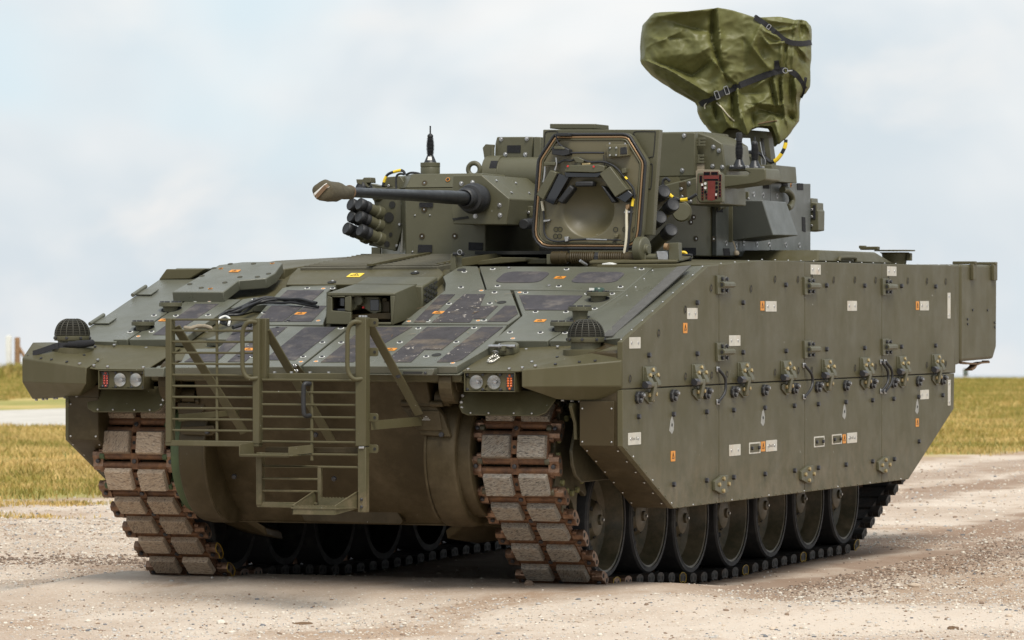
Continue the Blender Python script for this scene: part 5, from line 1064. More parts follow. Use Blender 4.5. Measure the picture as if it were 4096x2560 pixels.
for p in [(1.083,4.767,2.436),(1.083,5.235,2.435)]: tput('plug', ME_plugo, p, (1, 0, 0))
b = MB(); pth = [(1.1,4.938,2.4),(1.1,5.029,2.399),(1.1,5.12,2.373),(1.1,5.147,2.332),(1.1,5.108,2.297),(1.1,5.051,2.285)]; b.tube([V(p)+V(.02, 0, 0) for p in catmull(pth, 4)], .022, 10); tpart('lifting_loop', b, 'turret', bevel=0)
b = MB(); b.tube(catmull([(1.1,3.807,2.36),(1.1,3.86,2.338),(1.1,3.86,2.298),(1.1,3.797,2.27),(1.1,3.692,2.258)], 4), .020, 10); tpart('lifting_loop', b, 'turret')
# wedge box hung on the turret side
W0 = dict(a=(1.09,3.964,2.309), b=(1.3,3.988,2.309), c=(1.36,3.953,2.091), d=(1.09,3.985,2.059), e=(1.3,4.426,2.308), f=(1.36,4.426,2.097))
b = MB(); q = {k: V(v) for k, v in W0.items()}; y_f = (q['b'].y+q['c'].y)/2; y_r = (q['e'].y+q['f'].y)/2+.03
b.loft([(1.085, y_f, q['a'].z), (1.30, y_f, q['b'].z), (1.36, y_f+.03, q['c'].z), (1.085, y_f+.06, q['d'].z)], [(1.085, y_r, q['a'].z), (1.30, y_r, q['e'].z), (1.36, y_r+.06, q['f'].z), (1.085, y_r+.06, q['d'].z)])
wb = tpart('side_box', b, 'turretgrey', bevel=.006)
b = MB(); b.box((1.09, y_f-.006, (q['a'].z+q['d'].z)/2), (.035, .012, .27)); sub('box_flange', b, 'turret', wb, bevel=.002)
b = MB(); b.prism([(1.117,3.85,2.368),(1.247,3.85,2.36),(1.25,3.85,2.313),(1.135,3.85,2.31)], (0, .02, 0)); mb_ = tpart('mount_plate', b, 'turret', bevel=.003)
for p in [(1.144,3.845,2.321),(1.196,3.845,2.318),(1.249,3.845,2.315)]: tput('bolt', ME_silver, p, (0, -1, 0))
# sensor cluster on the rear corner
b = MB(); b.prism([(1.034,5.7,2.36),(1.077,5.7,2.362),(1.079,5.7,2.334),(1.115,5.7,2.331),(1.116,5.7,2.284),(1.124,5.7,2.279),(1.122,5.7,2.149),(1.107,5.7,2.146),(1.063,5.7,2.141),(1.042,5.7,2.146)], (0, .14, 0)); se = tpart('rear_sensor', b, 'turret', bevel=.008)
b = MB(); b.prism([(1.087,5.695,2.314),(1.105,5.695,2.314),(1.105,5.695,2.224),(1.087,5.695,2.224)], (0, .01, 0)); sub('sensor_pad', b, 'velcro', se)
b = MB(); b.prism([(1.046,5.695,2.274),(1.057,5.695,2.274),(1.057,5.695,2.182),(1.046,5.695,2.182)], (0, .01, 0)); sub('sensor_slot', b, 'seam', se)
for p in [(1.081,5.694,2.285),(1.08,5.694,2.239),(1.08,5.694,2.181)]: tput('bolt', ME_silver, p, (0, -1, 0))

# far cheek furniture (velcro, bolts)
for l in [[(-0.405,2.497,2.023),(-0.314,2.497,2.021),(-0.316,2.497,1.976),(-0.407,2.497,1.978)],[(-0.077,2.497,2.036),(0.015,2.497,2.032),(0.012,2.497,1.985),(-0.078,2.497,1.988)],[(-0.397,2.497,2.278),(-0.309,2.497,2.276),(-0.31,2.497,2.247),(-0.397,2.497,2.25)]]: velcro(l, (0, -.004, 0))
b = MB(); b.prism([(-1.051,3.3,2.02),(-0.992,3.3,2.019),(-0.994,3.3,1.976),(-1.051,3.3,1.975)], (0, .02, 0)); tpart('turret_skirt', b, 'turret')
for p in [(-0.367,2.498,2.235),(-0.381,2.498,2.074),(-0.168,2.498,2.074)]: tput('bolt', ME_sock2, p, (0, -1, 0))
for p in [(-0.428,2.498,2.2),(-0.33,2.498,2.2),(-0.443,2.498,1.98)]: tput('rivet', ME_rivet, p, (0, -1, 0))
tput('plug', ME_plugo, V((-0.222,2.52,2.415)), (0, -.88, .45)); tput('bolt', ME_sock2, V((-0.372,2.515,2.395)), (0, -.88, .45))

# gun: mantlet, boot, barrel
mf_ = [(-0.053,2.18,2.429),(0.132,2.18,2.431),(0.309,2.18,2.288),(0.293,2.18,2.133),(0.097,2.18,2.135),(-0.051,2.18,2.139),(-0.065,2.18,2.228)]
b = MB(); b.prism(mf_, (0, .85, 0)); mt_ = tpart('mantlet', b, 'turret', bevel=.006)
b = MB(); b.prism([(-0.056,2.175,2.174),(0.044,2.175,2.186),(0.051,2.175,2.173),(-0.049,2.175,2.161)], (0, .01, 0)); sub('mantlet_notch', b, 'seam', mt_)
for p in [(0.002,2.178,2.381),(0.074,2.178,2.387),(0.246,2.178,2.251),(0.249,2.178,2.191),(0.091,2.178,2.186)]: tput('bolt', ME_silver, V(p), (0, -1, 0)); tput('washer', ME_wash, V(p)+V(0, .001, 0), (0, -1, 0))
_d = V(mf_[2])-V(mf_[1]); _n = V(-_d.z, 0, _d.x).normalized(); _n = _n if _n.z > 0 else -_n
for t, dy in ((.25, .12), (.3, .42), (.75, .14), (.72, .45)): tput('bolt', ME_silver, V(mf_[1])+_d*t+V(0, dy, 0), _n)
b = MB(); b.prism([(0.234,2.5,2.232),(0.248,2.5,2.251),(0.33,2.5,2.251),(0.33,2.5,2.19),(0.234,2.5,2.19)], (0, .02, 0)); tpart('mantlet_bracket', b, 'turret', bevel=.003)
for p in [(0.246,2.495,2.215),(0.31,2.495,2.212)]: tput('bolt', ME_silver, p, (0, -1, 0))
p0, p1 = V((0.333,2.35,2.139)), V((0.291,2.75,2.159)); b = MB(); b.cyl(p0, p1, .032, n=24); tpart('coaxial_port', b, 'dark', bevel=.006)
g0 = V((0.109,2.15,2.289)); g1 = V((0.154,0.1,2.28)); gd = (g1-g0).normalized(); gL = (g1-g0).length
b = MB(); b.lathe([(.085, -.02), (.092, .03), (.092, .06), (.082, .075), (.084, .10), (.078, .125), (.060, .13), (.062, .19), (.056, .205), (.047, .21), (.040, .20)], g0, gd, 36); tpart('gun_boot', b, 'dark', bevel=0, smooth=50)
b = MB(); b.lathe([(.041, 0), (.040, .5), (.034, .9), (.029, gL*.8), (.0275, gL+.02)], g0, gd, 28); tpart('gun_barrel', b, 'gun', smooth=60)

# smoke dischargers
def launcher(cap, d, L=.145, r=.034):
    c_ = V(cap); d = V(d).normalized(); root = empty('smoke_discharger', tl(c_), TU)
    b = MB(); b.lathe([(r, -L), (r, -.05), (r*.98, -.03)], (0, 0, 0), d, 24); obj('discharger_tube', b.mesh('discharger_tube', 'turret'), root)
    b = MB(); b.lathe([(r*1.12, -.075), (r*1.14, -.055), (r*1.04, -.05), (r*1.04, -.042), (r*1.14, -.037), (r*1.14, -.004), (r*1.02, 0), (r*.85, -.004), (r*.25, -.001), (0, -.003)], (0, 0, 0), d, 24); obj('rubber_cap', b.mesh('rubber_cap', 'dark', 50), root)
    b = MB(); b.lathe([(r*1.2, -L-.035), (r*1.22, -L+.005), (r*1.05, -L+.012)], (0, 0, 0), d, 24); obj('discharger_socket', b.mesh('discharger_socket', 'turret'), root, bevel=.004)
for p in [(-0.775,2.45,2.273),(-0.863,2.52,2.274),(-0.777,2.45,2.197),(-0.87,2.54,2.201),(-0.757,2.42,2.114),(-0.883,2.5,2.127),(-0.817,2.55,2.379)]: launcher(p, (-.50, -.80, .34))
for p in [(1.273,2.2,2.326),(1.311,2.25,2.249),(1.267,2.15,2.172),(1.316,2.2,2.099)]: launcher(p, (.62, -.62, .34), .30, .0355)
b = MB(); b.prism([(-0.799,2.66,2.022),(-0.621,2.66,1.987),(-0.582,2.66,2.121),(-0.55,2.66,2.281),(-0.567,2.66,2.353),(-0.642,2.66,2.38),(-0.699,2.66,2.374),(-0.784,2.66,2.382),(-0.756,2.66,2.243),(-0.713,2.66,2.178),(-0.798,2.66,2.113)], (0, .03, 0)); lbk = tpart('discharger_bracket', b, 'turret', bevel=.004)
for px, r in [((-0.642,2.656,2.27),0.021),((-0.663,2.656,2.193),0.031),((-0.652,2.656,2.089),0.012),((-0.677,2.656,2.03),0.018)]:
    b = MB(); b.lathe([(r, 0), (r, .001), (0, .001)], px, (0, -1, 0), 20); sub('bracket_hole', b, 'seam', lbk)
for p in [(-0.573,2.655,2.276),(-0.592,2.655,2.149),(-0.612,2.655,2.02),(-0.664,2.655,2.385)]: tput('bolt', ME_silver, p, (0, -1, 0))
b = MB(); b.prism([(-0.571,2.6,1.981),(-0.532,2.6,2.286),(-0.505,2.6,2.286),(-0.55,2.6,1.973)], (0, .02, 0)); tpart('bracket_backing', b, mat('bare_grey_plate', (.23, .22, .19), .55, var=.15, vscale=20), bevel=.002)
b = MB(); b.prism([(-0.837,2.55,2.424),(-0.794,2.55,2.423),(-0.787,2.55,2.434),(-0.741,2.55,2.434),(-0.738,2.55,2.401),(-0.77,2.55,2.402),(-0.752,2.55,2.372),(-0.833,2.55,2.399)], (0, .08, 0)); tpart('discharger_box', b, 'turret', bevel=.004)
b = MB(); b.prism([(-0.815,2.7,2.403),(-0.723,2.7,2.382),(-0.715,2.7,2.438),(-0.609,2.7,2.446),(-0.552,2.7,2.364),(-0.651,2.7,2.361),(-0.662,2.7,2.381),(-0.801,2.7,2.376)], (0, .1, 0)); tpart('cheek_wing', b, 'turret', bevel=.004)
def hose(pts, r, m_='dark', bands=()):
    C = catmull([V(p) for p in pts], 6); b = MB(); b.tube(C, r, 8); o = tpart('hose', b, m_)
    for a, e in bands:
        i0, i1 = int(a*(len(C)-1)), max(int(a*(len(C)-1))+1, int(e*(len(C)-1))); b = MB(); b.tube(C[i0:i1+1], r*1.12, 8); sub('yellow_band', b, 'yellow', o)
hose([(-0.681,2.6,2.379),(-0.67,2.6,2.418),(-0.649,2.6,2.451),(-0.61,2.6,2.467),(-0.56,2.6,2.476),(-0.539,2.6,2.463),(-0.543,2.6,2.449)], .0085, bands=((.12, .3), (.5, .68)))
hose([(-0.546,2.49,2.362),(-0.548,2.49,2.408),(-0.543,2.49,2.44),(-0.522,2.49,2.452),(-0.497,2.49,2.449)], .007); hose([(-0.57,2.7,2.452),(-0.538,2.7,2.464),(-0.495,2.7,2.461),(-0.467,2.7,2.451)], .007)
# near side cheek: beam, round lid, cheek face details
b = MB(); b.prism([(0.918,3.0,2.366),(1.063,3.0,2.4),(1.196,3.0,2.428),(1.343,3.0,2.436),(1.349,3.0,2.262),(1.145,3.0,2.259),(1.028,3.0,2.3),(0.925,3.0,2.288)], (0, .5, 0)); tpart('cheek_beam', b, 'turret', bevel=.008)
for p in [(1.152,2.996,2.392),(1.104,2.996,2.358),(1.161,2.996,2.283),(1.109,2.996,2.312)]: tput('bolt', ME_silver, p, (0, -1, 0)); tput('washer', ME_wash, V(p)+V(0, .001, 0), (0, -1, 0))
b = MB(); b.prism([(1.09,2.995,2.397),(1.133,2.995,2.403),(1.136,2.995,2.306),(1.095,2.995,2.303)], (0, .01, 0)); tpart('cheek_channel', b, 'hull', bevel=.003)
cl_ = V((1.19,2.75,2.21)); b = MB(); b.lathe([(.050, .03), (.056, .02), (.056, 0), (.050, 0), (.048, .010), (0, .012)], cl_, (.3, -1, .1), 28); rl = tpart('round_lid', b, 'turret')
b = MB(); b.box(cl_+V(-.02, -.01, -.0), (.08, .012, .012), Matrix.Rotation(R(25), 3, 'Y')); b.box(cl_+V(-.03, 0, .03), (.02, .02, .05)); sub('lid_catch', b, 'turret', rl, bevel=.002)
b = MB(); b.tube(catmull([(1.135,2.75,2.262),(1.149,2.75,2.294),(1.197,2.75,2.274),(1.237,2.75,2.242),(1.243,2.75,2.197),(1.224,2.75,2.165)], 4), .010, 8); tpart('lid_rim_pipe', b, 'turret')
hose([(1.123,2.6,2.368),(1.127,2.6,2.399),(1.147,2.6,2.409),(1.167,2.6,2.393)], .009); hose([(1.23,2.4,2.314),(1.257,2.4,2.292),(1.304,2.4,2.277),(1.357,2.4,2.284),(1.404,2.4,2.309)], .0095, bands=((.05, .25), (.5, .72)))
for p in [(0.8,2.94,2.16)][:0]: pass
_fn = V(.85, -.43, 0).normalized()
def on_cheek(pts): return pts
for p in [(1.005,3.51,2.197),(0.994,3.49,2.167),(1.014,3.529,2.066),(1.082,3.663,2.066)]: tput('bolt', ME_sock2, p, (.892, -.452, 0))
velcro([(0.963,3.428,2.009),(1.013,3.527,2.01),(1.013,3.527,1.963),(0.964,3.43,1.963)], V(.892, -.452, 0)*.004)
velcro([(1.095,3.688,2.258),(1.117,3.732,2.259),(1.118,3.734,2.23),(1.095,3.69,2.23)], V(.892, -.452, 0)*.004)

# infrared panel with the dark red pattern
RY = 2.70
b = MB(); b.prism([(1.309,2.7,2.445),(1.447,2.7,2.446),(1.46,2.7,2.424),(1.46,2.7,2.268),(1.319,2.7,2.267),(1.303,2.7,2.291),(1.303,2.7,2.432)], (0, .06, 0)); rp = tpart('sensor_panel', b, 'turret', bevel=.006)
b = MB(); b.prism([(1.273,2.765,2.457),(1.286,2.765,2.466),(1.418,2.765,2.463),(1.43,2.765,2.445),(1.43,2.765,2.26),(1.278,2.765,2.26)], (0, .01, 0)); sub('backing_plate', b, 'ltan', rp, bevel=.002)
cells = [(617, 555, 672, 583, 'optic'), (685, 555, 745, 580, 'optic'), (578, 588, 600, 648, 'optic'), (760, 582, 775, 640, 'optic'), (615, 590, 752, 612, 'brick'), (620, 618, 752, 634, 'optic')]
for i in range(5): cells.append((596, 682+27*i, 612, 702+27*i, 'optic')); cells.append((757, 655+27*i, 773, 675+27*i, 'optic'))
cells += [(632, 752, 648, 772, 'optic'), (632, 780, 648, 800, 'optic'), (722, 752, 738, 772, 'white'), (722, 780, 738, 800, 'optic'), (655, 640, 676, 810, 'brick'), (682, 640, 694, 815, 'brick'), (700, 640, 718, 810, 'brick'), (592, 660, 610, 680, 'white')]
K0, K1 = V((1.302,2.698,2.445)), V((1.461,2.698,2.264))
def rp_pt(x, y): return V(K0.x+(K1.x-K0.x)*(x-550)/235, RY-.0012, K0.z+(K1.z-K0.z)*(y-560)/280)
for x0, y0, x1, y1, m_ in cells:
    b = MB(); e = 3
    b.prism([rp_pt(x0-e, y0-e), rp_pt(x1+e, y0-e), rp_pt(x1+e, y1+e), rp_pt(x0-e, y1+e)], (0, .003, 0)); o = sub('panel_cell', b, 'brick', rp, smooth=0)
    if m_ != 'brick':
        b = MB(); b.prism([rp_pt(x0, y0)+V(0, -.001, 0), rp_pt(x1, y0)+V(0, -.001, 0), rp_pt(x1, y1)+V(0, -.001, 0), rp_pt(x0, y1)+V(0, -.001, 0)], (0, .002, 0)); tpart('panel_window', b, m_, smooth=0)
for x_, y_, m_ in ((630, 660, 'white'), (630, 700, 'white'), (632, 737, 'optic'), (735, 657, 'optic'), (735, 695, 'optic'), (735, 733, 'optic')):
    b = MB(); b.lathe([(.008, 0), (.008, .002), (0, .002)], rp_pt(x_, y_), (0, -1, 0), 14); sub('panel_disc', b, m_, rp)
# antenna arm with its two sprung bases
b = MB(); b.prism([(1.336,3.0,2.441),(1.519,3.0,2.436),(1.533,3.0,2.45),(1.499,3.0,2.467),(1.506,3.0,2.48),(1.627,3.0,2.478),(1.636,3.0,2.465),(1.636,3.0,2.407),(1.573,3.0,2.386),(1.363,3.0,2.361)], (0, .28, 0)); tpart('antenna_arm', b, 'turret', bevel=.008)
b = MB(); b.prism([(1.297,3.25,2.505),(1.43,3.25,2.507),(1.434,3.25,2.474),(1.307,3.25,2.473)], (0, .2, 0)); tpart('antenna_arm', b, 'turret', bevel=.006)
def antenna(base, H, thin=0, cone=True, drum=False):
    p = V(base); root = empty('antenna_base', tl(p), TU); h0 = 0
    if drum:
        b = MB(); b.lathe([(.060, 0), (.060, .042), (.058, .046), (.061, .048), (.061, .074)], (0, 0, 0), (0, 0, 1), 32); obj('antenna_drum', b.mesh('antenna_drum', 'turret'), root, bevel=.003); h0 = .074
    else:
        b = MB(); b.lathe([(.062, -.012), (.062, .0), (0, 0)], (0, 0, 0), (0, 0, 1), 24); obj('antenna_flange', b.mesh('antenna_flange', 'dark'), root)
        for k in range(6): a = k*math.pi/3; put('bolt', ME_silver, root, (.052*math.cos(a), .052*math.sin(a), 0), (0, 0, 1))
    b = MB(); b.lathe([(.040, h0), (.036, h0+.008), (.020, h0+.044), (0, h0+.044)], (0, 0, 0), (0, 0, 1), 28); obj('antenna_cone', b.mesh('antenna_cone', mat('grey_ceramic', (.07, .068, .066), .45) if 0 else 'gun', 40), root)
    n = 13; pr = []
    for i in range(n):
        f = math.sin(math.pi*(i+.6)/n)*.005; z0 = h0+.044+i*(H*.62)/n; pr += [(.0145+f, z0), (.0205+f, z0+.3*H*.62/n), (.0205+f, z0+.6*H*.62/n), (.0145+f, z0+.9*H*.62/n)]
    b = MB(); b.lathe(pr+[(.018, h0+.044+H*.63), (.018, h0+.052+H*.66), (.009, h0+.055+H*.70)], (0, 0, 0), (0, 0, 1), 20); obj('antenna_spring', b.mesh('antenna_spring', 'dark', 50), root)
    if thin: b = MB(); b.cyl((0, 0, h0+.05+H*.69), (0, 0, h0+.05+H*.69+thin), .0048, n=10); obj('antenna_stub', b.mesh('antenna_stub', 'gun'), root)
    else: b = MB(); b.lathe([(.019, h0+.05+H*.66), (.019, h0+.05+H*.90), (.015, h0+.05+H*.92), (0, h0+.05+H*.92)], (0, 0, 0), (0, 0, 1), 16); obj('antenna_stub', b.mesh('antenna_stub', 'dark', 30), root)
    if drum: b = MB(); b.prism([(-.004, -.034, h0+.014), (.022, -.026, h0+.014), (.016, -.018, h0+.036), (-.003, -.026, h0+.036)], (0, -.003, 0)); obj('paper_label', b.mesh('paper_label', 'white', 0), root)
antenna((-0.491,2.9,2.457), .175, .055, drum=True)
antenna((1.422,3.14,2.491), .17); antenna((1.534,3.1,2.482), .155, .03)

# roof furniture: lifting eye, drum hood, sights
p = V((-0.143,2.75,2.482)); b = MB(); b.torus(p+V(0, 0, .0), (0, 1, 0), .038, .015, 28, 10); b.box(p+V(0, 0, -.05), (.09, .03, .04)); tpart('lifting_eye', b, 'turret', smooth=50)
hc = V((-0.039,3.0,2.445)); b = MB(); b.lathe([(.13, -.13), (.13, -.03), (.118, -.03), (.118, .40)], hc+V(0, .05, 0), (1, 0, 0), 40); tpart('sight_drum', b, 'turret', bevel=.004)
b = MB(); b.prism([hc+V(-.075, .05-.132*math.cos(R(a)), .132*math.sin(R(a))) for a in (22, 34, 46)]+[hc+V(-.075, .05-.128*math.cos(R(a)), .128*math.sin(R(a))) for a in (46, 34, 22)], (.045, 0, 0)); tpart('velcro_patch', b, 'velcro', smooth=0)
b = MB(); b.prism([(-0.147,3.1,2.531),(-0.142,3.1,2.649),(-0.131,3.1,2.691),(0.106,3.1,2.689),(0.102,3.1,2.528)], (0, .35, 0)); sb_ = tpart('sight_box', b, 'turret', bevel=.006)
b = MB(); b.prism([(0.128,3.06,2.687),(0.174,3.06,2.685),(0.172,3.06,2.546),(0.121,3.06,2.548)], (0, .3, 0)); tpart('sight_box', b, 'turret', bevel=.006)
b = MB(); b.prism([(-0.061,3.096,2.638),(0.027,3.096,2.638),(0.026,3.096,2.592),(-0.062,3.096,2.593)], (0, .005, 0)); tpart('velcro_patch', b, 'velcro', smooth=0)
for p in [(-0.101,3.096,2.677),(0.068,3.096,2.677),(-0.073,3.096,2.583),(0.058,3.096,2.581)]: tput('bolt', ME_silver, p, (0, -1, 0)); tput('washer', ME_wash, V(p)+V(0, .001, 0), (0, -1, 0))
b = MB(); b.prism([(-0.206,3.05,2.623),(-0.186,3.05,2.646),(-0.133,3.05,2.642),(-0.136,3.05,2.622),(-0.154,3.05,2.523),(-0.188,3.05,2.518)], (0, .03, 0)); sf = tpart('sight_flap', b, 'turret', bevel=.003)
b = MB()
for y_ in (330, 370): b.cyl([0.0,0.0,0.0], (0, 0, .001), .001) if 0 else None
q = [(-0.145,3.06,2.629),(-0.145,3.06,2.569)]; b.cyl(q[0], q[1], .014, n=12); sub('flap_hinge', b, 'turret', sf)
b = MB(); b.prism([(0.028,3.6,2.788),(0.329,3.6,2.783),(0.331,3.6,2.753),(0.028,3.6,2.758)], (0, .25, 0)); tpart('roof_panel', b, 'turret', bevel=.004)
b = MB(); b.prism([(0.856,3.1,2.704),(1.151,3.1,2.702),(1.156,3.1,2.691),(1.152,3.1,2.438),(0.856,3.1,2.434)], (0, .06, 0)); dr_ = tpart('sight_door', b, 'turret', bevel=.006)
b = MB(); b.prism([(1.128,3.2,2.7),(1.142,3.2,2.704),(1.228,3.2,2.675),(1.296,3.2,2.634),(1.32,3.2,2.458),(1.317,3.2,2.432),(1.125,3.2,2.434)], (0, .5, 0)); tpart('sight_housing', b, 'turret', bevel=.008)
b = MB(); b.box(V((0.877,3.7,2.57)), (.42, .5, .30)); tpart('sight_housing', b, 'turret', bevel=.008)
for p in [(1.087,3.095,2.683),(1.075,3.095,2.473),(1.24,3.195,2.616),(1.275,3.195,2.594),(1.235,3.195,2.5),(1.297,3.195,2.494)]: tput('bolt', ME_silver, p, (0, -1, 0)); tput('washer', ME_wash, V(p)+V(0, .001, 0), (0, -1, 0))
for l in [[(1.166,3.15,2.67),(1.166,3.15,2.62)],[(1.161,3.15,2.568),(1.161,3.15,2.517)]]:
    a, c_ = V(l[0]), V(l[1]); b = MB(); b.cyl(a, c_, .016, n=14)
    for t in (.15, .55, .9): b.box(a.lerp(c_, t), (.075, .03, .014))
    tpart('door_hinge', b, 'turret', bevel=.002)
b = MB(); b.box(V((1.162,3.16,2.495)), (.06, .03, .06)); tpart('bare_bracket', b, 'ltan', bevel=.003)

# mast frame under the cover
def beam(name, pts, y, d, m_='turret'):
    b = MB(); b.prism(pts, (0, d, 0)); return tpart(name, b, m_, bevel=.004)
for l in [[(0.763,4.75,2.778),(0.858,4.75,2.787),(1.074,4.75,2.767),(1.085,4.75,2.729),(1.06,4.75,2.722),(0.973,4.75,2.727),(0.858,4.75,2.732),(0.829,4.75,2.725),(0.76,4.75,2.737)],[(0.76,4.75,2.737),(0.829,4.75,2.725),(0.814,4.75,2.684),(0.796,4.75,2.547),(0.774,4.75,2.547),(0.785,4.75,2.664)],[(0.962,4.75,2.73),(1.031,4.75,2.73),(1.037,4.75,2.544),(0.967,4.75,2.545),(0.972,4.75,2.662)],[(1.049,4.75,2.726),(1.085,4.75,2.732),(1.099,4.75,2.626),(1.119,4.75,2.468),(1.081,4.75,2.475),(1.071,4.75,2.599)]]: beam('mast_frame', l, 0, .10)
beam('mast_foot', [(0.857,4.6,2.552),(1.159,4.6,2.549),(1.167,4.6,2.443),(0.857,4.6,2.446)], 0, .5)
for l in [[(0.762,4.95,2.719),(0.795,4.95,2.722),(0.784,4.95,2.573),(0.751,4.95,2.574)],[(0.988,4.95,2.723),(1.006,4.95,2.723),(1.02,4.95,2.55),(0.999,4.95,2.55)]]: beam('mast_frame', l, 0, .06)
hose([(1.22,4.7,2.712),(1.214,4.7,2.671),(1.191,4.7,2.623),(1.155,4.7,2.582),(1.119,4.7,2.57),(1.09,4.7,2.59),(1.054,4.7,2.618),(1.018,4.7,2.629),(0.968,4.7,2.633),(0.936,4.7,2.612)], .012, bands=((.06, .16), (.24, .38)))
hose([(1.054,4.68,2.699),(1.068,4.68,2.624),(1.09,4.68,2.576),(1.082,4.68,2.542),(1.065,4.68,2.549),(1.061,4.68,2.59)], .003, 'silver')
hose([(0.858,4.65,2.564),(0.869,4.65,2.605),(0.865,4.65,2.646)], .009, bands=((.2, .45),))
b = MB(); b.lathe([(.05, 0), (.05, .02), (.035, .024), (.035, .015), (0, .015)], V((1.001,4.6,2.571)), (0, -1, 0), 24); tpart('mast_motor', b, 'turret')
p = V((0.792,4.74,2.684)); b = MB(); b.cyl(p, p+V(.03, -.05, 0), .011, n=10); tpart('mast_pin', b, 'gold')
p = V((1.228,4.3,2.456)); b = MB(); b.lathe([(.013, 0), (.013, .014), (.010, .018), (0, .018)], p, (0, 0, 1), 14); tpart('red_cap', b, 'redmark')
p = V((1.314,3.0,1.952)); b = MB(); b.torus((1.20, 2.75, p.z), (0.3, -1, 0), .022, .008, 20, 8); b.box((1.20, 2.75, p.z-.028), (.03, .02, .02)); part('lifting_eyebolt', b, 'yellow', AV)
b = MB(); b.strip(catmull([(1.159,3.82,2.051),(1.169,3.82,2.024),(1.176,3.82,1.991),(1.18,3.82,1.971)], 4), (1, 0, 0), .008, .004); tpart('tie_cord', b, 'ltan')
b = MB(); b.lathe([(0, 0), (.016, .008), (.018, .02), (.012, .032), (0, .035)], V((1.18,3.82,1.961)), (0, 0, 1), 10); tpart('tie_knot', b, 'ltan')

# ---------------------------------------------------------------- open driver's hatch
HT = empty('driver_hatch', (.9, 1.93, 1.98), AV); HO = V(.9, 1.93, 1.98)
def hpart(name, mb, mats, bevel=0, smooth=38, seg=2): return obj(name, mb.mesh(name, mats, smooth), HT, -HO, bevel=bevel, seg=seg)
def hput(name, me, pos, nrm=(0, -1, 0)): return put(name, me, HT, V(pos)-HO, nrm)
b = MB(); b.prism([(0.594,1.95,2.686),(1.319,1.95,2.676),(1.287,1.95,2.254),(1.274,1.95,2.063),(0.568,1.95,2.068)], (0, .055, 0)); hp_ = hpart('hatch_plate', b, 'turret', bevel=.004)
for l in [[(1.157,1.949,2.657),(1.173,1.949,2.667),(1.279,1.949,2.665),(1.291,1.949,2.652),(1.281,1.949,2.531),(1.269,1.949,2.519),(1.23,1.949,2.519),(1.187,1.949,2.595)],[(0.606,1.949,2.659),(0.619,1.949,2.674),(0.687,1.949,2.672),(0.64,1.949,2.608),(0.603,1.949,2.558)],[(1.256,1.949,2.469),(1.266,1.949,2.478),(1.274,1.949,2.462),(1.266,1.949,2.344),(1.253,1.949,2.335),(1.246,1.949,2.344)]]:
    b = MB(); b.tube(catmull(l+[l[0]], 3), .0032, 6); sub('pocket_edge', b, 'seam', hp_)
oc = [(0.713,1.905,2.663),(1.123,1.905,2.659),(1.153,1.905,2.653),(1.176,1.905,2.638),(1.26,1.905,2.508),(1.268,1.905,2.489),(1.27,1.905,2.468),(1.24,1.905,2.088),(1.228,1.905,2.029),(1.209,1.905,2.001),(1.179,1.905,1.982),(1.136,1.905,1.975),(0.656,1.905,1.979),(0.612,1.905,1.99),(0.579,1.905,2.02),(0.56,1.905,2.055),(0.555,1.905,2.099),(0.586,1.905,2.488),(0.59,1.905,2.51),(0.602,1.905,2.532),(0.683,1.905,2.647),(0.696,1.905,2.659)]
b = MB(); b.prism(oc, (0, .06, 0)); fr_ = hpart('hatch_rim', b, 'turret', bevel=.006)
n_ = V(0, -1, 0); oc2 = [V(p)+V(0, -.006, 0) for p in oc]
def ring_tube(ins, r, m_, nm, dy=0): 
    q = inset(oc2, ins, n_); q = [p+V(0, dy, 0) for p in q]; b = MB(); b.tube(q, r, 8, cyc=True); return hpart(nm, b, m_, smooth=60)
ring_tube(.010, .0085, 'dark', 'hatch_seal'); ring_tube(.026, .007, 'bronze', 'hatch_seal', .002); ring_tube(.040, .006, 'turret', 'hatch_bead', .0)
q = [p+V(0, -.001, 0) for p in inset([V(p) for p in oc], .046, n_)]
# inner skin with the round bowl pressed into it
bc = V((0.909,1.904,2.212)); br_ = .163
seg_n = 64; O = []; I = []
def ray_poly(c, d, poly):
    best = None
    for i in range(len(poly)):
        a, e = poly[i], poly[(i+1) % len(poly)]; ex, ez = e.x-a.x, e.z-a.z; den = d[0]*ez-d[1]*ex
        if abs(den) < 1e-9: continue
        t = ((a.x-c.x)*ez-(a.z-c.z)*ex)/den; u = ((a.x-c.x)*d[1]-(a.z-c.z)*d[0])/den
        if t > 0 and -1e-6 <= u <= 1+1e-6 and (best is None or t < best): best = t
    return best
b = MB()
for i in range(seg_n):
    a = 2*math.pi*i/seg_n; d = (math.cos(a), math.sin(a)); t = ray_poly(bc, d, q) or br_*1.2; O.append(V(bc.x+d[0]*t, 1.900, bc.z+d[1]*t))
rings = []
for f in (1, .6, .3, .12, .0): rings.append([b.bm.verts.new(V(bc.x, 1.900, bc.z)+(V(math.cos(2*math.pi*i/seg_n), 0, math.sin(2*math.pi*i/seg_n))*br_)*(1-f)+(o_-V(bc.x, 1.9, bc.z))*f) for i, o_ in enumerate(O)])
for rr, dd in ((.97, .004), (.92, .014), (.84, .028), (.72, .046), (.56, .063), (.38, .075), (.2, .082), (.05, .084)): rings.append([b.bm.verts.new(V(bc.x+br_*rr*math.cos(2*math.pi*i/seg_n), 1.900+dd, bc.z+br_*rr*math.sin(2*math.pi*i/seg_n))) for i in range(seg_n)])
for A, B in zip(rings, rings[1:]):
    for i in range(seg_n): j = (i+1) % seg_n; b.face([A[i], A[j], B[j], B[i]])
b.face(rings[-1])
hp_.location.y += .036
M['hatchin'] = mat('hatch_inner_paint', (.115, .10, .055), .38, spec=.5, var=.08, vscale=4, bump=.05, bscale=300, chips=((.6, .6, .55), .74))
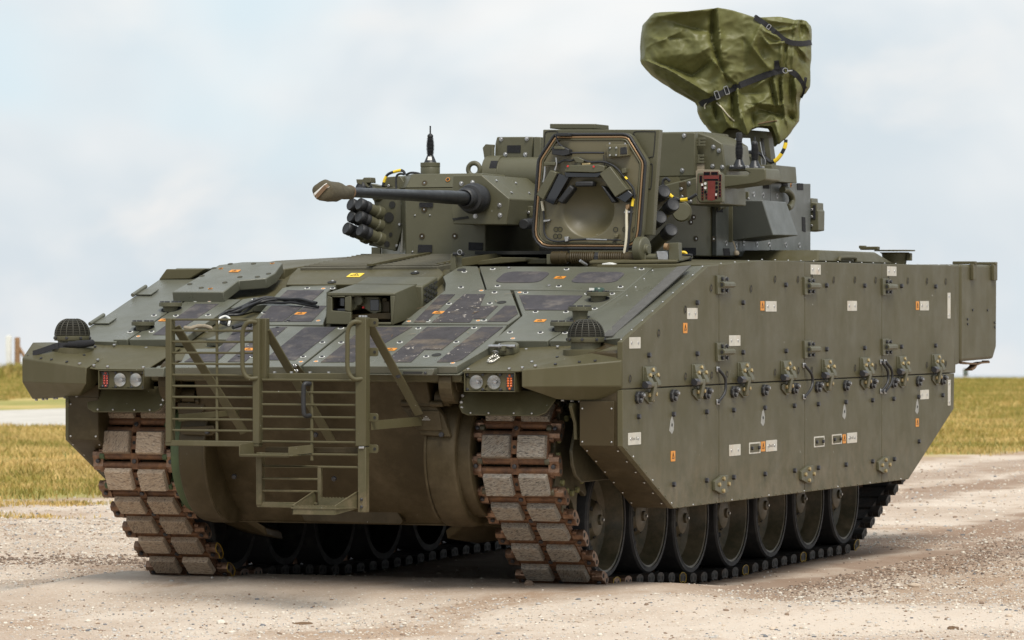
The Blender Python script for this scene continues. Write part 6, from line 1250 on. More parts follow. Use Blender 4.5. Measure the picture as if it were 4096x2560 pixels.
hpart('hatch_inner_skin', b, 'hatchin', smooth=60)
fr_.data.polygons[0].material_index = 0
# the rim is open in the middle: the bowl sits in front of its floor
fr_.location.y += .095
b = MB(); Q0 = [V(p) for p in oc]; Q1 = inset(Q0, .044, n_)
for i in range(len(Q0)):
    j = (i+1) % len(Q0); b.prism([Q0[i], Q0[j], Q1[j], Q1[i]], (0, .05, 0))
bmesh.ops.remove_doubles(b.bm, verts=b.bm.verts, dist=.0004); hpart('hatch_flange', b, 'turret', bevel=0)
# periscopes with brow pads
def peri(face, side, pad, extra=None):
    b = MB(); b.prism([V(p) for p in face], (0, .09, 0)); o = hpart('periscope', b, 'turret', bevel=.004)
    b = MB(); b.prism([V(p) for p in side], (0, .06, 0)); sub('periscope_eyepiece', b, 'optic', o, bevel=.003)
    b = MB(); b.prism([V(p) for p in pad], (0, .07, 0)); sub('brow_pad', b, 'dark', o, bevel=.008)
peri([(0.703,1.815,2.443),(0.745,1.815,2.427),(0.66,1.815,2.269),(0.615,1.815,2.3)], [(0.735,1.84,2.428),(0.809,1.84,2.401),(0.713,1.84,2.242),(0.65,1.84,2.269)], [(0.818,1.83,2.357),(0.846,1.83,2.334),(0.772,1.83,2.245),(0.739,1.83,2.264)])
peri([(1.072,1.815,2.461),(1.179,1.815,2.326),(1.105,1.815,2.282),(1.007,1.815,2.418)], [(1.17,1.84,2.327),(1.207,1.84,2.294),(1.159,1.84,2.25),(1.096,1.84,2.283)], [(1.009,1.83,2.353),(1.029,1.83,2.344),(1.102,1.83,2.256),(1.08,1.83,2.248)])
peri([(0.789,1.815,2.432),(0.81,1.815,2.469),(0.998,1.815,2.472),(1.04,1.815,2.463),(1.037,1.815,2.432),(0.98,1.815,2.425)], [(0.785,1.83,2.43),(0.974,1.83,2.424),(1.031,1.83,2.431),(0.991,1.83,2.398),(0.791,1.83,2.401)], [(0.854,1.82,2.371),(0.868,1.82,2.376),(0.965,1.82,2.375),(0.965,1.82,2.346),(0.855,1.82,2.345)])
def hhose(pts, r, m_, y=1.885):
    b = MB(); b.tube(catmull([V(p) for p in pts], 5), r, 8); return hpart('hatch_cable', b, m_)
hhose([(0.627,1.885,2.261),(0.633,1.885,2.217),(0.64,1.885,2.154),(0.639,1.885,2.092),(0.657,1.885,2.051),(0.697,1.885,2.032),(0.744,1.885,2.028),(0.817,1.885,2.037),(0.911,1.885,2.04)], .006, 'dark')
hhose([(0.625,1.885,2.264),(0.629,1.885,2.236),(0.634,1.885,2.208)], .0085, 'white_hose'); hhose([(0.905,1.882,2.04),(0.965,1.882,2.038),(1.011,1.882,2.036),(1.031,1.882,2.036)], .006, 'silver'); hhose([(1.025,1.882,2.037),(1.071,1.882,2.035),(1.118,1.882,2.034)], .004, 'bolt')
hhose([(1.156,1.87,2.219),(1.155,1.87,2.15),(1.156,1.87,2.088),(1.152,1.87,2.026),(1.142,1.87,1.963),(1.127,1.87,1.901)], .0088, 'white_hose'); hhose([(1.193,1.87,2.274),(1.185,1.87,2.212),(1.181,1.87,2.15),(1.172,1.87,2.088),(1.168,1.87,2.026),(1.155,1.87,1.957),(1.143,1.87,1.904)], .0075, 'dark'); hhose([(1.202,1.868,2.281),(1.194,1.868,2.256),(1.19,1.868,2.23)], .0085, 'yellow')
hhose([(0.867,1.86,2.512),(0.907,1.86,2.495),(0.947,1.86,2.487),(1.006,1.86,2.489),(1.053,1.86,2.478),(1.099,1.86,2.45),(1.139,1.86,2.405),(1.172,1.86,2.368),(1.198,1.86,2.336),(1.208,1.86,2.299),(1.205,1.86,2.274)], .007, 'dark'); hhose([(0.74,1.86,2.485),(0.773,1.86,2.5),(0.813,1.86,2.497),(0.853,1.86,2.509)], .006, 'dark'); hhose([(1.149,1.86,2.399),(1.162,1.86,2.385)], .008, 'yellow')
hhose([(0.716,1.87,2.651),(0.733,1.87,2.604),(0.76,1.87,2.579),(0.776,1.87,2.56)], .005, 'bolt'); hhose([(0.803,1.87,2.543),(0.916,1.87,2.543),(1.016,1.87,2.541)], .006, 'bolt'); hhose([(1.013,1.875,2.529),(1.014,1.875,2.501),(1.018,1.875,2.463)], .003, 'dark')
hhose([(0.72,1.87,2.517),(0.722,1.87,2.479),(0.713,1.87,2.442)], .006, 'silver'); hhose([(0.651,1.87,2.467),(0.649,1.87,2.43),(0.644,1.87,2.392),(0.639,1.87,2.374)], .006, 'silver')
for l, m_, dy in [([(1.052,1.84,2.574),(1.11,1.84,2.575),(1.112,1.84,2.519),(1.054,1.84,2.518)],'turret',0.06),([(1.033,1.85,2.587),(1.162,1.85,2.589),(1.172,1.85,2.523),(1.043,1.85,2.509)],'hatchin',0.05),([(1.125,1.845,2.57),(1.164,1.845,2.573),(1.167,1.845,2.532),(1.125,1.845,2.53)],'dark',0.05),([(0.704,1.84,2.579),(0.774,1.84,2.578),(0.811,1.84,2.562),(0.811,1.84,2.533),(0.774,1.84,2.525),(0.704,1.84,2.535)],'dark',0.06),([(0.717,1.835,2.58),(0.763,1.835,2.581),(0.786,1.835,2.571),(0.783,1.835,2.562),(0.719,1.835,2.566)],'turret',0.03),([(0.65,1.85,2.492),(0.72,1.85,2.491),(0.72,1.85,2.471),(0.65,1.85,2.472)],'turret',0.04),([(0.727,1.85,2.66),(0.809,1.85,2.66),(0.811,1.85,2.641),(0.729,1.85,2.642)],'dark',0.05),([(0.831,1.84,2.518),(0.861,1.84,2.519),(0.901,1.84,2.501),(0.897,1.84,2.482),(0.854,1.84,2.486)],'turret',0.05),([(0.858,1.845,2.488),(0.882,1.845,2.488),(0.882,1.845,2.458),(0.858,1.845,2.458)],'turret',0.04),([(1.131,1.85,2.446),(1.156,1.85,2.452),(1.159,1.85,2.424),(1.133,1.85,2.418)],'turret',0.04),([(0.769,1.87,2.056),(0.796,1.87,2.056),(0.793,1.87,2.028),(0.773,1.87,2.025)],'silver',0.03),([(0.639,1.87,2.154),(0.679,1.87,2.157),(0.679,1.87,2.146),(0.639,1.87,2.14)],'silver',0.03),([(1.14,1.865,2.201),(1.19,1.865,2.203),(1.19,1.865,2.19),(1.14,1.865,2.189)],'silver',0.03),([(1.152,1.86,2.24),(1.175,1.86,2.243),(1.175,1.86,2.225),(1.165,1.86,2.209),(1.152,1.86,2.212)],'bronze',0.04),([(1.076,1.87,2.07),(1.102,1.87,2.07),(1.099,1.87,2.048),(1.079,1.87,2.048)],'hatchin',0.03),([(0.888,1.84,2.481),(0.941,1.84,2.483),(0.942,1.84,2.471),(0.891,1.84,2.467)],'gold',0.03)]:
    b = MB(); b.prism(l, (0, dy, 0)); hpart('hatch_fitting', b, m_, bevel=.003)
for p in [(1.064,1.838,2.593),(1.16,1.838,2.591),(1.066,1.838,2.568),(1.104,1.838,2.568),(1.065,1.838,2.525),(1.103,1.838,2.526)]: hput('bolt', ME_tiny, p)
for p in [(0.708,1.899,2.099),(0.734,1.899,2.099),(0.705,1.899,2.059),(0.731,1.899,2.059),(1.078,1.899,2.096),(1.135,1.899,2.096),(1.196,1.899,2.094),(0.702,1.899,2.016),(1.07,1.899,2.013),(1.128,1.899,2.013)]: hput('fastener', ME_recess, p)
for p in [(0.815,1.81,2.464),(0.975,1.81,2.46)]:
    b = MB(); b.lathe([(.006, 0), (.006, .003), (0, .004)], p, (0, -1, 0), 10); hpart('red_dot', b, 'redmark')
# torsion spring and hinge below the hatch
sp0, sp1 = V((0.709,1.83,1.933)), V((1.248,1.83,1.931))
HG = empty('hatch_hinge', sp0, AV); 
def gpart(name, mb, mats, bevel=0): return obj(name, mb.mesh(name, mats), HG, -sp0, bevel=bevel)
b = MB(); b.cyl(sp0, sp0+(sp1-sp0)*.18, .037, n=28); b.cyl(sp0+(sp1-sp0)*.02, sp1, .026, n=24); b.cyl(sp0+(sp1-sp0)*.10, sp0+(sp1-sp0)*.12, .0395, n=28); b.cyl(sp0+(sp1-sp0)*.84, sp1, .033, n=28); gpart('hinge_tube', b, 'hull', bevel=.003)
for i in range(22):
    t = .235 + .0245*i + (.055 if i > 10 else 0); b = MB(); b.torus(sp0+(sp1-sp0)*t, V(1, .0, .12), .031, .0062, 24, 8); gpart('spring_coil', b, 'hull')
b = MB(); b.cyl(sp0+(sp1-sp0)*.50, sp0+(sp1-sp0)*.55, .034, n=8); gpart('spring_clamp', b, 'dark', bevel=.003)
hd = V((1.271,1.83,1.978)); b = MB(); b.lathe([(.075, -.035), (.075, .012), (.068, .018), (.03, .02), (.028, .04), (0, .04)], hd, (1, -.15, 0), 32); b.box(hd+V(0, .0, -.06), (.05, .05, .09)); gpart('hinge_cheek', b, 'turret', bevel=.004)
b = MB(); q = V((1.294,1.83,1.934)); b.cyl(q, q+V(.10, 0, 0), .020, n=16); gpart('hinge_pin', b, 'turret')
b = MB(); b.prism([(1.361,1.8,1.968),(1.43,1.8,1.968),(1.436,1.8,1.915),(1.371,1.8,1.918)], (0, .05, 0)); gpart('hinge_catch', b, 'silver', bevel=.004)
b = MB(); b.prism([(1.436,1.8,2.016),(1.498,1.8,2.017),(1.5,1.8,1.912),(1.438,1.8,1.912)], (0, .06, 0)); gpart('hinge_post', b, 'turret', bevel=.003)
b = MB(); b.cyl((1.42,1.78,1.995), (1.442,1.78,1.992), .020, n=14); gpart('copper_stud', b, 'bronze')
b = MB(); b.prism([(0.663,1.86,1.954),(0.696,1.86,1.954),(0.696,1.86,1.897),(0.663,1.86,1.895)], (0, .08, 0)); gpart('hinge_post', b, 'turret', bevel=.003)
b = MB(); b.cyl((0.946,1.66,1.914), (0.972,1.7,1.888), .009, n=10); gpart('hatch_lever', b, 'silver')
b = MB(); b.prism([(1.072,1.68,1.897),(1.118,1.68,1.903),(1.145,1.68,1.896),(1.147,1.68,1.884),(1.072,1.68,1.884)], (0, .06, 0)); gpart('sealing_block', b, 'white', bevel=.004)
b = MB(); b.prism([(.98, 1.72, 1.895), (1.5, 1.76, 1.90), (1.45, 2.2, 1.93), (.95, 2.0, 1.93)], (0, 0, .016)); part('hatch_coaming', b, 'paint', AV, bevel=.004)
for l in [[(1.383,2.15,1.937),(1.403,2.15,1.943),(1.436,2.15,1.949),(1.462,2.15,1.946)],[(1.38,2.15,1.928),(1.409,2.15,1.921),(1.443,2.15,1.912),(1.416,2.15,1.924)],[(1.397,2.12,1.918),(1.426,2.12,1.933),(1.453,2.12,1.918),(1.466,2.12,1.933)]]:
    b = MB(); b.tube(catmull(l, 5), .009, 8); part('roof_cable', b, 'dark', AV)

# ---------------------------------------------------------------- muzzle cover on the barrel tip
MC = empty('muzzle_cover', g1, None); tag(MC, 'baggy olive canvas cover over the muzzle of the gun barrel', 'cover')
b = MB(); b.lathe([(.034, -.04), (.036, -.01), (.039, .04), (.044, .10), (.052, .18), (.057, .26), (.058, .33), (.054, .372), (.040, .384), (.020, .386), (0, .387)], (0, 0, 0), gd, 40)
for v in b.bm.verts:
    r_ = v.co - gd*v.co.dot(gd); a = math.atan2(r_.z, r_.x); h = v.co.dot(gd)
    v.co += r_.normalized()*(.004*math.sin(3*a+h*30)+.006*noise.noise(v.co*22)) if r_.length > .01 else V(0, 0, 0)
obj('canvas_bag', b.mesh('canvas_bag', 'canvas', 70), MC)
for k, (rz, m_) in enumerate(((R(38), 'white'), (R(45), 'sleeve'))):
    u_ = gd.orthogonal().normalized(); dirv = (V(1, 0, 0)*math.cos(rz)+V(0, 0, 1)*math.sin(rz)); dirv = (dirv-gd*dirv.dot(gd)).normalized(); wv = dirv.cross(gd)
    pth = [dirv*x+gd*(.392+.001*k - max(0, abs(x)-.040)*1.4) for x in np.linspace(-.050, .050, 9)]
    b = MB(); b.strip(pth, wv, .026 if k == 0 else .022, .003); obj('cover_strap', b.mesh('cover_strap', m_, 0), MC, gd*.0 + (wv*.006 if k else wv*0))
b = MB(); b.torus(gd*-.03, gd, .036, .004, 28, 6); obj('drawstring', b.mesh('drawstring', 'sleeve'), MC)

# ---------------------------------------------------------------- tarpaulin over the weapon station
TC = V((0.782,4.8,3.14)); TS = .000678
U_, Vv = V(RT), V(-RT.y, RT.x, 0)                        # across and away
def tw(px, py, dep=0): return V((px-950)*TS, dep, -(py-700)*TS)      # local: x across, y away, z up
rows = [(1215, 850, 1560), (1190, 800, 1600), (1150, 745, 1640), (1100, 712, 1648), (1050, 690, 1648), (1000, 685, 1645), (960, 660, 1645), (920, 590, 1660), (880, 515, 1712), (830, 430, 1742), (760, 320, 1745), (700, 245, 1746), (650, 192, 1747), (600, 155, 1750), (560, 140, 1752), (480, 143, 1757), (400, 148, 1757), (320, 154, 1757), (270, 160, 1755), (230, 164, 1750), (200, 180, 1742), (180, 205, 1728)]
top = [(165, 200), (265, 132), (400, 131), (550, 135), (700, 118), (770, 108), (850, 98), (930, 108), (1000, 122), (1100, 150), (1200, 185), (1280, 186), (1430, 178), (1520, 190), (1580, 205), (1650, 195), (1740, 215)]
hem = [(830, 60), (890, 70), (960, 5), (1040, 15), (1130, 82), (1180, 15), (1260, -12), (1370, -8), (1430, 165), (1520, 90), (1580, 25), (1645, -20)]
def interp(l, x):
    return float(np.interp(x, [p[0] for p in l], [p[1] for p in l]))
ry = np.array([r[0] for r in rows][::-1], float); rl_ = np.array([r[1] for r in rows][::-1], float); rr2 = np.array([r[2] for r in rows][::-1], float)
folds = [  # ridges (+) and valleys (-) in the cloth: x0, y0, x1, y1, height, width
 (850, 95, 862, 330, .035, 26), (862, 330, 890, 600, .03, 26), (800, 150, 800, 420, -.05, 26), (800, 420, 885, 660, -.045, 24), (190, 200, 560, 150, .03, 40), (560, 150, 790, 130, .03, 40),
 (470, 250, 780, 330, -.035, 55), (330, 380, 520, 390, -.02, 40), (300, 420, 500, 330, .018, 40), (150, 575, 420, 700, .04, 30), (420, 700, 760, 900, .05, 40), (240, 600, 420, 660, -.03, 30), (420, 660, 620, 735, -.045, 40), (620, 735, 790, 610, -.04, 40),
 (790, 590, 900, 700, .04, 35), (900, 700, 1010, 790, .035, 35), (640, 560, 780, 470, .025, 45), (860, 640, 960, 780, -.045, 24), (1240, 285, 1165, 470, .032, 40), (1165, 470, 1330, 665, .032, 36), (1100, 350, 1100, 620, -.018, 60), (1230, 470, 1290, 600, -.03, 45),
 (1270, 380, 1350, 480, .025, 22), (1290, 330, 1440, 400, .028, 20), (1330, 450, 1480, 430, .022, 18), (1450, 440, 1440, 640, .026, 18), (1490, 450, 1480, 650, -.024, 14), (1520, 450, 1500, 650, .024, 18), (1560, 440, 1550, 640, .02, 20), (1620, 480, 1700, 560, .032, 24), (1590, 480, 1680, 600, -.025, 22),
 (1640, 230, 1640, 380, -.04, 26), (1600, 215, 1570, 330, .03, 26), (1690, 250, 1720, 330, .03, 22), (1380, 330, 1560, 300, .02, 20), (1340, 230, 1540, 250, .018, 25),
 (860, 960, 940, 1170, .032, 26), (830, 1000, 850, 1130, -.03, 22), (1040, 865, 1045, 1000, .035, 18), (1045, 1000, 1075, 1180, .035, 22), (990, 880, 1000, 1150, -.035, 20), (1090, 900, 1260, 900, -.02, 40), (1120, 1060, 1300, 960, .026, 45), (1250, 1040, 1500, 1110, -.035, 40), (1240, 1000, 1425, 1010, .035, 28),
 (1380, 770, 1430, 1010, .032, 20), (1350, 770, 1390, 1000, -.03, 18), (1460, 740, 1470, 1000, .03, 16), (1440, 760, 1450, 1000, -.032, 12), (1470, 1000, 1500, 1150, .035, 22), (1580, 760, 1600, 970, .032, 24), (1540, 760, 1545, 980, -.03, 20), (1520, 1060, 1580, 1150, -.045, 32), (1200, 850, 1330, 760, .015, 20), (1080, 1100, 1130, 1270, .028, 24), (1180, 1080, 1200, 1220, -.03, 24), (1400, 1180, 1440, 1340, .025, 30)]
FA = np.array(folds, float)
nR, nT = 150, 320
vs_, fs_ = [], []
yy = np.concatenate([np.linspace(1215, 180, 112), np.full(nR-112, 180.)]); capk = np.concatenate([np.zeros(112), np.linspace(0, 1, nR-111)[1:]])
P_ = np.zeros((nR, nT, 3)); PX = np.zeros((nR, nT, 2)); FRONT = np.zeros((nR, nT))
for i in range(nR):
    L_, R_ = np.interp(yy[i], ry, rl_), np.interp(yy[i], ry, rr2); cx, a = (L_+R_)/2, (R_-L_)/2*TS
    dep = (.16 + .17*np.interp(yy[i], [180, 500, 800, 1000, 1215], [1, 1.0, .62, .42, .38]))
    k = 1-capk[i]; th = 2*np.pi*np.arange(nT)/nT; ce, se_ = np.cos(th), np.sin(th)
    ex = .62 if capk[i] == 0 else .62
    td = 2*np.pi*np.arange(6000)/6000; ux, uy = a*np.sign(np.cos(td))*np.abs(np.cos(td))**ex, dep*np.sign(np.sin(td))*np.abs(np.sin(td))**ex
    al = np.concatenate([[0], np.cumsum(np.hypot(np.diff(ux, append=ux[0]), np.diff(uy, append=uy[0])))]); td = np.append(td, 2*np.pi)
    th = np.interp(np.arange(nT)/nT*al[-1], al, td); ce, se_ = np.cos(th), np.sin(th)
    xx = (cx-950)*TS + a*np.sign(ce)*np.abs(ce)**ex*k; dd = dep*np.sign(se_)*np.abs(se_)**ex*k
    px_ = xx/TS+950
    zt = np.array([interp(top, x) for x in px_]); zh = np.array([interp(hem, x) for x in px_])
    wtop = np.clip((330-yy[i])/150., 0, 1)**1.6; rnd = np.sqrt(np.clip(1-k**2.6, 0, 1)) if capk[i] > 0 else 0
    wht = np.clip((yy[i]-1080)/135., 0, 1)**1.5
    py_ = yy[i]*(1-wtop) + (zt+8-(8*rnd))*wtop*1.0 + (yy[i]-180)*0 + zh*wht
    py_ = np.where(capk[i] == 0, np.where(wtop > 0, yy[i]+(zt+10-180)*wtop, yy[i]+zh*wht), zt+10*(1-rnd))
    PX[i, :, 0], PX[i, :, 1] = px_, py_; FRONT[i] = np.clip(-se_*1.6, 0, 1)**.7 if capk[i] == 0 else np.clip(-se_*1.6, 0, 1)**.7*k
    P_[i, :, 0], P_[i, :, 1], P_[i, :, 2] = xx, dd, -(py_-700)*TS
disp = np.zeros((nR, nT))
for x0, y0, x1, y1, h, wd in FA:
    dx, dy = x1-x0, y1-y0; L2 = dx*dx+dy*dy
    t = np.clip(((PX[..., 0]-x0)*dx+(PX[..., 1]-y0)*dy)/L2, 0, 1); dist = np.hypot(PX[..., 0]-x0-t*dx, PX[..., 1]-y0-t*dy)
    sgn_ = ((PX[..., 0]-x0)*dy-(PX[..., 1]-y0)*dx) > 0
    ww = np.where(sgn_, wd*1.5, wd*.62)                  # folds lean: a steep and a shallow side
    disp += 2.1*h*np.exp(-(np.abs(dist)/ww)**.95)*(.55+.45*np.sin(np.pi*np.clip(t, .06, .94)))
for i in range(nR):
    for j in range(nT):
        p = Vector(P_[i, j]); q_ = p+noise.noise_vector(p*4)*.05; n1 = noise.noise(p*6+V(3, 1, 2))*.02 - abs(noise.noise(q_*9))*.030 - abs(noise.noise(q_*19+V(5, 5, 5)))*.013 + .02
        back = .035*math.sin(p.x*19+p.z*9)+.03*noise.noise(p*9)
        f = FRONT[i, j]; side = (1-f)
        P_[i, j, 1] -= (disp[i, j]+n1)*f - back*side*(1-capk[i])*.4
        if capk[i] == 0: P_[i, j, 0] += side*.012*noise.noise(p*11)
        P_[i, j, 2] += (.010*noise.noise(p*10) if f < .5 else 0) + .006*capk[i]*noise.noise(p*16)
vs_ = P_.reshape(-1, 3).tolist()
for i in range(nR-1):
    for j in range(nT):
        k = (j+1) % nT; fs_.append((i*nT+j, i*nT+k, (i+1)*nT+k, (i+1)*nT+j))
me = bpy.data.meshes.new('cover_cloth'); me.from_pydata(vs_, [], fs_); me.materials.append(M['tarp']); me.polygons.foreach_set('use_smooth', [True]*len(me.polygons)); me.update()
TP = empty('tarpaulin_cover', TC, None); TP.rotation_euler = (0, 0, YAW); tag(TP, 'creased green tarpaulin strapped over the weapon mount on the turret roof', 'cover')
cloth = obj('cover_cloth', me, TP)
so_ = cloth.modifiers.new('thickness', 'SOLIDIFY'); so_.thickness = .004
from mathutils.bvhtree import BVHTree
bv = BVHTree.FromPolygons([Vector(v) for v in vs_], fs_)
def on_cloth(px, py, lift=.004):
    o_ = tw(px, py, -2); h = bv.ray_cast(o_, V(0, 1, 0)); return (h[0]-V(0, lift, 0)) if h[0] else tw(px, py, -.02)
def dense(l, n=40):
    q = catmull([V(x, y, 0) for x, y in l], 8); return [(p.x, p.y) for p in q]
def strap(l, wd, lift=.008):
    P = [on_cloth(x, y, lift) for x, y in dense(l)]
    for _ in range(3):
        P = [P[0]]+[V(P[i].x, min(P[i].y, (P[i-1].y+P[i].y*2+P[i+1].y)/4), P[i].z) for i in range(1, len(P)-1)]+[P[-1]]
    b = MB(); b.strip(P, [ (P[min(i+1, len(P)-1)]-P[max(0, i-1)]).cross(V(0, 1, 0)) for i in range(len(P))], wd, .004); return obj('cover_strap', b.mesh('cover_strap', 'webbing', 40), TP)
strap([(1195, 188), (1260, 235), (1330, 290), (1400, 345), (1470, 400), (1560, 432), (1660, 432), (1748, 412)], .034)
s2 = strap([(700, 1000), (760, 965), (850, 922), (940, 878), (1040, 835), (1150, 790), (1280, 740), (1400, 700), (1480, 682)], .040)
strap([(1538, 690), (1590, 725), (1640, 790), (1680, 855)], .036); strap([(1408, 598), (1412, 650), (1418, 715)], .036); strap([(1690, 745), (1678, 800), (1668, 880), (1650, 930)], .022)
def buckle(px, py, ang, w_, h_, tgt=None):
    p = on_cloth(px, py, .016); b = MB(); q = [V(math.cos(ang)*x-math.sin(ang)*z, 0, math.sin(ang)*x+math.cos(ang)*z)+p for x, z in rrect(w_, h_, .004, 2)]
    b.tube(q, .0032, 6, cyc=True); obj('strap_buckle', b.mesh('strap_buckle', 'silver'), TP)
buckle(850, 918, R(18), .024, .052); buckle(940, 873, R(18), .024, .052); buckle(1328, 285, R(-35), .02, .03)
p = on_cloth(1488, 690, .02); b = MB(); b.torus(p, (0, 1, 0), .016, .003, 20, 6); obj('snap_ring', b.mesh('snap_ring', 'silver'), TP)
b = MB(); b.cyl(p+V(.012, 0, -.004), p+V(.045, 0, .0), .0055, n=8); obj('snap_hook', b.mesh('snap_hook', 'silver'), TP)
b = MB(); b.tube([on_cloth(x, y, .008) for x, y in dense([(850, 985), (900, 1040), (960, 1110), (1015, 1155)])], .0042, 6); obj('cover_cord', b.mesh('cover_cord', 'white_hose'), TP)
b = MB(); b.tube([on_cloth(x, y, .01) for x, y in dense([(760, 985), (740, 1010), (745, 1040)])], .0042, 6); obj('cover_cord', b.mesh('cover_cord', 'white_hose'), TP)
b = MB(); b.tube([on_cloth(x, y, .006) for x, y in dense([(1240, 1185), (1330, 1165), (1415, 1155)])], .0036, 6); obj('cover_cord', b.mesh('cover_cord', 'sleeve'), TP)

# ---------------------------------------------------------------- ground, path, grass, gravel, background
FH = V(FW.x, FW.y, 0).normalized()
def sdist(x, y): return (x-CAM.x)*FH.x+(y-CAM.y)*FH.y
def drop(x, y):                                          # the field rolls away to a crest behind the vehicle
    s = sdist(x, y); return -.000052*max(0, s-32)**2
def micro(x, y, amp=1):
    d = 0
    # soft hump in front of the near track, shallow ruts where the tracks pass
    d += .05*math.exp(-(((x-2.6)/1.6)**2+((y-.2)/.9)**2)) + .075*math.exp(-(((x-1.75)/.8)**2+((y-.05)/.5)**2))
    d += .012*noise.noise(Vector((x*.6, y*.6, 0)))+.010*noise.noise(Vector((x*1.9, y*1.9, 3)))+.007*noise.noise(Vector((x*6, y*6, 7)))+.005*noise.noise(Vector((x*17, y*17, 1)))
    return d*amp
def gz(x, y):
    inside = max(0, 1-max(0, abs(x)-1.7)/.5)*max(0, 1-max(0, abs(y-3.3)-3.2)/.8)
    bed = float(np.interp(y, (-.7, .2, .7, 1.15, 1.6, 2.0, 2.45, 3.2, 4.0, 4.8, 5.6, 6.6), (0, .075, .098, .098, .066, .035, .010, .008, .020, .030, .030, .01)))   # the belt presses into the ground
    return drop(x, y) + micro(x, y)*(1-inside*.85) + bed*inside
def grid_mesh(name, us, ss, zf):
    verts = []; nu, ns = len(us), len(ss)
    for s in ss:
        for u in us:
            f = max(.12, s/26.0); x = CAM.x+FH.x*s+RT.x*u*f; y = CAM.y+FH.y*s+RT.y*u*f; verts.append((x, y, zf(x, y)))
    faces = [(i*nu+j, i*nu+j+1, (i+1)*nu+j+1, (i+1)*nu+j) for i in range(ns-1) for j in range(nu-1)]
    me = bpy.data.meshes.new(name); me.from_pydata(verts, [], faces); me.polygons.foreach_set('use_smooth', [True]*len(faces)); return me
us = np.concatenate([np.linspace(-60, -4.6, 24)[:-1], np.linspace(-4.6, 4.6, 220), np.linspace(4.6, 60, 24)[1:]])
ss = np.concatenate([np.linspace(-10, 18.8, 14), np.linspace(19, 34, 240), np.linspace(34.3, 60, 90), np.geomspace(61, 420, 40)])
gm = bpy.data.materials.new('field_ground'); gm.use_nodes = True; t = gm.node_tree; B = t.nodes['Principled BSDF']; B.inputs['Roughness'].default_value = .95; B.inputs['Specular IOR Level'].default_value = .15
geo = nd(t, 'ShaderNodeNewGeometry'); PP = geo.outputs['Position']
def gn(scale, det=5, rough=.6, off=(0, 0, 0), sc_=(1, 1, 1)):
    mp = nd(t, 'ShaderNodeMapping'); mp.inputs['Location'].default_value = off; mp.inputs['Scale'].default_value = sc_; t.links.new(PP, mp.inputs['Vector'])
    n = nd(t, 'ShaderNodeTexNoise'); n.inputs['Scale'].default_value = scale; n.inputs['Detail'].default_value = det; n.inputs['Roughness'].default_value = rough; t.links.new(mp.outputs[0], n.inputs['Vector']); return n.outputs['Fac']
def gr(f, lo, hi, a=0, z=1):
    r = nd(t, 'ShaderNodeMapRange', interpolation_type='SMOOTHSTEP'); r.inputs['From Min'].default_value = lo; r.inputs['From Max'].default_value = hi; r.inputs['To Min'].default_value = a; r.inputs['To Max'].default_value = z; t.links.new(f, r.inputs['Value']); return r.outputs[0]
def mth(op, a, b_=0):
    m = nd(t, 'ShaderNodeMath', operation=op)
    for i, v in enumerate((a, b_)):
        if isinstance(v, (int, float)): m.inputs[i].default_value = v
        else: t.links.new(v, m.inputs[i])
    return m.outputs[0]
sp_ = nd(t, 'ShaderNodeSeparateXYZ'); t.links.new(PP, sp_.inputs[0]); X_, Y_ = sp_.outputs[0], sp_.outputs[1]
col = mix(t, (.42, .33, .255, 1), (.57, .485, .40, 1), gr(gn(.45, 6), .36, .62))
col = mix(t, col, (.32, .215, .14, 1), gr(gn(.8, 6, .7, (4, 7, 1), (1, .5, 1)), .50, .64, 0, .75))
col = mix(t, col, (.56, .51, .445, 1), gr(gn(9, 5, .7, (1, 1, 9)), .55, .75, 0, .55))
col = mix(t, col, (.27, .21, .16, 1), gr(gn(14, 5, .7, (8, 2, 9)), .58, .78, 0, .45))
col = mix(t, col, (.62, .58, .52, 1), gr(gn(48, 4, .7, (8, 2, 9)), .56, .68, 0, .75))
col = mix(t, col, (.15, .125, .10, 1), gr(gn(60, 4, .7, (3, 2, 4)), .58, .70, 0, .6))
def band(d0, w_): # soft mask of a line y = a + b x
    return None
# worn pale hardstanding in the near right corner
sl_ = mth('ADD', mth('SUBTRACT', mth('MULTIPLY', X_, .93), mth('MULTIPLY', Y_, .36)), mth('MULTIPLY', mth('SUBTRACT', gn(2, 4, .6, (5, 5, 1)), .5), .25))
# churned brown strips left by the tracks along both sides of the vehicle
nzb = gn(1.1, 5, .65, (2, 2, 2))
for xc, wd, amt in ((2.0, .45, .75), (1.14, .55, .8), (-1.14, .55, .7), (-2.3, .7, .5)):
    d = mth('ABSOLUTE', mth('SUBTRACT', mth('ADD', X_, mth('MULTIPLY', mth('SUBTRACT', nzb, .5), 1.2)), xc)); k = gr(d, wd*.4, wd, 1, 0)
    ymask = gr(Y_, .6, 1.6); k = mth('MULTIPLY', mth('MULTIPLY', k, ymask), amt); col = mix(t, col, (.23, .15, .10, 1), k)
# bare brown verge along the grass
gd0 = mth('SUBTRACT', mth('ADD', mth('MULTIPLY', Y_, .27), -11.3), X_)
vg = mth('MULTIPLY', gr(gd0, -1.6, -.4), gr(gn(.7, 5, .65, (3, 3, 3)), .35, .6)); col = mix(t, col, (.33, .235, .15, 1), mth('MULTIPLY', vg, .8))
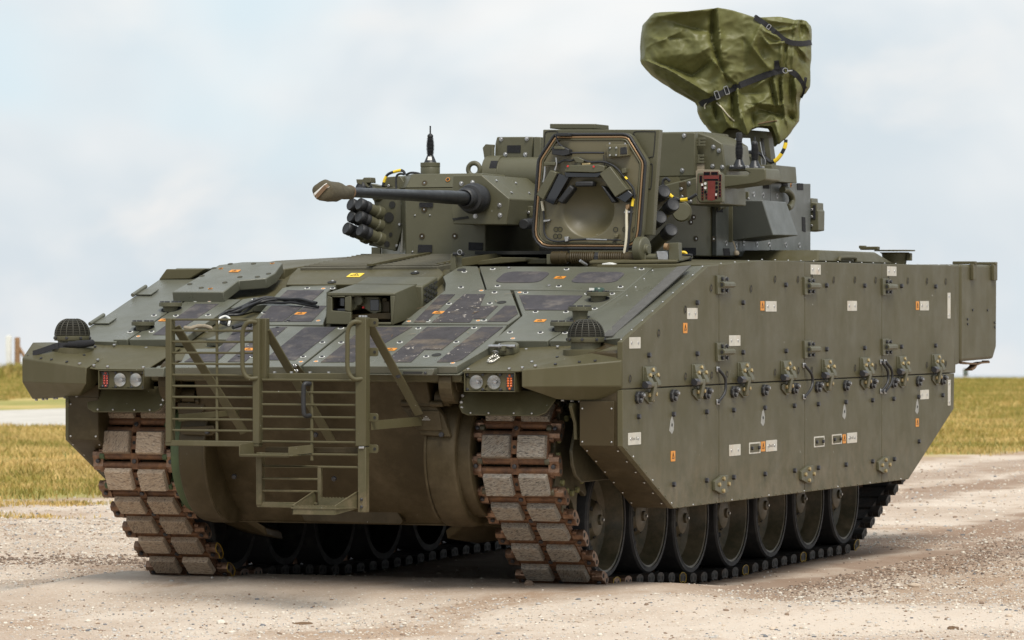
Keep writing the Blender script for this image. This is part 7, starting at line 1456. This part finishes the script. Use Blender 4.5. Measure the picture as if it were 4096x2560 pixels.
# grassy side: boundary runs roughly along the parking direction
gd_ = mth('SUBTRACT', mth('ADD', mth('MULTIPLY', Y_, .27), -11.3), X_); gd_ = mth('ADD', gd_, mth('MULTIPLY', mth('SUBTRACT', gn(.5, 5, .6, (9, 1, 1)), .5), 2.6))
grass_m = gr(gd_, -.35, .35)
gcol = mix(t, (.30, .28, .09, 1), (.46, .36, .14, 1), gr(gn(.35, 4, .6, (2, 9, 4)), .4, .62)); gcol = mix(t, gcol, (.20, .21, .055, 1), gr(gn(.9, 5, .6, (1, 3, 3)), .52, .68))
col = mix(t, col, gcol, grass_m)
t.links.new(col, B.inputs['Base Color'])
bn = nd(t, 'ShaderNodeBump'); bn.inputs['Strength'].default_value = .45; bn.inputs['Distance'].default_value = .02
hsum = mth('ADD', mth('ADD', gn(16, 6, .7), mth('MULTIPLY', gn(50, 4, .7), .7)), mth('MULTIPLY', gn(130, 2, .6), .35)); t.links.new(hsum, bn.inputs['Height']); t.links.new(bn.outputs[0], B.inputs['Normal'])
gme = grid_mesh('ground', us, ss, gz); gme.materials.append(gm); go = obj('ground', gme); go['kind'] = 'structure'

def world_at(u, s): return CAM.x+FH.x*s+RT.x*u, CAM.y+FH.y*s+RT.y*u
def grassy(x, y): return .27*y-11.3-x
# pale track across the field on the far side
pth = [(-60, 73), (-30, 71.5), (-12, 71), (-7.5, 72), (-5.0, 77), (-3.8, 90), (-2.5, 115), (-1, 160)]
C = catmull([V(*world_at(u, s), 0) for u, s in pth], 10); vv = []; ff = []
hw_ = []
for i, p in enumerate(C):
    tn = (C[min(i+1, len(C)-1)]-C[max(0, i-1)]).normalized(); nn = V(-tn.y, tn.x, 0); wv = 6.4*max(.35, 1-max(0, i-22)*.025)*(1+.08*noise.noise(p*.3))
    for k in (-1, -.5, 0, .5, 1): q = p+nn*wv*k; vv.append((q.x, q.y, drop(q.x, q.y)+.035-.03*abs(k)**3))
ff = [(i*5+k, i*5+k+1, (i+1)*5+k+1, (i+1)*5+k) for i in range(len(C)-1) for k in range(4)]
me = bpy.data.meshes.new('path'); me.from_pydata(vv, [], ff); me.materials.append(mat('pale_path_gravel', (.50, .475, .43), .95, spec=.1, var=.14, vscale=1.5, bump=.6, bscale=20)); po = obj('path', me); po['kind'] = 'structure'

# grass: many blades in tufts, one object nobody could count
def blades(name, pts, hs, mats, wd=.012):
    n = len(pts); a = rng.uniform(0, 6.283, n); lean = rng.normal(0, .35, (n, 2)); wv = wd*rng.uniform(.6, 1.4, n)
    v = np.zeros((n, 5, 3)); dx, dy = np.cos(a)*wv, np.sin(a)*wv; P = np.array(pts)
    v[:, 0] = P+np.stack([-dx, -dy, np.zeros(n)], 1); v[:, 1] = P+np.stack([dx, dy, np.zeros(n)], 1)
    mid = P+np.stack([lean[:, 0]*hs*.35, lean[:, 1]*hs*.35, hs*.6], 1)
    v[:, 2] = mid+np.stack([dx*.7, dy*.7, np.zeros(n)], 1); v[:, 3] = mid-np.stack([dx*.7, dy*.7, np.zeros(n)], 1); v[:, 4] = P+np.stack([lean[:, 0]*hs, lean[:, 1]*hs, hs], 1)
    me = bpy.data.meshes.new(name); me.vertices.add(n*5); me.vertices.foreach_set('co', v.reshape(-1).astype(np.float32))
    idx = (np.arange(n)*5)[:, None]; loops = np.concatenate([idx+0, idx+1, idx+2, idx+3, idx+3, idx+2, idx+4], 1).reshape(-1)
    me.loops.add(n*7); me.loops.foreach_set('vertex_index', loops.astype(np.int32)); me.polygons.add(n*2)
    st = np.stack([np.arange(n)*7, np.arange(n)*7+4], 1).reshape(-1); me.polygons.foreach_set('loop_start', st.astype(np.int32))
    mi = np.repeat(rng.choice(len(mats), n, p=[.34, .30, .24, .12]), 2); 
    for k in mats: me.materials.append(k)
    tone = np.array([-.45*min(1, max(0, (sdist(p[0], p[1])-62)/50))+noise.noise(Vector((p[0]*.45, p[1]*.45, 4)))+.6*noise.noise(Vector((p[0]*1.6, p[1]*1.6, 1))) for p in pts])+rng.normal(0, .22, n)
    mi = np.repeat(np.where(tone < -.22, 0, np.where(tone < .08, 1, np.where(rng.random(n) < .06, 3, 2))), 2)
    me.polygons.foreach_set('material_index', mi.astype(np.int32)); me.update(calc_edges=True); me.validate(); o = obj(name, me); o['kind'] = 'stuff'; return o
GM = [mat('grass_green', (.24, .21, .05), .7, spec=.2, var=.2, vscale=1), mat('grass_olive', (.38, .28, .085), .7, spec=.2, var=.2, vscale=1), mat('grass_straw', (.52, .37, .145), .75, spec=.2, var=.2, vscale=1), mat('grass_dark', (.12, .15, .04), .7, spec=.2)]
pts, hs = [], []
def path_near(x, y): return min((C[i].x-x)**2+(C[i].y-y)**2 for i in range(0, len(C), 2)) < 6.0**2
tries = 0
while len(pts) < 150000 and tries < 600000:
    tries += 1
    s = 36*math.exp(random.random()**.85*math.log(150/36)); side = random.random() < .5; mid = random.random() < .22
    hw = s*.1115*1.06; u = random.uniform(-hw, -hw*.70) if side else random.uniform(hw*.62, hw)
    if mid: u = random.uniform(-hw*1.7, hw*1.7)
    x, y = world_at(u, s); g = grassy(x, y)+2.2*noise.noise(Vector((x*.35, y*.35, 2)))+1.2*noise.noise(Vector((x*1.3, y*1.3, 6)))
    if g < random.uniform(-.5, .5) or noise.noise(Vector((x*.8, y*.8, 9))) > .25+.5*random.random(): continue
    if 58 < s < 110 and path_near(x, y): continue
    k = .6+.8*noise.noise(Vector((x*.35, y*.35, 0))); h = max(.015, (.035+.05*k)*random.uniform(.5, 1.3))*(1 if s < 70 else 1.3)
    pts.append((x, y, gz(x, y)-.005)); hs.append(h)
for cx, cy, n_, rad in [(-7.2, 9.4, 700, .22), (-6.4, 9.0, 260, .2), (-8.4, 8.9, 300, .25), (-6.9, 8.2, 60, .3), (-8.0, 10.8, 800, .3), (-7.3, 11.4, 900, .35), (3.5, 8.5, 60, .4), (3.9, 6.0, 50, .4)]:
    for _ in range(n_): x, y = cx+random.gauss(0, rad), cy+random.gauss(0, rad*.5); pts.append((x, y, gz(x, y)-.004)); hs.append(random.uniform(.012, .045))
blades('grass', pts, np.array(hs), GM, .006)

# gravel: loose stones, denser in drifts
ico = []
def stone_mesh(name, n, smin, smax, region, cols, dens=None):
    t0 = (1+5**.5)/2; bv_ = np.array([(-1, t0, 0), (1, t0, 0), (-1, -t0, 0), (1, -t0, 0), (0, -1, t0), (0, 1, t0), (0, -1, -t0), (0, 1, -t0), (t0, 0, -1), (t0, 0, 1), (-t0, 0, -1), (-t0, 0, 1)])/1.9
    bf = np.array([(0, 11, 5), (0, 5, 1), (0, 1, 7), (0, 7, 10), (0, 10, 11), (1, 5, 9), (5, 11, 4), (11, 10, 2), (10, 7, 6), (7, 1, 8), (3, 9, 4), (3, 4, 2), (3, 2, 6), (3, 6, 8), (3, 8, 9), (4, 9, 5), (2, 4, 11), (6, 2, 10), (8, 6, 7), (9, 8, 1)])
    P = []
    while len(P) < n:
        x, y = region()
        if grassy(x, y) > -1.3 and random.random() < .85: continue
        if -1.75 < x < 1.9 and .0 < y < 6.8 and random.random() < .93: continue
        if dens and random.random() > dens(x, y): continue
        P.append((x, y, gz(x, y)))
    P = np.array(P); sz = smin*(smax/smin)**(rng.random(n)**2.6)
    v = np.zeros((n, 12, 3)); a = rng.uniform(0, 6.28, n); sc3 = np.stack([sz*rng.uniform(.8, 1.4, n), sz*rng.uniform(.7, 1.1, n), sz*rng.uniform(.4, .8, n)], 1)
    base = bv_[None]*(1+rng.normal(0, .16, (n, 12, 1)))*sc3[:, None]
    ca, sa = np.cos(a)[:, None], np.sin(a)[:, None]
    v[..., 0] = base[..., 0]*ca-base[..., 1]*sa+P[:, None, 0]; v[..., 1] = base[..., 0]*sa+base[..., 1]*ca+P[:, None, 1]; v[..., 2] = base[..., 2]+P[:, None, 2]+sz[:, None]*.15
    f = (bf[None]+(np.arange(n)*12)[:, None, None]).reshape(-1)
    me = bpy.data.meshes.new(name); me.vertices.add(n*12); me.vertices.foreach_set('co', v.reshape(-1).astype(np.float32)); me.loops.add(n*60); me.loops.foreach_set('vertex_index', f.astype(np.int32)); me.polygons.add(n*20); me.polygons.foreach_set('loop_start', (np.arange(n*20)*3).astype(np.int32))
    for c in cols: me.materials.append(c)
    me.polygons.foreach_set('material_index', np.repeat(rng.choice(len(cols), n, p=[.34, .30, .2, .1, .06]), 20).astype(np.int32)); me.update(calc_edges=True); me.validate()
    o = obj(name, me); o['kind'] = 'stuff'; return o
SM = [mat('stone_cream', (.60, .55, .47), .9, var=.2, vscale=30), mat('stone_buff', (.50, .41, .32), .9, var=.2, vscale=30), mat('stone_grey', (.46, .44, .41), .9, var=.25, vscale=30), mat('stone_brown', (.24, .17, .12), .9, var=.25, vscale=30), mat('stone_slate', (.16, .165, .175), .85, var=.2, vscale=30)]
def near_region():
    s = random.uniform(19.3, 33); hw = s*.1115*1.1; return world_at(random.uniform(-hw, hw), s)
stone_mesh('gravel', 60000, .0018, .0105, near_region, SM, lambda x, y: .25+.75*max(0, min(1, .5+1.6*noise.noise(Vector((x*.7, y*.7, 5))))))
def drift_l():
    return random.gauss(-5.6, 1.6), random.gauss(7.2, 1.5)
stone_mesh('gravel_drift', 16000, .003, .013, drift_l, SM)
def drift_r():
    return random.gauss(2.9, .7), random.uniform(1.2, 16)
stone_mesh('gravel_drift', 9000, .003, .011, drift_r, SM)
def far_region():
    s = random.uniform(33, 50); hw = s*.1115*1.05; x, y = world_at(random.uniform(-hw, hw), s); return (x, y) if grassy(x, y) < 0 else near_region()
stone_mesh('gravel', 12000, .004, .018, far_region, SM)
# churned earth thrown up along the ruts
earth = [mat('churned_earth', (.16, .115, .085), .95, var=.3, vscale=12, bump=.4, bscale=60)]*1
earth5 = [earth[0], mat('dry_clod', (.33, .25, .19), .95, var=.2, vscale=20), earth[0], earth[0], SM[0]]
def rut_r():
    return random.gauss(2.1, .32), random.uniform(1.8, 9)
def rut_l():
    return random.gauss(-3.2, .8), random.gauss(3.6, .35)
stone_mesh('earth_crumbs', 6000, .003, .012, rut_r, earth5); stone_mesh('earth_crumbs', 4000, .003, .016, rut_l, earth5)

# single things lying on the gravel
def clod(name, p, r, m_, label, cat, flat=.5, elong=1, seed=0):
    b = MB(); bmesh.ops.create_icosphere(b.bm, subdivisions=3, radius=r)
    for v in b.bm.verts:
        v.co *= 1+.35*noise.noise(v.co*(2.2/r)*.5+V(seed, 0, 0))+.15*noise.noise(v.co*(6/r)*.5); v.co.z *= flat; v.co.x *= elong
    o = obj(name, b.mesh(name, m_, 60), None, (p[0], p[1], gz(p[0], p[1])+r*flat*.35), (0, 0, seed*.7)); tag(o, label, cat); return o
q = [(0.488,-1.273,0.0),(0.122,-1.496,0.0),(0.544,-0.905,0.0),(1.011,0.66,0.0),(2.616,2.806,0.0),(-1.029,15.27,-0.0),(1.451,6.898,0.0),(3.826,-0.684,0.0),(2.635,1.211,0.0),(0.336,-2.126,0.0)]
clod('bark_strip', q[0], .028, 'sleeve', 'dark brown strip of bark lying on the pale gravel in front', 'bark', .35, 1.9, 1)
clod('stone', q[1], .022, SM[0], 'small pale stone on the gravel left of the bark strip', 'stone', .7, 1, 2)
clod('stone', q[3], .026, SM[3], 'squarish brown stone on the gravel in front of the near track', 'stone', .8, 1, 3)
clod('stone', q[4], .03, SM[1], 'flat buff stone beside the brown rut on the near side', 'stone', .5, 1.3, 4)
clod('dead_leaf', q[7], .03, 'sleeve', 'crumpled dead leaf in the lower right corner of the gravel', 'leaf', .4, 1.2, 7)
clod('stone', q[8], .03, SM[4], 'long flat grey chip of stone on the gravel at lower right', 'stone', .25, 1.8, 8)

# two posts on the crest at far left, a small board far right, distant land and sea
def at_s(px, s):                                         # place on the crest: lateral offset from the view axis
    u = (px-1209.5)/10875.4*s; return world_at(u, s)
x, y = at_s(20.5, 150); z0 = drop(x, y)
b = MB(); b.prism([(-.075, -.075, -.2), (.075, -.075, -.2), (.075, .075, -.2), (-.075, .075, -.2)], (0, 0, 1.62)); b.prism([(-.06, -.06, 1.42), (.06, -.06, 1.42), (.06, .06, 1.42), (-.06, .06, 1.42)], (0, 0, .03)); wp = obj('white_post', b.mesh('white_post', 'whitepaint'), None, (x, y, z0-.02), bevel=.01); tag(wp, 'white painted marker post standing in the grass at far left', 'post')
x, y = at_s(41, 150); z0 = drop(x, y); fp0 = empty('wooden_post', (x, y, z0), None); tag(fp0, 'brown wooden fence post with a slanting brace at far left', 'fence post')
b = MB(); b.lathe([(.095, -.2), (.09, 1.32), (.08, 1.36), (0, 1.37)], (0, 0, 0), (0, 0, 1), 14); obj('post', b.mesh('post', 'wood'), fp0)
b = MB(); b.cyl((.05, 0, 1.05), (.62, .1, .1), .055, n=10); obj('brace', b.mesh('brace', 'wood'), fp0)
pts, hs = [], []
x0, y0 = at_s(35, 115)
for _ in range(9000):
    s = random.gauss(147, 1.6); u = random.uniform(-17.6, -15.3)*s/147; x, y = world_at(u, s); bump_ = .42*math.exp(-((u+15.85)/.3)**2)+.25*math.exp(-((u+16.6)/.5)**2)
    pts.append((x, y, drop(x, y))); hs.append(random.uniform(.1, .22)+bump_*random.random())
blades('grass_tussock', pts, np.array(hs), GM, .02)
x, y = at_s(2281, 400); zc = 1.65-.0152*400
sg = empty('far_board', (x, y, zc-1), None); tag(sg, 'small dark board on posts far off on the right horizon', 'sign')
b = MB(); b.box((0, 0, 1.35), (.42, .08, .62)); obj('board', b.mesh('board', 'turret'), sg, bevel=.02)
b = MB(); b.box((0, -.046, 1.35), (.24, .01, .3)); obj('board_face', b.mesh('board_face', mat('far_board_face', (.12, .16, .17), .6)), sg)
for k in (-.14, .14): b = MB(); b.box((k, 0, .55), (.06, .06, 1.3)); obj('leg', b.mesh('leg', 'wood'), sg)
# sea beyond the crest
sme = bpy.data.meshes.new('sea'); vv = []
for s, in [(430,), (15000,)]:
    for u in (-1, 1): x, y = world_at(u*s*.9, s); vv.append((x, y, 1.65-.0148*s-(9 if s < 1000 else 2)))
sme.from_pydata(vv, [], [(0, 1, 3, 2)]); sme.materials.append(mat('sea_water', (.06, .10, .12), .12, spec=.5, bump=.15, bscale=.05)); sea = obj('sea', sme); sea['kind'] = 'structure'

# straw and leaf bits blown onto the sloping front
b = MB()
for i in range(26):
    u = random.random(); x = random.gauss(.55, .22); y = random.uniform(.0, 1.15)
    if not (-.1 < x < .9): continue
    p = V(x, y, GZ(y, .005)); a = random.uniform(0, 6.28); L = random.uniform(.006, .03); d = V(math.cos(a), math.sin(a), .298*math.sin(a)).normalized()
    b.mi = 0 if random.random() < .7 else 1
    b.strip([p-d*L, p+GN*.002, p+d*L+GN*.002], d.cross(GN), random.uniform(.0015, .004), .001)
sd_ = obj('straw_litter', b.mesh('straw_litter', ['ltan', 'sleeve'], 0)); sd_['kind'] = 'stuff'
